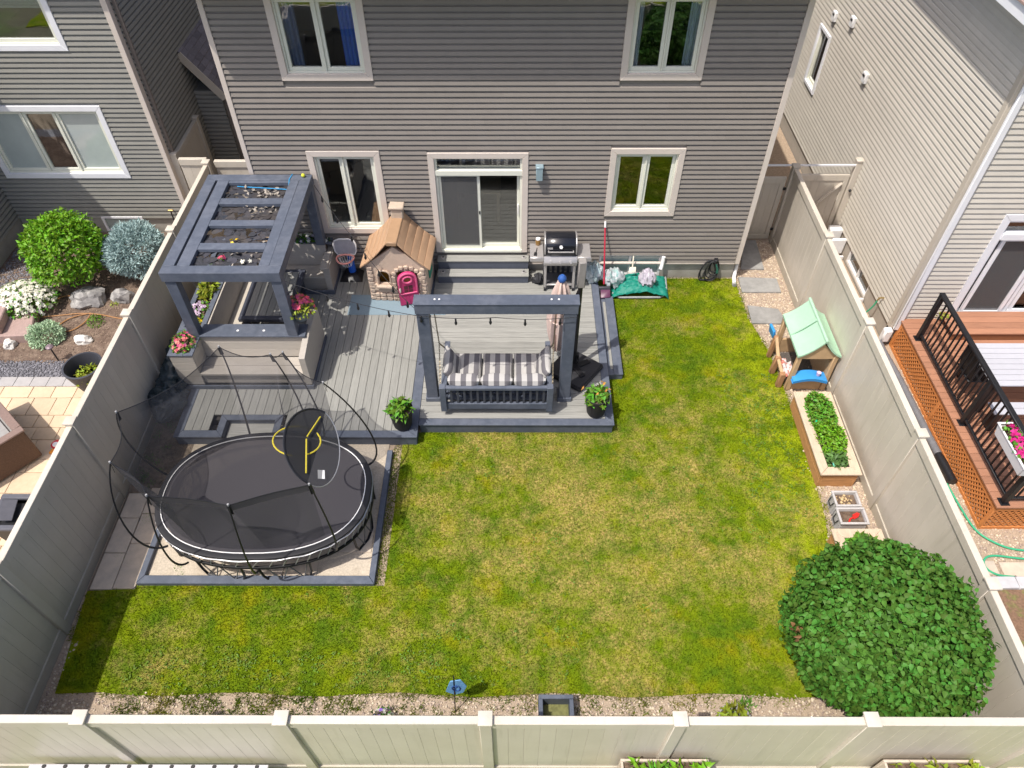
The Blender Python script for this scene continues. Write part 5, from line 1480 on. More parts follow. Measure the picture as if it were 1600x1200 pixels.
for a in (-.10, -.03, .04, .11):
    part("door_board", MB().boxT(TD, a - .032, a + .032, .046, .054, .03, .24), pk, dleaf, bev=.006)
part("door_handle", MB().boxT(TD, -.175, -.145, .046, .08, .36, .46), m_petw, dleaf, bev=.006)
for sgn in (-1, 1):
    for k in range(5):
        t0, t1 = k / 5, (k + .975) / 5
        def rp(t, y, lift):
            x = sgn * (.10 + (hw + .10 - .10) * t); z = hr + .10 - (hr - he + .14) * t - .05 * math.sin(math.pi * t)
            return (x, y, z + lift)
        y0, y1 = fy - .06, hd + .06
        vs = []
        vs = [rp(t0, y0, 0), rp(t0, y1, 0), rp(t1, y1, 0), rp(t1, y0, 0), rp(t0, y0, .045), rp(t0, y1, .045), rp(t1, y1, .045), rp(t1, y0, .045)]
        part("roof_board", MB().add(vs, [(0, 3, 2, 1), (4, 5, 6, 7), (0, 1, 5, 4), (1, 2, 6, 5), (2, 3, 7, 6), (3, 0, 4, 7)]), m_tan, ph, bev=.008)
part("ridge_cap", MB().box(-.105, .105, fy - .08, hd + .08, hr + .075, hr + .165), m_brn, ph, bev=.015)
part("chimney", MB().box(-.11, .11, hd - .17, hd - .01, 1.2, hr + .36), mat("chimney_beige", (.50, .40, .31), .7, .1, 14), ph, bev=.02)
part("chimney_cap", MB().box(-.14, .14, hd - .20, hd + .02, hr + .361, hr + .41), mat("chimney_beige", (.50, .40, .31)), ph, bev=.015)
# toy basketball hoop
bh = thing("toy_basketball_hoop", "toddler basketball hoop with a grey backboard, orange pink ring and blue post", "toy", (-3.32, 11.52, ZD))
mb = MB()
mb.add([(-3.56, 11.30, ZD + .001), (-3.08, 11.30, ZD + .001), (-3.10, 11.68, ZD + .001), (-3.54, 11.68, ZD + .001), (-3.46, 11.42, ZD + .10), (-3.18, 11.42, ZD + .10), (-3.19, 11.64, ZD + .10), (-3.45, 11.64, ZD + .10)],
       [(0, 3, 2, 1), (4, 5, 6, 7), (0, 1, 5, 4), (1, 2, 6, 5), (2, 3, 7, 6), (3, 0, 4, 7)])
part("base", mb, m_black, bh, bev=.015)
part("post", MB().tube([(-3.31, 11.55, ZD + .1), (-3.32, 11.60, 1.0)], [.075, .055], 10), mat("toy_blue", (.015, .13, .70), .4), bh)
T_ = lambda a, d, z: (-3.34 + a, 11.50 - d + (z - .98) * .08, z)
poly_ = [(-.17, .82), (-.21, .90), (-.22, 1.05), (-.19, 1.13), (-.09, 1.17), (.09, 1.17), (.19, 1.13), (.22, 1.05), (.21, .90), (.17, .82)]
bk = part("backboard", MB().prismT(T_, poly_, 0, .03), mat("toy_grey", (.40, .40, .43), .45), bh, bev=.008)
part("backboard_rim", MB().tube([T_(a, .03, z) for a, z in poly_], .016, 6, closed=True), m_white, bk)
rg = [(-3.33 + .17 * math.cos(t), 11.31 + (.20 * math.sin(t) if math.sin(t) < 0 else .09 * math.sin(t)), .86) for t in np.linspace(0, 6.2832, 28)[:-1]]
part("ring", MB().tube(rg, .018, 6, closed=True), mat("toy_pink", (.85, .36, .30), .45), bh)
mb = MB()
for k in range(14):
    t0, t1 = 2 * math.pi * k / 14, 2 * math.pi * (k + 1) / 14
    for s in (1, -1):
        mb.tube([(-3.33 + .14 * math.cos(t0), 11.34 + .12 * math.sin(t0), .85), (-3.33 + .115 * math.cos(t0 + s * .25), 11.34 + .10 * math.sin(t0 + s * .25), .75), (-3.33 + .09 * math.cos(t0 + s * .05), 11.34 + .08 * math.sin(t0 + s * .05), .65)], .005, 4)
part("net", mb, m_white, bh, kind="stuff")
# barbecue
gl_ = thing("barbecue", "three burner gas barbecue with a black lid beside the steps", "barbecue", (.86, 11.28, ZD))
part("cart_frame", MB().box(.56, .61, 11.05, 11.10, ZD + .09, .94).box(1.12, 1.17, 11.05, 11.10, ZD + .06, .94).box(.56, .61, 11.46, 11.51, ZD + .06, .94).box(1.12, 1.17, 11.46, 11.51, ZD + .06, .94).box(.611, 1.119, 11.06, 11.09, ZD + .12, ZD + .16), m_steel, gl_, bev=.006)
part("bottom_shelf", MB().box(.57, 1.16, 11.101, 11.459, ZD + .12, ZD + .14), mat("grill_shelf", (.06, .06, .065), .5), gl_)
for k in range(5):
    x = .66 + k * .10
    part("back_panel", MB().box(x - .028, x + .028, 11.43, 11.445, ZD + .15, .90), mat("grill_panel", (.03, .03, .035), .5), gl_, bev=.003)
part("burner_box", MB().box(.55, 1.18, 11.05, 11.52, .94, 1.12), mat("grill_box", (.03, .03, .032), .45), gl_, bev=.01)
part("control_panel", MB().add([(.545, 11.0, .90), (1.185, 11.0, .90), (1.185, 11.049, .90), (.545, 11.049, .90), (.545, 10.97, .99), (1.185, 10.97, .99), (1.185, 11.049, 1.10), (.545, 11.049, 1.10)],
     [(0, 3, 2, 1), (4, 5, 6, 7), (0, 1, 5, 4), (1, 2, 6, 5), (2, 3, 7, 6), (3, 0, 4, 7)]), m_steel, gl_, bev=.006)
for x in (.67, .86, 1.06):
    part("control_knob", MB().tube([(x, 10.995, 1.0), (x, 10.955, 1.02)], .026, 10), m_steel, gl_)
lid = MB()
prof = [(11.06, 1.122), (11.05, 1.24), (11.09, 1.35), (11.19, 1.42), (11.34, 1.43), (11.46, 1.38), (11.50, 1.25), (11.50, 1.122)]
lid.add([(x, y, z) for x in (.585, 1.145) for y, z in prof], [tuple(range(8)), tuple(range(15, 7, -1))] + [(i, (i + 1) % 8, 8 + (i + 1) % 8, 8 + i) for i in range(8)])
lido = part("lid", lid, mat("grill_enamel", (.012, .013, .018), .16, .05, 5, coat=.4), gl_, bev=.01)
for x0, x1 in ((.555, .582), (1.148, 1.175)):
    ln_ = MB(); ln_.add([(x, y + .0, z) for x in (x0, x1) for y, z in prof], [tuple(range(8)), tuple(range(15, 7, -1))] + [(i, (i + 1) % 8, 8 + (i + 1) % 8, 8 + i) for i in range(8)])
    part("lid_end", ln_, m_steel, gl_, bev=.006)
part("lid_handle", MB().tube([(.62, 11.005, 1.225), (1.11, 11.005, 1.225)], .013, 8).bar((.63, 11.055, 1.225), (.63, 11.0, 1.225), .02, .02).bar((1.10, 11.055, 1.225), (1.10, 11.0, 1.225), .02, .02), m_steel, lido)
part("thermometer", MB().tube([(.865, 11.068, 1.30), (.865, 11.038, 1.315)], .032, 14), m_white, lido)
part("badge", MB().obox((.66, 11.055, 1.275), (.10, .008, .035), (-.30, 0, 0)), m_steel, lido)
part("side_shelf", MB().box(.28, .545, 11.04, 11.48, 1.04, 1.075), m_steel, gl_, bev=.01)
part("side_shelf", MB().box(1.185, 1.45, 11.04, 11.48, 1.04, 1.075), m_steel, gl_, bev=.01)
part("shelf_front", MB().box(.275, .545, 11.015, 11.039, .99, 1.08).box(1.185, 1.455, 11.015, 11.039, .99, 1.08), m_steel, gl_, bev=.008)
for x in (.585, 1.145):
    part("wheel", MB().tube([(x - .02, 11.07, ZD + .045), (x + .02, 11.07, ZD + .045)], .042, 12), m_black, gl_)
single("basting_brush", MB().bar((.42, 11.32, 1.085), (.40, 11.20, 1.085), .014, .012).obox((.385, 11.13, 1.09), (.05, .09, .02), (0, 0, -.15)), m_black, "black grill brush lying on the left shelf of the barbecue", "brush")
jr = thing("jar", "small brown jar with a pale lid at the back of the barbecue shelf", "jar", (.42, 11.44, 1.076))
part("glass", MB().lathe([(.045, 0), (.05, .02), (.05, .10), (.04, .12)], (.44, 11.44, 1.076), 12), mat("jar_brown", (.22, .12, .03), .3), jr)
part("lid", MB().lathe([(.045, 0), (.045, .025)], (.44, 11.44, 1.197), 12), m_white, jr)
# gas cylinder and cover fold left of the barbecue
single("barbecue_cover", lumpy([(.47, 11.2 + .28 * t, .30 + .03 * math.sin(8 * t)) for t in np.linspace(0, 1, 10)], [.03, .08, .10, .11, .10, .11, .10, .09, .07, .02], 7.3, 20, .4), mat("cloth_charcoal", (.035, .035, .04), .8), "black crumpled cloth on the deck left of the barbecue", "cloth")
# broom and lawn things along the wall
br = thing("broom", "red handled broom leaning on the house siding behind the plastic bags", "broom", (1.80, 11.1, 0))
part("handle", MB().tube([(1.78, 11.22, .26), (1.74, 11.66, 1.36)], .016, 8), mat("broom_red", (.50, .03, .06), .4), br)
part("grip", MB().tube([(1.7415, 11.645, 1.33), (1.738, 11.69, 1.44)], .021, 8), m_white, br)
part("head", MB().obox((1.78, 11.16, .17), (.26, .07, .13), (-.3, 0, 0)), mat("broom_head", (.05, .05, .06)), br, bev=.015)
single("dustpan", MB().add([(1.70, 10.92, .145), (1.90, 10.94, .145), (1.88, 11.10, .145), (1.72, 11.09, .145), (1.70, 10.92, .16), (1.90, 10.94, .16), (1.90, 11.10, .22), (1.71, 11.10, .22)], [(0, 3, 2, 1), (4, 5, 6, 7), (0, 1, 5, 4), (1, 2, 6, 5), (2, 3, 7, 6), (3, 0, 4, 7)]), mat("dustpan_magenta", (.10, .03, .07), .4), "dark magenta dustpan at the end of the side step", "dustpan", bev=.006)
def sheet(x0, x1, y0, y1, f, nx=26, ny=20, th=.012):
    mb = MB()
    A = [[(x0 + (x1 - x0) * i / nx, y0 + (y1 - y0) * j / ny, f(i / nx, j / ny)) for j in range(ny + 1)] for i in range(nx + 1)]
    mb.grid(A)
    Bq = [[(a, b, c - th) for a, b, c in row] for row in A]
    k = len(mb.v); mb.grid(Bq); nb = ny + 1
    ring = [(i, 0) for i in range(nx)] + [(nx, j) for j in range(ny)] + [(i, ny) for i in range(nx, 0, -1)] + [(0, j) for j in range(ny, 0, -1)]
    for q in range(len(ring)):
        a, c = ring[q], ring[(q + 1) % len(ring)]
        mb.f.append((a[0] * nb + a[1], c[0] * nb + c[1], k + c[0] * nb + c[1], k + a[0] * nb + a[1]))
    return mb
from mathutils import noise as _nz
def bumps(u, v, s, sc=4.0): return _nz.noise(Vector((u * sc + s, v * sc, s * .7))) * .7 + .5 * _nz.noise(Vector((u * sc * 2.3, v * sc * 2.3 + s, s)))
m_teal = mat("tarp_teal", (.006, .20, .145), .55, .16, 26, bump=.6, bscale=45)
single("teal_tarp", sheet(1.94, 3.10, 11.04, 11.66, lambda u, v: .03 + .25 * max(0, math.sin(math.pi * u) * math.sin(math.pi * (.12 + .80 * v))) ** .45 * (1 + .45 * bumps(u, v, 2.2, 3.5)) + .05 * bumps(u, v, 7.7, 9) , 44, 30), m_teal, "crumpled teal tarpaulin heaped over the basement window well", "tarpaulin", base=(2.5, 11.4, 0))
single("well_edge", MB().tube([(1.97, 11.66, .07), (1.98, 11.14, .06), (2.1, 11.06, .05), (2.9, 11.06, .05), (3.06, 11.14, .06), (3.10, 11.66, .07)], .022, 6), mat("well_galvanised", (.42, .44, .43), .5, metal=.3), "pale metal rim of the window well around the teal tarpaulin", "window well")
m_bag = mat("bag_clear", (.44, .47, .49), .25, .35, 14, col2=(.24, .40, .38), c2scale=11, c2lo=.5, c2hi=.62, bump=.8, bscale=22, spec=.7)
m_bag2 = mat("bag_grey", (.33, .42, .44), .25, .25, 14, col2=(.55, .60, .62), c2scale=9, bump=.8, bscale=22, spec=.7)
def bag(cx, cy, cz, sx, sy, sz, seed, material, label):
    return single("plastic_bag", lumpy([(cx - sx / 2 + sx * t, cy, cz) for t in np.linspace(0, 1, 16)], [max(.01, sy / 2 * math.sin(math.pi * (.03 + .94 * t)) ** .6) for t in np.linspace(0, 1, 16)], seed, 24, .24), material, label, "plastic bag", group="plastic bags by the house wall")
bag(1.57, 11.42, .40, .42, .44, .3, 1.2, m_bag2, "grey blue plastic bag standing on the deck edge right of the barbecue")
bag(1.98, 11.38, .30, .46, .40, .3, 5.2, m_bag, "clear crumpled plastic bag behind the broom handle")
bag(2.64, 11.28, .36, .36, .36, .2, 8.4, mat("bag_pale", (.45, .43, .48), .3, .3, 14, col2=(.40, .36, .42), c2scale=14, bump=.8, bscale=26), "pale plastic bag lying on top of the teal tarpaulin")
single("shovel", MB().tube([(2.38, 11.66, .62), (2.36, 11.5, .46)], .014, 6).add([(2.27, 11.40, .41), (2.42, 11.42, .41), (2.43, 11.50, .47), (2.30, 11.50, .47), (2.27, 11.40, .40), (2.42, 11.42, .40), (2.43, 11.50, .46), (2.30, 11.50, .46)], [(0, 1, 2, 3), (7, 6, 5, 4), (0, 4, 5, 1), (1, 5, 6, 2), (2, 6, 7, 3), (3, 7, 4, 0)]), mat("scoop_cream", (.62, .57, .46), .5), "cream plastic scoop propped on the teal tarpaulin", "scoop")
single("white_pipe", MB().tube([(2.99, 11.66, .60), (2.98, 11.64, .42), (2.95, 11.58, .34)], .04, 10), m_white, "short white drain pipe by the right end of the basement window", "pipe")
# two black pots with shrubs
def pot_plant(x, y, label, seed):
    t = clump("potted_shrub", label, "potted plant", (x, y, ZD), .155, .60, 130, m_leafG, low=.62, lsize=(.09, .16), group="black pots on the deck")
    o = part("pot", MB().lathe([(.13, .001), (.155, .05), (.19, .33), (.20, .40), (.205, .46), (.19, .462), (.178, .40)], (x, y, ZD), 24, True, False), mat("pot_black", (.022, .02, .02), .7, .1, 10), t)
    part("soil", MB().lathe([(.01, .395), (.18, .40)], (x, y, ZD), 20), m_soil, t)
    mb = MB()
    for k in range(9):
        a = 2.4 * k + seed
        mb.tube([(x + .05 * math.cos(a), y + .05 * math.sin(a), ZD + .38), (x + .11 * math.cos(a), y + .11 * math.sin(a), ZD + .60)], .006, 4)
    part("stems", mb, m_bark, t)
    return t
pot_plant(-1.885, 7.62, "black round pot with a leafy green shrub, at the front edge of the left deck", 1)
p2_ = pot_plant(1.37, 7.90, "black round pot with an orange tinged shrub, at the deck's right front corner", 2)
n = 8
P = np.column_stack([1.37 + rng.normal(size=n) * .09 + .05, 7.9 + rng.normal(size=n) * .09, rng.uniform(.80, .92, n)])
U = unit(rng.normal(size=(n, 3)) + [0, 0, .6]); Nn = unit(rng.normal(size=(n, 3)) * .5 + [0, 0, 1])
V, F = leaf_arrays(P, U, Nn, rng.uniform(.06, .1, n), rng.uniform(.03, .05, n))
o = np_obj("orange_leaves", np_mesh("orange_leaves", V - np.array(OFF[p2_.name]), F, mat("leaf_orange", (.55, .25, .05), .5, island=.3, trans=.2)), p2_, kind="stuff")

# ------------------------------------------------------------------ string lights
def string(label, pts_, nb, sag):
    t = thing("string_lights", label, "string lights", pts_[0])
    path = []
    for a, b in zip(pts_, pts_[1:]):
        a, b = Vector(a), Vector(b)
        for k in range(13 if b != pts_[-1] else 14):
            s = k / 13
            q = a.lerp(b, s); q.z -= sag * (b - a).length * 4 * s * (1 - s)
            path.append(q)
    path.append(Vector(pts_[-1]))
    cl = [path[0]]
    for q in path[1:]:
        if (q - cl[-1]).length > .004: cl.append(q)
    part("cord", MB().tube(cl, .005, 5), m_rubber, t)
    d = [0]
    for a, b in zip(cl, cl[1:]): d.append(d[-1] + (b - a).length)
    for k in range(nb):
        s = (k + .5) / nb * d[-1]
        i = next(j for j in range(1, len(d)) if d[j] >= s)
        q = cl[i - 1].lerp(cl[i], (s - d[i - 1]) / max(1e-6, d[i] - d[i - 1]))
        b_ = part("bulb", MB().lathe([(.008, -.055), (.020, -.075), (.024, -.10), (.014, -.13)], q, 8), m_black, t)
        part("socket", MB().lathe([(.006, 0), (.014, -.006), (.014, -.054)], q, 8), m_rubber, b_)
string("string of bulbs drooping from the front right pergola post along the swing beam", [(-3.72, 8.87, 2.36), (-1.55, 8.15, 2.26), (-.3, 8.12, 2.24), (.95, 8.12, 2.25)], 9, .035)
string("string of bulbs from the pergola's rear corner over the brown playhouse", [(-3.70, 11.60, 2.30), (-2.85, 10.4, 2.02), (-1.55, 8.30, 2.26)], 7, .04)

# ------------------------------------------------------------------ lawn
def lr_np(y):
    ys = np.array([a for a, b in LAWN_R]); xs = np.array([b for a, b in LAWN_R])
    return np.interp(y, ys, xs)
def grass_points(n):
    xy = rng.uniform((-6.19, 3.22), (4.95, 11.70), (n, 2))
    x, y = xy[:, 0], xy[:, 1]
    ok = (x < lr_np(y) + rng.normal(size=n) * .025) & (y > 3.29 + .03 * np.sin(x * 3) + rng.normal(size=n) * .03)
    ok &= ~((x < -1.62) & (y > 7.385)) & ~((x < 1.675) & (y > 7.65)) & ~((x < 1.96) & (y > 8.86) & (y < 11.0)) & ~((x < 3.1) & (y > 11.04))
    ok &= ~((x > -5.5) & (x < -2.03) & (y > 4.815)) & ~((x <= -5.5) & (y > 4.74)) & ~((x < -6.02 + .05 * np.sin(y * 5)) & (y < 4.0))
    return xy[ok]
xy = grass_points(560000)
n = len(xy)
hgt = rng.uniform(.012, .034, n)
lean = rng.normal(size=(n, 2)) * .55
wd = rng.uniform(.0035, .0075, n)
a = rng.uniform(0, 2 * np.pi, n)
sx = np.column_stack([np.cos(a) * wd, np.sin(a) * wd, np.zeros(n)])
b0 = np.column_stack([xy, np.full(n, -.002)])
tip = b0 + np.column_stack([lean * hgt[:, None], hgt])
V = np.stack([b0 - sx, b0 + sx, tip], 1).reshape(-1, 3)
F = np.arange(3 * n).reshape(-1, 3)
np_obj("grass", np_mesh("grass", V, F, m_grass), kind="stuff")
# weeds and loose grass in the gravel edge
def tufts(name, xy, per, hh, material, ww=.006):
    n = len(xy) * per
    c = np.repeat(xy, per, 0) + rng.normal(size=(n, 2)) * .03
    h = rng.uniform(.4, 1, n) * hh
    a = rng.uniform(0, 2 * np.pi, n)
    sx = np.column_stack([np.cos(a), np.sin(a), np.zeros(n)]) * ww
    b = np.column_stack([c, np.full(n, -.01)])
    t = b + np.column_stack([rng.normal(size=(n, 2)) * .6 * h[:, None], h])
    V = np.stack([b - sx, b + sx, t], 1).reshape(-1, 3)
    return np_obj(name, np_mesh(name, V, np.arange(3 * n).reshape(-1, 3), material), kind="stuff")
tufts("grass_in_gravel", np.concatenate([rng.uniform((-5.2, 2.75), (-2.2, 3.25), (260, 2)), rng.uniform((-2.2, 3.0), (3.2, 3.28), (90, 2)), rng.uniform((4.8, 3.5), (5.0, 8.2), (40, 2))]), 22, .06, m_grass)
tufts("weeds", np.concatenate([np.array([(-5.72, 6.0), (-5.73, 5.93), (-5.71, 5.86), (-5.9, 5.3), (-5.45, 4.9), (-5.44, 5.0), (-5.75, 6.4), (-5.9, 7.0), (-6.05, 6.7), (-4.9, 5.0), (-5.0, 5.1)]), rng.uniform((-6.15, 6.5), (-5.8, 8.4), (30, 2))]), 26, .05, m_leafG, .008)

ex = np.arange(-5.4, 3.9, .05)
edge_pts = [np.column_stack([ex, 3.28 + .03 * np.sin(ex * 3) + rng.normal(size=len(ex)) * .03])]
ey = np.arange(3.4, 11.6, .05)
edge_pts.append(np.column_stack([lr_np(ey) + rng.normal(size=len(ey)) * .03, ey]))
ex = np.arange(-5.4, -2.1, .06); edge_pts.append(np.column_stack([ex, np.full(len(ex), 4.80)]))
ex = np.arange(-1.5, 1.65, .07); edge_pts.append(np.column_stack([ex, np.full(len(ex), 7.625)]))
ey = np.arange(7.7, 8.85, .07); edge_pts.append(np.column_stack([np.full(len(ey), 1.70), ey]))
ey = np.arange(4.9, 7.3, .06); edge_pts.append(np.column_stack([np.full(len(ey), -2.01), ey]))
ex = np.arange(3.1, 4.5, .06); edge_pts.append(np.column_stack([ex, np.full(len(ex), 11.69)]))
tufts("grass_edge", np.concatenate(edge_pts), 16, .055, m_grass, .005)
# clover and broad leaved weeds in the turf
cl = rng.uniform((-5.4, 3.4), (4.6, 7.3), (900, 2))
cl = cl[[(_nz.noise(Vector((x * .9, y * .9, 4.0))) > .12) and not (x < -1.9 and y > 4.7) for x, y in cl.tolist()]]
cl = np.concatenate([cl, rng.uniform((3.7, 6.0), (4.75, 9.0), (260, 2)), rng.uniform((-5.2, 3.35), (-1.0, 3.9), (160, 2))])
n = len(cl) * 7
c_ = np.repeat(cl, 7, 0) + rng.normal(size=(n, 2)) * .022
P = np.column_stack([c_, rng.uniform(.012, .03, n)])
U = unit(np.column_stack([rng.normal(size=(n, 2)), rng.normal(size=n) * .25])); Nn = unit(np.column_stack([rng.normal(size=(n, 2)) * .35, np.ones(n)]))
L_ = rng.uniform(.018, .036, n)
leaf_cloud("lawn_weeds", P, U, Nn, L_, L_ * .7, mat("leaf_clover", (.125, .205, .010), .55, .12, 6, island=.35, hue=.03, trans=.2), kind="stuff")
# ------------------------------------------------------------------ round tree in the corner
tc = Vector((4.42, 3.60, 1.32)); RX, RZ = 1.08, 1.03
tree = thing("tree", "dense round headed tree with large dark green leaves in the lower right corner", "tree", (4.36, 3.55, 0))
part("trunk", MB().tube([(4.36, 3.55, -.05), (4.37, 3.55, .3), (4.35, 3.56, .7), (4.36, 3.55, 1.1)], [.075, .06, .055, .05], 10), m_bark, tree)
mb = MB()
for k in range(16):
    a = 2.399 * k; el = .1 + 1.2 * (k / 16)
    e = tc + Vector((math.cos(a) * math.cos(el) * 1.0, math.sin(a) * math.cos(el) * 1.0, math.sin(el) * .95 - .15))
    mb.tube([(4.36, 3.55, 1.0), tuple(Vector((4.36, 3.55, 1.1)).lerp(e, .5) + Vector((0, 0, .08))), tuple(e)], [.03, .02, .007], 5)
part("limbs", mb, m_bark, tree)
def crown_pts(n, lo, hi):
    d = unit(rng.normal(size=(n, 3)))
    d = d[d[:, 2] > -.62]
    n = len(d)
    # clumped outline
    bump = np.array([_nz.noise(Vector(q) * 2.6) * .16 + _nz.noise(Vector(q) * 6.0) * .08 for q in d.tolist()])
    r = rng.uniform(lo, hi, n) ** .8 * (1 + bump)
    P = d * r[:, None] * np.array([RX, RX, RZ]) + np.array(tc)
    return P, d
P, d = crown_pts(33000, .68, 1.0)
keep_ = P[:, 1] > 2.56
P, d = P[keep_], d[keep_]
n = len(P)
U = unit(d * .60 + np.array([.25, .1, -.70]) + rng.normal(size=(n, 3)) * .45)
Nn = unit(d * .8 + np.array([-.25, -.1, .30]) + rng.normal(size=(n, 3)) * .75)
L_ = rng.uniform(.055, .092, n); W_ = L_ * rng.uniform(.66, .82, n)
score = (P - np.array([0, 0, 9.8])); dist = np.linalg.norm(score, axis=1)
facing = -(d * (score / dist[:, None])).sum(1)
rad = np.linalg.norm((P - np.array(tc)) / np.array([RX, RX, RZ]), axis=1)
big = np.argsort(-(facing * 1.0 + rad * 2.0 + L_ * 6 + rng.uniform(0, .5, n)))[:290]
rest = np.setdiff1d(np.arange(n), big)
V, F = round_leaf_arrays(P[rest], U[rest], Nn[rest], L_[rest], W_[rest], fold=.16, droop=.30)
o = np_obj("crown", np_mesh("crown", V - np.array(OFF[tree.name]), F, m_leafT), tree, kind="stuff")
n_ = 11
Pd = np.array((3.38, 3.60, 1.40)) + rng.normal(size=(n_, 3)) * np.array((.04, .06, .04))
Vd, Fd = round_leaf_arrays(Pd, unit(rng.normal(size=(n_, 3)) + np.array([-.3, 0, -.6])), unit(rng.normal(size=(n_, 3)) * .5 + np.array([-.4, -.3, .6])), rng.uniform(.06, .10, n_), rng.uniform(.04, .06, n_))
np_obj("dead_leaves", np_mesh("dead_leaves", Vd - np.array(OFF[tree.name]), Fd, mat("leaf_rust", (.17, .085, .035), .7, .15, 8, island=.35)), tree, kind="stuff")
V1, F1 = round_leaf_arrays(np.zeros((1, 3)), np.array([[1., 0, 0]]), np.array([[0, 0, 1.]]), [1.0], [.76], fold=.16, droop=.30)
m_leafT1 = mat("leaf_dark_green_single", (0.080, 0.190, 0.026), 0.55, 0.12, 6, objvar=0.34, trans=0.20, spec=0.22)
lme = np_mesh("leaf", V1, F1, m_leafT1)
for i in big:
    u = Vector(U[i]); s_ = u.cross(Vector(Nn[i])).normalized(); nn = s_.cross(u).normalized()
    mt = Matrix((u, -s_, nn)).transposed()
    piece("leaf", lme, tree, Vector(P[i]), mt.to_euler(), (L_[i],) * 3)

# ------------------------------------------------------------------ right side: green roofed playhouse, raised beds, crates
gp = thing("playhouse", "weathered tan plastic playhouse with a pale mint green roof by the right fence", "playhouse", (5.18, 9.15, 0))
m_mint = mat("roof_mint", (.36, .56, .40), .5, .07, 5, bump=.1, bscale=30)
m_tanp = mat("plastic_tan", (.50, .335, .185), .6, .12, 9, bump=.15, bscale=40)
m_brp = mat("plastic_brown", (.36, .19, .095), .6, .12, 9, bump=.15, bscale=40)
m_skyb = mat("plastic_blue", (.04, .27, .62), .45, .06, 9)
xr = 5.20; zr = 1.24
for sgn, xe in ((-1, 4.82), (1, 5.56)):
    mb = MB()
    rows = []
    for t in np.linspace(0, 1, 6):
        x = xr + (xe - xr) * t; z = zr - .36 * t - .045 * math.sin(math.pi * t) + .03 * max(0, t - .8) * 5 * .3
        rows.append([(x, y, z) for y in (8.60, 9.0, 9.25, 9.66)])
    low = [[(a, b, c - .04) for a, b, c in r] for r in rows]
    mb.grid(rows); k = len(mb.v); mb.grid(low)
    ring = [(i, 0) for i in range(5)] + [(5, j) for j in range(3)] + [(i, 3) for i in range(5, 0, -1)] + [(0, j) for j in range(3, 0, -1)]
    for q in range(len(ring)):
        a, c = ring[q], ring[(q + 1) % len(ring)]
        mb.f.append((a[0] * 4 + a[1], c[0] * 4 + c[1], k + c[0] * 4 + c[1], k + a[0] * 4 + a[1]))
    part("roof_half", mb, m_mint, gp)
part("roof_ridge", MB().tube([(xr, 8.58, zr + .005), (xr, 9.68, zr + .005)], .028, 8), m_mint, gp)
part("roof_rib", MB().tube([(xr - .02, 9.13, zr + .01), (4.98, 9.13, zr - .21), (4.83, 9.13, zr - .345)], .016, 6), m_mint, gp)
for y in (8.66, 9.60):
    part("gable", MB().prism([(0, 0)], 0, 0) if False else MB().add([(4.86, y - .02, .78), (5.53, y - .02, .78), (5.53, y - .02, .82), (xr, y - .02, zr - .10), (4.86, y - .02, .82), (4.86, y + .02, .78), (5.53, y + .02, .78), (5.53, y + .02, .82), (xr, y + .02, zr - .10), (4.86, y + .02, .82)],
         [(0, 1, 2, 3, 4), (9, 8, 7, 6, 5), (0, 5, 6, 1), (1, 6, 7, 2), (2, 7, 8, 3), (3, 8, 9, 4), (4, 9, 5, 0)]), m_tanp, gp, bev=.006)
for x in (4.88, 5.50):
    for y in (8.66, 9.60):
        part("corner_post", MB().add([(x - .05, y - .045, 0), (x + .05, y - .045, 0), (x + .05, y + .045, 0), (x - .05, y + .045, 0), (x - .04, y - .035, .88), (x + .04, y - .035, .88), (x + .04, y + .035, .88), (x - .04, y + .035, .88)],
             [(0, 3, 2, 1), (4, 5, 6, 7), (0, 1, 5, 4), (1, 2, 6, 5), (2, 3, 7, 6), (3, 0, 4, 7)]), m_tanp, gp, bev=.012)
part("front_wall", MB().box(4.931, 5.449, 8.64, 8.69, 0, .30), m_tanp, gp, bev=.01)
cn_ = MB()
cn_.grid([[(4.86 + .60 * i / 10, y, .36 + .07 * math.sin(math.pi * i / 10)) for i in range(11)] for y in (8.50, 8.60, 8.72)])
cn_.grid([[(4.86 + .60 * i / 10, y, .30 + .07 * math.sin(math.pi * i / 10)) for i in range(11)] for y in (8.50, 8.60, 8.72)])
cn_.grid([[(4.86 + .60 * i / 10, 8.50, z + .07 * math.sin(math.pi * i / 10)) for i in range(11)] for z in (.30, .36)])
part("counter", cn_, m_skyb, gp)
part("back_wall", MB().box(4.931, 5.449, 9.575, 9.62, 0, .34), m_tanp, gp, bev=.01)
part("side_wall", MB().box(5.48, 5.52, 8.71, 9.55, 0, .60), m_tanp, gp, bev=.01)
for pa, pb, pw, pd in (((4.74, 9.46, 0), (4.76, 9.46, .52), .08, .08), ((4.70, 9.05, 0), (4.72, 9.05, .42), .10, .08), ((4.74, 8.72, 0), (4.74, 8.72, .34), .10, .09)):
    part("porch_post", MB().bar(pa, pb, pw, pd), m_brp, gp, bev=.012)
part("porch_rail", MB().bar((4.76, 9.46, .50), (4.72, 9.05, .40), .06, .05).bar((4.72, 9.05, .38), (4.74, 8.72, .30), .06, .05), m_tanp, gp, bev=.012)
part("blue_shutter", MB().obox((4.72, 9.62, .50), (.05, .22, .20), (0, -.2, .1)), m_skyb, gp, bev=.012)
part("floor", MB().box(4.94, 5.47, 8.70, 9.56, -.01, .006), mat("rubber_crumb", (.10, .085, .075), .95, .6, 60, bump=1.0), gp, smooth=False)
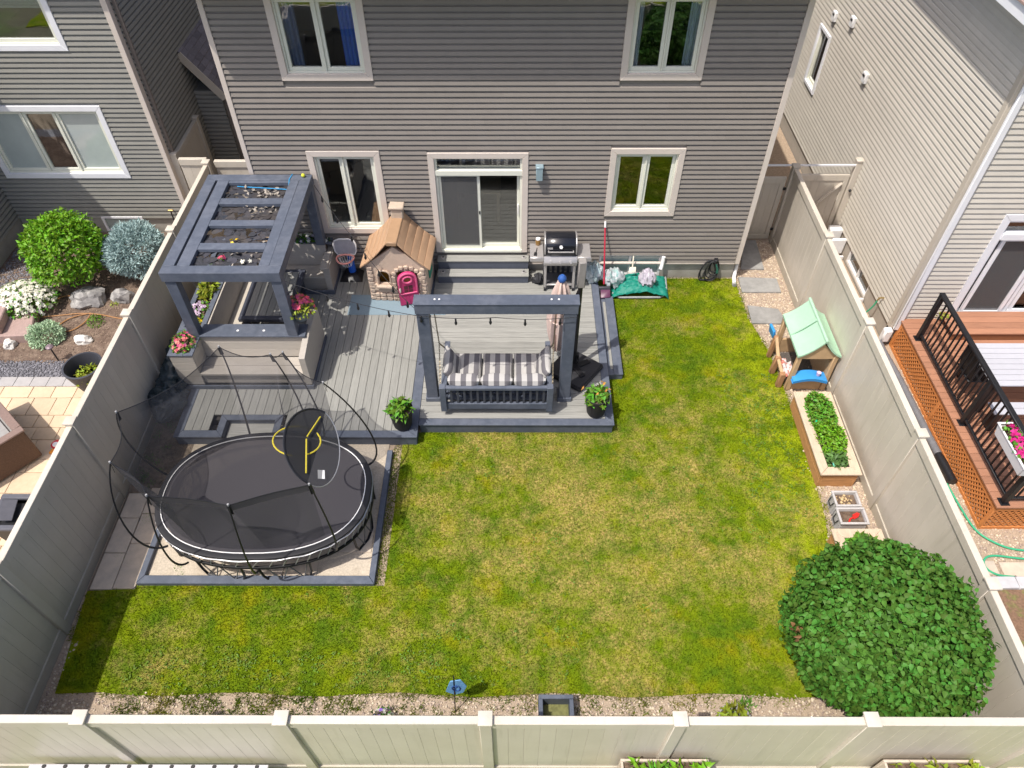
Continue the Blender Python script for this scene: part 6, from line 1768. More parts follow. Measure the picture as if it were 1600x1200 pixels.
single("toy_cloth", sheet(4.78, 5.0, 8.75, 9.10, lambda u, v: .20 + .10 * bumps(u, v, 4.4, 3) + .18 * v * (1 - u), 12, 14), mat("cloth_candy", (.68, .60, .58), .85, .1, 20, col2=(.55, .18, .14), c2scale=14, c2lo=.5, c2hi=.56), "pale and red patterned cloth draped at the left side of the green roofed playhouse", "cloth", base=(4.9, 8.9, .2))
single("toy_cup", MB().lathe([(.03, 0), (.04, .07), (.035, .07)], (5.30, 8.60, .42), 10), m_petl, "small lilac toy cup on the blue counter of the playhouse", "toy")
single("red_toy", MB().lathe([(.02, 0), (.09, .03), (.10, .10), (.05, .15)], (5.03, 9.0, .01), 12), mat("toy_red", (.42, .02, .04), .45), "dark red toy on the floor of the green roofed playhouse", "toy")
def raised_bed(x0, x1, y0, y1, h, label, wl=.15):
    t = thing("raised_bed", label, "raised bed", ((x0 + x1) / 2, (y0 + y1) / 2, 0), group="raised beds along the right fence")
    e = .03
    for k in range(2):
        za, zb = h * k / 2 + .002 - .03 * (k == 0), h * (k + 1) / 2 - .035 * (k == 1)
        part("side_board", MB().box(x0 + e, x0 + e + .04, y0 + e, y1 - e, za, zb), m_cedar, t, bev=.004)
        part("side_board", MB().box(x1 - e - .04, x1 - e, y0 + e, y1 - e, za, zb), m_cedar, t, bev=.004)
        part("side_board", MB().box(x0 + e + .041, x1 - e - .041, y0 + e, y0 + e + .04, za, zb), m_cedar, t, bev=.004)
        part("side_board", MB().box(x0 + e + .041, x1 - e - .041, y1 - e - .04, y1 - e, za, zb), m_cedar, t, bev=.004)
    g_ = .0015
    for q in ([(x0, y0), (x1, y0), (x1 - wl, y0 + wl), (x0 + wl, y0 + wl)], [(x0, y1), (x0 + wl, y1 - wl), (x1 - wl, y1 - wl), (x1, y1)],
              [(x0, y0 + g_), (x0 + wl, y0 + wl + g_), (x0 + wl, y1 - wl - g_), (x0, y1 - g_)], [(x1, y0 + g_), (x1, y1 - g_), (x1 - wl, y1 - wl - g_), (x1 - wl, y0 + wl + g_)]):
        part("top_board", MB().prism(q, h - .034, h), m_wood, t, bev=.005)
    part("soil", MB().box(x0 + e + .045, x1 - e - .045, y0 + e + .045, y1 - e - .045, .0, h - .09), m_soil, t, smooth=False)
    return t
raised_bed(4.80, 5.45, 6.54, 8.27, .36, "long raised wooden bed full of bright green herbs beside the right fence")
raised_bed(4.68, 5.42, 4.0, 5.58, .36, "raised wooden bed partly hidden under the round tree")
clump("herbs", "bright green leafy herbs filling the far half of the long raised bed", "plant", (5.13, 7.75, .27), (.22, .48), .32, 1300, m_leafG, lsize=(.04, .085), low=.1)
clump("herbs", "lime green leafy herbs in the middle of the long raised bed", "plant", (5.15, 7.25, .27), (.22, .40), .32, 1000, m_leafB, lsize=(.04, .075), low=.1)
clump("herbs", "darker feathery herb at the near end of the long raised bed", "plant", (5.12, 6.85, .27), (.15, .18), .20, 260, mat("leaf_feather", (.10, .20, .05), .55, .12, 6, island=.35, trans=.2), lsize=(.06, .12), low=.1)
clump("plant", "green grassy plant in the raised bed behind the round tree", "plant", (5.06, 5.22, .27), (.22, .20), .24, 260, m_leafG, lsize=(.09, .17), low=.1)
single("plant_tag", MB().obox((4.99, 7.57, .44), (.05, .07, .006), (.4, .3, 0)), mat("tag_green", (.01, .50, .25), .4), "bright green plant tag on the left edge of the long raised bed", "plant tag")
single("plant_tag", MB().obox((5.08, 6.73, .36), (.09, .06, .006), (.3, .2, 0)), mat("tag_teal", (.15, .55, .42), .4), "pale teal plant tag at the near end of the long raised bed", "plant tag")
def crate(x0, x1, y0, y1, label):
    t = thing("crate", label, "crate", ((x0 + x1) / 2, (y0 + y1) / 2, 0), group="grey plastic crates of soil")
    m_cr = mat("crate_grey", (.44, .42, .41), .5, .06, 12)
    h = .30
    mb = MB()
    for (a0, a1, b0, b1) in ((x0, x0 + .02, y0, y1), (x1 - .02, x1, y0, y1), (x0 + .021, x1 - .021, y0, y0 + .02), (x0 + .021, x1 - .021, y1 - .02, y1)):
        mb.box(a0, a1, b0, b1, 0, h - .031)
    part("wall", mb, m_cr, t, bev=.004)
    part("rim", planter_rim(MB(), x0 - .018, x1 + .018, y0 - .018, y1 + .018, h - .03, h, .036), m_cr, t, bev=.006)
    for k in range(3):
        part("rib", MB().box(x0 - .012, x0 - .001, y0 + .03 + k * (y1 - y0 - .08) / 2, y0 + .05 + k * (y1 - y0 - .08) / 2, .01, h - .031), m_cr, t, bev=.003)
    part("handle", MB().tube([(x0 - .022, (y0 + y1) / 2 - .06, h - .05), (x0 - .04, (y0 + y1) / 2 - .05, h - .14), (x0 - .04, (y0 + y1) / 2 + .05, h - .14), (x0 - .022, (y0 + y1) / 2 + .06, h - .05)], .008, 5), m_black, t)
    part("soil", MB().box(x0 + .021, x1 - .021, y0 + .021, y1 - .021, .02, h - .07), m_soil, t, smooth=False)
    return t
crate(4.92, 5.28, 6.02, 6.27, "grey plastic crate of pale stony soil, the one next to the long raised bed")
crate(4.90, 5.30, 5.71, 5.97, "grey plastic crate of dark soil with a red trowel in it")
scatter_stones("crate_pebbles", rng.uniform((4.95, 6.05), (5.25, 6.24), (26, 2)), .012, .028, mat("pebble_tan", (.45, .33, .18), .8, island=.3), .23)
tw = thing("trowel", "red plastic toy trowel lying on the soil of the nearer crate", "trowel", (5.15, 5.85, .24))
m_red = mat("toy_scarlet", (.62, .02, .015), .4)
part("blade", MB().prism([(5.12, 5.80), (5.20, 5.84), (5.24, 5.90), (5.20, 5.92), (5.12, 5.88)], .245, .262), m_red, tw, bev=.004)
part("handle", MB().tube([(5.13, 5.84, .255), (5.06, 5.80, .262), (5.03, 5.75, .262)], .014, 6), m_red, tw)
single("yellow_toy", MB().lathe([(.02, 0), (.045, .02), (.04, .06), (.015, .08)], (5.36, 5.66, .0), 10), mat("toy_yellow", (.75, .58, .05), .4), "small yellow toy on the gravel behind the crates", "toy")

# ------------------------------------------------------------------ things along the back fence
sg = thing("lawn_sign", "small blue diamond shaped yard sign on a thin stake near the back fence", "sign", (-.74, 3.22, 0))
part("stake", MB().tube([(-.77, 3.09, 0), (-.745, 3.215, .90)], .008, 6), m_blackm, sg)
Ts = lambda a, d, z: (-.735 + a, 3.19 - d + (z - .6) * .12, z)
part("panel", MB().prismT(Ts, [(-.13, .50), (-.02, .42), (.09, .48), (.14, .64), (.07, .80), (-.06, .76)], 0, .012), mat("sign_blue", (.14, .33, .58), .5), sg, bev=.003)
part("emblem", MB().tube([Ts(.005 + .05 * math.cos(t), .015, .60 + .065 * math.sin(t)) for t in np.linspace(0, 6.2832, 20)[:-1]], .009, 5, closed=True).tube([Ts(.03, .015, .66), Ts(-.01, .015, .60), Ts(.0, .015, .53)], .009, 5), mat("sign_navy", (.03, .08, .25), .5), sg)
fb = thing("frame_box", "slate blue wooden frame box set in the gravel by the back fence", "planter box", (.52, 2.95, 0))
part("frame", planter_rim(MB(), .30, .745, 2.62, 3.22, .0, .26, .055), m_blue, fb, bev=.006)
part("earth", MB().box(.356, .689, 2.676, 3.164, 0, .05), mat("moss_soil", (.16, .16, .06), .95, .4, 12, bump=.8), fb, smooth=False)
clump("flowers", "white and violet flower mound just inside the back fence", "flowers", (-1.69, 2.93, 0), .17, .22, 60, m_leafT, 44, [m_petw, mat("petal_violet", (.22, .12, .42), .5, island=.3)], psize=(.025, .04))
gpot = clump("potted_grass", "pale grey round pot of grassy weeds by the back fence", "potted plant", (2.77, 2.93, 0), .17, .30, 150, m_leafY, lsize=(.07, .14), low=.55)
part("pot", MB().lathe([(.14, .0), (.19, .17), (.21, .20), (.195, .205), (.175, .15)], (2.77, 2.93, 0), 22, True, False), mat("pot_grey", (.36, .35, .34), .7), gpot)
tufts("weeds_by_pot", np.array([(2.05, 3.0), (2.0, 2.95), (3.0, 3.15), (3.05, 3.2), (2.95, 3.22)]), 30, .10, m_leafG, .008)
# outside the back fence
def outer_planter(x0, x1, zt_, label, npl, lab2):
    t = thing("planter_box", label, "planter box", ((x0 + x1) / 2, 2.1, 0), group="planter boxes outside the back fence")
    y0, y1 = 1.72, 2.345
    part("wall", MB().box(x0, x1, y1 - .03, y1, 0, zt_).box(x0, x1, y0, y0 + .03, 0, zt_).box(x0, x0 + .03, y0 + .031, y1 - .031, 0, zt_ - .001).box(x1 - .03, x1, y0 + .031, y1 - .031, 0, zt_ - .001), mat("planter_wood_pale", (.50, .42, .34), .8, .15, 9), t, bev=.004)
    part("soil", MB().box(x0 + .031, x1 - .031, y0 + .031, y1 - .031, 0, zt_ - .05), m_soil, t, smooth=False)
    for k, (lb, mt_) in enumerate(lab2):
        x = x0 + (x1 - x0) * (k + .6) / len(lab2)
        clump("seedling", lb, "plant", (x, 2.20, zt_ - .06), .10, .16, 34, mt_, lsize=(.07, .13), low=.25, group="seedlings in the outer planters")
outer_planter(1.21, 2.22, .74, "wooden planter of dark soil and seedlings left of the other, outside the back fence", 4, [("big leaved seedling at the left end of the left outer planter", m_leafB), ("grey green seedling second in the left outer planter", m_leafG), ("tall seedling third in the left outer planter", m_leafB), ("broad seedling at the right end of the left outer planter", m_leafB)])
outer_planter(4.22, 5.32, .74, "wooden planter of brown soil with yellowish seedlings, outside the back fence below the tree", 3, [("pale yellowish seedling at the left of the right outer planter", m_leafY), ("yellow green seedling in the middle of the right outer planter", m_leafY), ("low yellow green seedling at the right end of the right outer planter", m_leafY)])
wb = thing("white_rail", "white plank with a row of dark bolts at the bottom left edge", "plank", (-4.3, 2.2, 0))
part("board", MB().box(-5.70, -2.89, 2.02, 2.33, .46, .50), mat("plank_pale", (.46, .45, .47), .6, .08, 9), wb, bev=.006)
part("support", MB().box(-5.6, -5.5, 2.1, 2.3, -.02, .459).box(-3.1, -3.0, 2.1, 2.3, -.02, .459), m_trimw, wb, bev=.006)
for k in range(11):
    part("bolt", MB().tube([(-5.52 + k * .25, 2.302, .495), (-5.52 + k * .25, 2.302, .515)], .022, 8), m_blackm, wb)

# ------------------------------------------------------------------ left neighbour's garden
def shrub(name, label, c, r, n, material, ls, asp=.55, spike=False, low=0.0, trunk=True, cat="shrub"):
    t = thing(name, label, cat, (c[0], c[1], 0))
    d = unit(rng.normal(size=(n, 3))); d = d[d[:, 2] > -.55]; n = len(d)
    bump = np.array([_nz.noise(Vector(q) * 2.2 + Vector((c[0], 0, 0))) * .22 + _nz.noise(Vector(q) * 5.5) * .12 for q in d.tolist()])
    rr_ = rng.uniform(.55, 1.0, n) ** .6 * (1 + bump)
    P = d * rr_[:, None] * np.array(r) + np.array(c)
    if spike:
        U = unit(d + rng.normal(size=(n, 3)) * .5); Nn = unit(rng.normal(size=(n, 3)))
    else:
        U = unit(d * .6 + rng.normal(size=(n, 3)) * .6); Nn = unit(d + [0, 0, .6] + rng.normal(size=(n, 3)) * .5)
    L_ = rng.uniform(*ls, n)
    V, F = leaf_arrays(P, U, Nn, L_, L_ * asp)
    o = np_obj("foliage", np_mesh("foliage", V - np.array((c[0], c[1], 0)), F, material), t, kind="stuff")
    if trunk:
        mb = MB()
        for k in range(6):
            a = k * 1.05
            mb.tube([(c[0] + .05 * math.cos(a), c[1] + .05 * math.sin(a), 0), (c[0] + r[0] * .5 * math.cos(a), c[1] + r[1] * .5 * math.sin(a), c[2] + .1)], [.02, .008], 5)
        part("stems", mb, m_bark, t)
    return t
shrub("shrub", "large lime green leafy shrub in the neighbour's bed at left", (-8.98, 11.62, .80), (.74, .74, .74), 8000, m_leafB, (.06, .11), low=0)
shrub("blue_spruce", "compact silvery blue spruce bush beside the lime green shrub", (-7.72, 11.85, .62), (.62, .60, .50), 17000, m_spruce, (.05, .10), .28, True)
shrub("low_shrub", "low grey green cushion shrub between two small rocks", (-8.98, 9.92, .10), (.33, .29, .22), 4200, m_sage, (.03, .06), .45, True, trunk=False)
clump("plant", "small bright green tuft in the mulch near the fence", "plant", (-8.22, 10.36, 0), .16, .12, 160, mat("leaf_moss", (.12, .24, .02), .5, island=.3, trans=.2), lsize=(.03, .06))
clump("plant", "tiny yellow green plant by the fence post in the mulch", "plant", (-7.62, 10.2, 0), .08, .12, 40, m_leafY, lsize=(.04, .07))
clump("plant", "tiny yellowish plant below the white rock in the mulch", "plant", (-8.05, 10.92, 0), .09, .06, 50, m_leafY, lsize=(.03, .05))
clump("white_flowers", "mound of white hydrangea like flower heads at the left edge", "flowers", (-9.72, 10.78, .05), (.62, .52), .50, 900, m_leafG, 620, m_petw, lsize=(.06, .1), psize=(.035, .055), low=.12)
def rock(c, r, seed, label, mt_=None):
    v, f = None, None
    bm = bmesh.new(); bmesh.ops.create_icosphere(bm, subdivisions=3, radius=1.0)
    for q in bm.verts:
        p_ = q.co.copy(); nn = _nz.noise(p_ * 1.3 + Vector((seed, 0, 0))) * .45 + _nz.noise(p_ * 3.1 + Vector((0, seed, 0))) * .18
        # facet the stone
        p_ = p_ * (1 + nn)
        q.co = Vector((p_.x * r[0], p_.y * r[1], max(p_.z, -.5) * r[2]))
    me = bpy.data.meshes.new("rock"); bm.to_mesh(me); bm.free()
    me.polygons.foreach_set("use_smooth", [True] * len(me.polygons)); me.set_sharp_from_angle(angle=R(24))
    me.materials.append(mt_ or m_rock)
    o = bpy.data.objects.new("rock", me); COL.objects.link(o); o.location = (c[0], c[1], r[2] * .4)
    _props(o, label, "rock", "rocks in the neighbour's bed", None)
rock((-8.62, 10.98), (.34, .24, .20), 1.2, "big grey boulder half under the lime green shrub")
rock((-7.93, 11.05), (.20, .16, .17), 4.4, "white and grey rock next to the fence below the blue spruce")
rock((-8.26, 9.85), (.17, .11, .10), 7.1, "pale white rock lying in open mulch above the black pot", mat("rock_white", (.62, .60, .56), .9, .15, 9, bump=.6))
rock((-9.60, 9.72), (.11, .11, .11), 9.3, "small pale stone in front of the brown step block", mat("rock_white", (.62, .60, .56)))
m_block = mat("block_brown", (.36, .255, .225), .8, .18, 12, stretch=(6, 1, 1), bump=.5)
stb = thing("step_block", "brown wood grained concrete step block at the left edge of the bed", "step block", (-9.6, 10.15, 0))
part("lower_block", MB().prism([(-10.6, 9.74), (-9.17, 9.82), (-9.42, 10.56), (-10.6, 10.5)], -.02, .20), m_block, stb, bev=.02)
part("upper_block", MB().prism([(-10.9, 9.78), (-9.72, 9.83), (-9.84, 10.60), (-10.9, 10.56)], .201, .40), m_block, stb, bev=.02)
lp_ = [(-9.35, 10.50, .02), (-9.0, 10.56, .015), (-8.6, 10.62, .02), (-8.2, 10.58, .02), (-7.75, 10.45, .015), (-7.3, 10.4, .02)]
lp2 = [(-8.42, 10.62, .02), (-8.75, 10.5, .03), (-8.93, 10.28, .02), (-8.86, 10.08, .015), (-8.6, 10.10, .02), (-8.42, 10.34, .03), (-8.40, 10.56, .035)]
def smooth(pts_, it=2, closed=False):
    P_ = [Vector(q) for q in pts_]
    for _ in range(it):
        Q = [P_[0]]
        for a, b in zip(P_, P_[1:]):
            Q += [a.lerp(b, .25), a.lerp(b, .75)]
        Q.append(P_[-1]); P_ = Q
    return P_
single("irrigation_line", MB().tube(smooth(lp_), .012, 6).tube(smooth(lp2), .012, 6).tube(smooth([(-8.85, 10.95, .02), (-8.9, 11.1, .02), (-9.15, 11.15, .02), (-9.3, 11.0, .02)]), .012, 6), mat("pipe_ochre", (.36, .18, .07), .5), "thin brown irrigation tube looping over the mulch", "tube")
so_ = thing("path_light", "small solar path light on a black stake at the edge of the mulch", "garden light", (-8.54, 9.34, 0))
part("stake", MB().tube([(-8.54, 9.34, 0), (-8.53, 9.33, .34)], .014, 6), m_blackm, so_)
part("lamp_head", MB().lathe([(.03, 0), (.065, .02), (.07, .05), (.04, .075)], (-8.53, 9.33, .33), 12), mat("lamp_mauve", (.24, .18, .20), .4, metal=.3), so_)
bp = thing("large_pot", "big black tapered pot of straggly greenery next to the left fence", "pot", (-7.62, 8.72, 0))
part("pot", MB().lathe([(.20, .001), (.22, .05), (.33, .50), (.335, .53), (.30, .535), (.285, .48), (.25, .25)], (-7.62, 8.72, 0), 32, True, False), mat("pot_charcoal", (.045, .047, .058), .55, .08, 8), bp)
part("soil", MB().lathe([(.01, .27), (.25, .27)], (-7.62, 8.72, 0), 24), m_soil, bp)
clump("plant", "straggly yellow green plant inside the big black pot", "plant", (-7.56, 8.66, .27), .22, .24, 170, m_leafY, lsize=(.04, .09), low=.1)
sofa = thing("garden_sofa", "brown rattan garden sofa back at the left edge of the patio", "sofa", (-8.6, 7.1, 0), rotz=R(-41.5), local=True)
m_rat = mat("rattan_brown", (.105, .062, .042), .7, .35, 40, stretch=(1, 1, 3), bump=.6, bscale=80)
m_rat2 = mat("rattan_sunlit_top", (.22, .15, .125), .6, .15, 30)  # lighter brown carries the sunlit look of the top edge
part("end_panel", MB().box(.46, .56, -1.4, .52, .05, .70), m_rat, sofa, bev=.02)
part("back_panel", MB().box(-.9, .459, .42, .52, .05, .70), m_rat, sofa, bev=.02)
part("top_edge", MB().box(.44, .58, -1.42, .54, .701, .735).box(-.9, .439, .40, .54, .7005, .7345), m_rat2, sofa, bev=.01)
part("seat", MB().box(-.9, .455, -1.4, .415, .05, .36), m_rat, sofa, bev=.02)
part("seat_cushion", MB().box(-.88, .44, -1.38, .40, .361, .46), mat("cushion_grey", (.30, .29, .28), .9, .1, 20), sofa, bev=.04, seg=2)
bn = thing("rubbish_bin", "black square rubbish bin against the left fence at the photo's left edge", "bin", (-7.20, 5.5, 0))
tb_ = MB()
q0, q1 = .20, .27
bx, by = -7.16, 5.52
tb_.add([(bx - q0, by - q0, 0), (bx + q0, by - q0, 0), (bx + q0, by + q0, 0), (bx - q0, by + q0, 0), (bx - q1, by - q1, .84), (bx + q1, by - q1, .84), (bx + q1, by + q1, .84), (bx - q1, by + q1, .84)],
        [(0, 3, 2, 1), (0, 1, 5, 4), (1, 2, 6, 5), (2, 3, 7, 6), (3, 0, 4, 7)])
part("body", tb_, m_black, bn, bev=.03)
part("rim", planter_rim(MB(), bx - .30, bx + .30, by - .30, by + .30, .84, .90, .085), mat("bin_grey", (.10, .10, .115), .45), bn, bev=.015)
part("liner", MB().box(bx - .21, bx + .21, by - .21, by + .21, .5, .80), m_black, bn, bev=.02)
part("lid_flap", MB().obox((bx - .10, by + .02, .90), (.20, .36, .02), (0, .35, .2)), mat("bin_grey", (.10, .10, .115)), bn, bev=.006)
ty = thing("spinning_toy", "small red, white and orange toy on the pavers by the fence", "toy", (-7.70, 7.33, .015))
part("body", MB().lathe([(.02, 0), (.085, .03), (.09, .06), (.05, .09)], (-7.70, 7.34, .015), 14), mat("toy_red_bright", (.65, .03, .05), .4), ty)
part("disc", MB().lathe([(.05, 0), (.045, .02)], (-7.68, 7.30, .106), 12), m_white, ty)
part("foot", MB().tube([(-7.73, 7.25, .03), (-7.75, 7.17, .03)], .03, 8), mat("toy_orange", (.75, .28, .02), .4), ty)

# ------------------------------------------------------------------ right neighbour's deck
nd = thing("raised_deck", "red brown raised deck with an orange lattice skirt, right neighbour's yard", "deck", (9, 7.6, 0))
ZN = .65
y = 5.76; k = 0
while y < 9.79:
    part("deck_board", MB().box(7.07, 13, y + .003, min(y + .14, 9.80) - .003, ZN - .03, ZN), m_redwood, nd, bev=.003, smooth=False); y += .14
part("fascia", MB().box(7.10, 7.125, 5.79, 9.79, ZN - .14, ZN - .031).box(7.126, 13, 5.79, 5.815, ZN - .14, ZN - .031), m_lattice, nd, bev=.003)
part("frame_board", MB().box(7.10, 7.125, 5.79, 9.79, -.02, .06).box(7.126, 13, 5.79, 5.815, -.02, .06).box(7.10, 7.126, 5.79, 5.84, .061, ZN - .141).box(7.10, 7.125, 7.86, 7.93, .061, ZN - .141).box(7.10, 7.125, 9.70, 9.79, .061, ZN - .141), m_lattice, nd, bev=.003)
def lattice(a0, a1, z0, z1, Tm):
    mb = MB()
    for lay, sgn in ((0, 1), (1, -1)):
        s = a0 - (z1 - z0)
        while s < a1 + (z1 - z0):
            p0, p1 = (s, z0), (s + (z1 - z0), z1)
            if sgn < 0: p0, p1 = (s + (z1 - z0), z0), (s, z1)
            # clip to a0..a1
            def cl(p, q):
                (xa, za), (xb, zb) = p, q
                if xa == xb: return None
                ts = sorted(((a0 - xa) / (xb - xa), (a1 - xa) / (xb - xa)))
                t0, t1 = max(0, ts[0]), min(1, ts[1])
                if t0 >= t1: return None
                f_ = lambda t: (xa + (xb - xa) * t, za + (zb - za) * t)
                return f_(t0), f_(t1)
            c = cl(p0, p1)
            if c:
                (xa, za), (xb, zb) = c
                dx, dz = xb - xa, zb - za; L_ = math.hypot(dx, dz)
                if L_ > .03:
                    nx, nz = -dz / L_ * .014, dx / L_ * .014
                    mb.prismT(Tm, [(xa + nx, za + nz), (xa - nx, za - nz), (xb - nx, zb - nz), (xb + nx, zb + nz)], lay * .007, lay * .007 + .0065)
            s += .092
    return mb
part("lattice_panel", lattice(5.84, 9.70, .05, ZN - .13, lambda a, d, z: (7.118 - d, a, z)), m_lattice, nd, kind="stuff", smooth=False)
part("lattice_panel", lattice(7.13, 10.5, .05, ZN - .13, lambda a, d, z: (a, 5.81 - d, z)), m_lattice, nd, kind="stuff", smooth=False)
part("lattice_shade", MB().box(7.3, 13, 6.0, 9.7, -.02, .45), mat("lattice_shade_dark", (.03, .025, .02), .9), nd, smooth=False)  # dark block painted as the shade behind the lattice
for k in range(4):
    part("landing_board", MB().box(7.72, 12, 9.22 + k * .145, 9.22 + k * .145 + .139, .80, .83), m_redwood, nd, bev=.003, smooth=False)
part("landing_riser", MB().box(7.74, 12, 9.24, 9.265, ZN + .001, .799), mat("riser_brown", (.22, .09, .04), .6, .1), nd)
rl = thing("railing", "black metal railing along the edge of the right neighbour's deck", "railing", (7.2, 7.5, ZN))
xr_ = 7.20
for y in (9.28, 7.35, 5.86):
    part("post", MB().box(xr_ - .04, xr_ + .04, y - .04, y + .04, ZN + .012, ZN + 1.0), m_blackm, rl, bev=.005)
    part("base_plate", MB().box(xr_ - .07, xr_ + .07, y - .07, y + .07, ZN + .001, ZN + .0115), m_blackm, rl, bev=.003)
part("post", MB().box(9.0, 9.08, 5.82, 5.90, ZN + .001, ZN + 1.0), m_blackm, rl, bev=.005)
part("top_rail", MB().box(xr_ - .045, xr_ + .045, 5.82, 9.33, ZN + 1.001, ZN + 1.045).box(xr_ + .0455, 9.1, 5.815, 5.905, ZN + 1.0015, ZN + 1.0445), m_blackm, rl, bev=.008)
part("bottom_rail", MB().box(xr_ - .022, xr_ + .022, 5.90, 9.24, ZN + .09, ZN + .13).box(xr_ + .041, 9.0, 5.84, 5.884, ZN + .0905, ZN + .1295), m_blackm, rl, bev=.005)
y = 5.98
bal = None
while y < 9.2:
    if abs(y - 7.35) > .06:
        part("baluster", MB().box(xr_ - .011, xr_ + .011, y - .011, y + .011, ZN + .1305, ZN + 1.0), m_blackm, rl)
    y += .115
x = xr_ + .13
while x < 9.0:
    part("baluster", MB().box(x - .011, x + .011, 5.851, 5.873, ZN + .13, ZN + 1.0), m_blackm, rl); x += .115
fbx = thing("flower_box", "white flower box of magenta petunias hung on the black deck railing", "flower box", (7.16, 6.2, 1.45))
tr_ = MB()
xa, xb, ya, yb_ = 7.06, 7.26, 5.70, 6.50
tr_.add([(xa + .03, ya + .03, 1.44), (xb - .03, ya + .03, 1.44), (xb - .03, yb_ - .03, 1.44), (xa + .03, yb_ - .03, 1.44), (xa, ya, 1.64), (xb, ya, 1.64), (xb, yb_, 1.64), (xa, yb_, 1.64)],
        [(0, 3, 2, 1), (0, 1, 5, 4), (1, 2, 6, 5), (2, 3, 7, 6), (3, 0, 4, 7)])
tr_.v = [(a - .18, b, c + .06) for a, b, c in tr_.v]
part("trough", tr_, m_white, fbx, bev=.012)
part("rim", MB().add([(q[0] - .18, q[1], q[2] + .06) for q in planter_rim(MB(), xa - .01, xb + .01, ya - .01, yb_ + .01, 1.641, 1.665, .028).v], planter_rim(MB(), 0, 1, 0, 1, 0, 1).f), m_white, fbx, bev=.006)
part("soil", MB().box(xa - .15, xb - .21, ya + .03, yb_ - .03, 1.60, 1.67), m_soil, fbx)
clump("petunias", "magenta petunias filling the white flower box on the railing", "flowers", (6.98, 6.12, 1.68), (.10, .36), .13, 150, m_leafG, 60, mat("petal_magenta", (.62, .02, .22), .5, .1, 20, island=.3, trans=.2), psize=(.035, .055))
nt_ = thing("garden_table", "white slatted garden table on the right neighbour's deck", "table", (8.3, 8.0, ZN))
m_tw = mat("table_white", (.44, .44, .475), .5, .04, 10, objvar=.04)
for k in range(8):
    part("slat", MB().box(7.42, 9.3, 7.52 + k * .117, 7.52 + k * .117 + .110, 1.34, 1.365), m_tw, nt_, bev=.003, smooth=False)
for x in (7.55, 9.1):
    for y in (7.6, 8.36):
        part("leg", MB().box(x - .03, x + .03, y - .03, y + .03, ZN + .001, 1.339), m_blackm, nt_)
nb_ = thing("garden_bench", "white slatted bench on the camera side of the white table", "bench", (8.2, 7.3, ZN))
for k in range(2):
    part("slat", MB().box(7.42, 9.2, 7.16 + k * .125, 7.16 + k * .125 + .118, 1.08, 1.105), m_tw, nb_, bev=.003, smooth=False)
for x in (7.55, 9.05):
    part("leg", MB().box(x - .03, x + .03, 7.18, 7.38, ZN + .001, 1.079), m_blackm, nb_)
nc = thing("patio_chair", "dark patio chair behind the railing at the end of the white table", "chair", (7.55, 8.05, ZN))
part("seat", MB().box(7.30, 7.72, 7.85, 8.27, 1.06, 1.09), m_blackm, nc, bev=.01)
part("backrest", MB().obox((7.30, 8.06, 1.33), (.025, .42, .45), (0, -.12, 0)), m_blackm, nc, bev=.01)
for x in (7.33, 7.69):
    for y in (7.88, 8.24):
        part("leg", MB().tube([(x, y, ZN + .001), (x, y, 1.06)], .012, 6), m_blackm, nc)
clump("plant", "small yellow potted plant by the right neighbour's patio door", "plant", (7.68, 9.62, .83), .08, .12, 50, m_leafY, lsize=(.03, .06))
pp = thing("drain_pipe", "grey corrugated drain pipe with a black end lying along the lattice", "drain pipe", (6.93, 8.2, .07))
P_ = [(6.86, 9.74, .10), (6.87, 9.5, .08), (6.93, 8.9, .075), (6.95, 8.2, .075), (6.97, 7.5, .075), (6.985, 7.15, .075)]
sp_ = smooth(P_, 3)
part("grey_pipe", MB().tube(sp_, [.062 + .005 * (i % 2) for i in range(len(sp_))], 10), mat("pipe_grey", (.16, .16, .17), .5), pp)
part("black_end", MB().tube([(6.985, 7.14, .075), (7.0, 6.95, .075), (7.01, 6.75, .07), (7.01, 6.60, .07)], [.062, .075, .072, .078], 12), m_black, pp)
part("upper_elbow", MB().box(6.86, 7.02, 9.70, 9.84, .12, .42), m_white, pp, bev=.03)
m_hose = mat("hose_green", (.05, .38, .20), .4, .08, 10)
hz_ = smooth([(6.93, 6.6, .03), (6.97, 6.2, .025), (7.02, 5.75, .025), (7.2, 5.55, .03), (7.45, 5.42, .025), (7.8, 5.40, .025), (8.1, 5.34, .025), (8.2, 5.28, .03), (7.9, 5.25, .03), (7.5, 5.27, .025), (7.1, 5.34, .025), (6.93, 5.25, .025), (6.92, 5.10, .025), (7.05, 5.0, .025), (7.28, 4.98, .025)], 3)
single("garden_hose", MB().tube(hz_, .016, 8), m_hose, "green garden hose snaking over the gravel in front of the lattice", "hose")
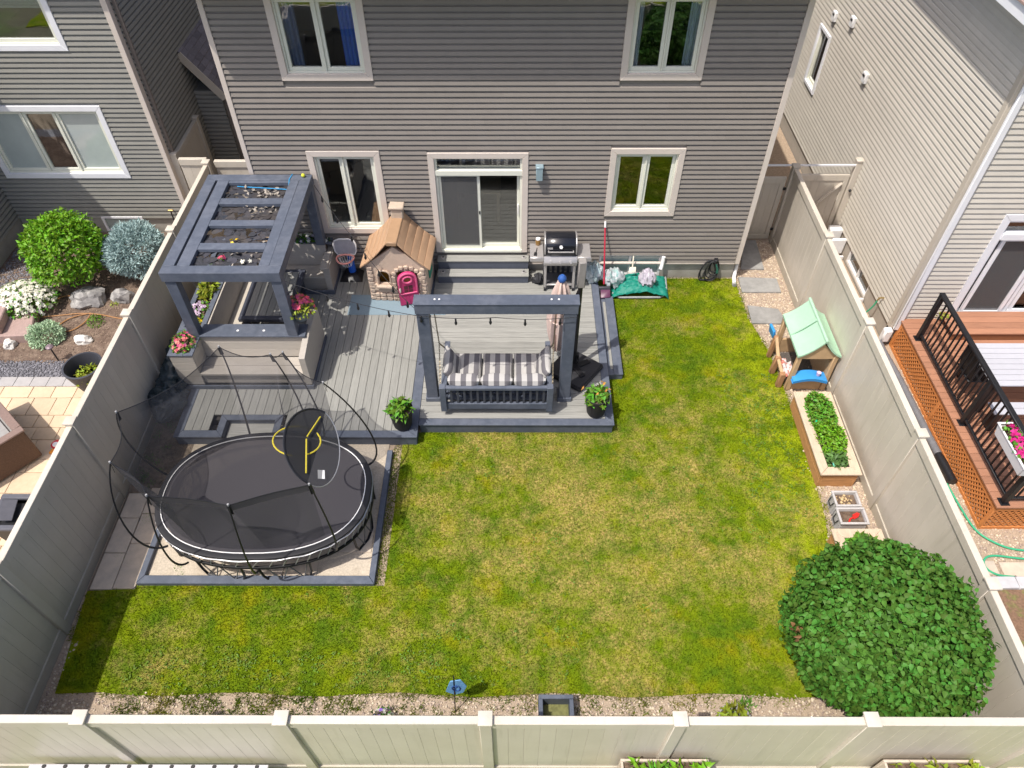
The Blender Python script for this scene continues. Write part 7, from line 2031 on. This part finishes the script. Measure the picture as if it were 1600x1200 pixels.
single("hose_nozzle", MB().tube([(7.28, 4.98, .03), (7.36, 4.93, .03), (7.5, 4.86, .04)], [.02, .026, .03], 8), mat("nozzle_wine", (.10, .03, .035), .4), "dark red and black nozzle at the end of the green hose", "nozzle")
tp_ = thing("hose_tap", "outdoor tap with a short green hose on the cream house foundation", "tap", (6.97, 10.4, .6))
part("tap", MB().tube([(6.985, 10.40, .62), (6.90, 10.40, .62), (6.88, 10.40, .56)], .016, 6), mat("brass", (.45, .32, .12), .35, metal=.7), tp_)
part("hose_stub", MB().tube(smooth([(6.88, 10.40, .55), (6.86, 10.42, .35), (6.80, 10.5, .1), (6.78, 10.6, .03)]), .016, 7), m_hose, tp_)
part("patio_slab", MB().box(6.82, 7.10, 5.02, 5.24, -.02, .02), m_slab2, bpy.data.objects["side_gravel"], bev=.006)
part("patio_slab", MB().box(7.16, 7.62, 4.98, 5.22, -.02, .02), m_slab2, bpy.data.objects["side_gravel"], bev=.006)
nbd = thing("block_bed", "vegetable bed edged with pale grey concrete blocks outside the right fence", "raised bed", (7.6, 4.2, 0))
m_blk = mat("concrete_block", (.50, .49, .50), .85, .1, 9, bump=.2, objvar=.05)
y = 2.9
while y < 4.80:
    part("block", MB().box(6.50, 6.69, y + .003, y + .387, -.02, .30), m_blk, nbd, bev=.008); 
    part("block_core", MB().box(6.63, 6.66, y + .10, y + .28, .295, .302), mat("core_dark", (.07, .07, .075), .9), nbd)
    y += .39
x = 6.70
while x < 9:
    part("block", MB().box(x + .003, x + .387, 4.67, 4.85, -.02, .30), m_blk, nbd, bev=.008); x += .39
part("soil", MB().box(6.70, 9, 2.8, 4.665, -.02, .26), mat("soil_brown", (.20, .12, .075), .95, .4, 30, col2=(.16, .17, .05), c2scale=5, c2lo=.52, c2hi=.65, bump=.9), nbd, smooth=False)
tufts("bed_weeds", rng.uniform((6.75, 3.6), (7.6, 4.6), (40, 2)) , 20, .32, m_leafY, .006)
single("garden_edging", MB().box(6.30, 6.34, 9.9, 12.4, -.02, .09), m_cedar, "thin cedar edging board along the passage beside the cream house", "edging", bev=.004)
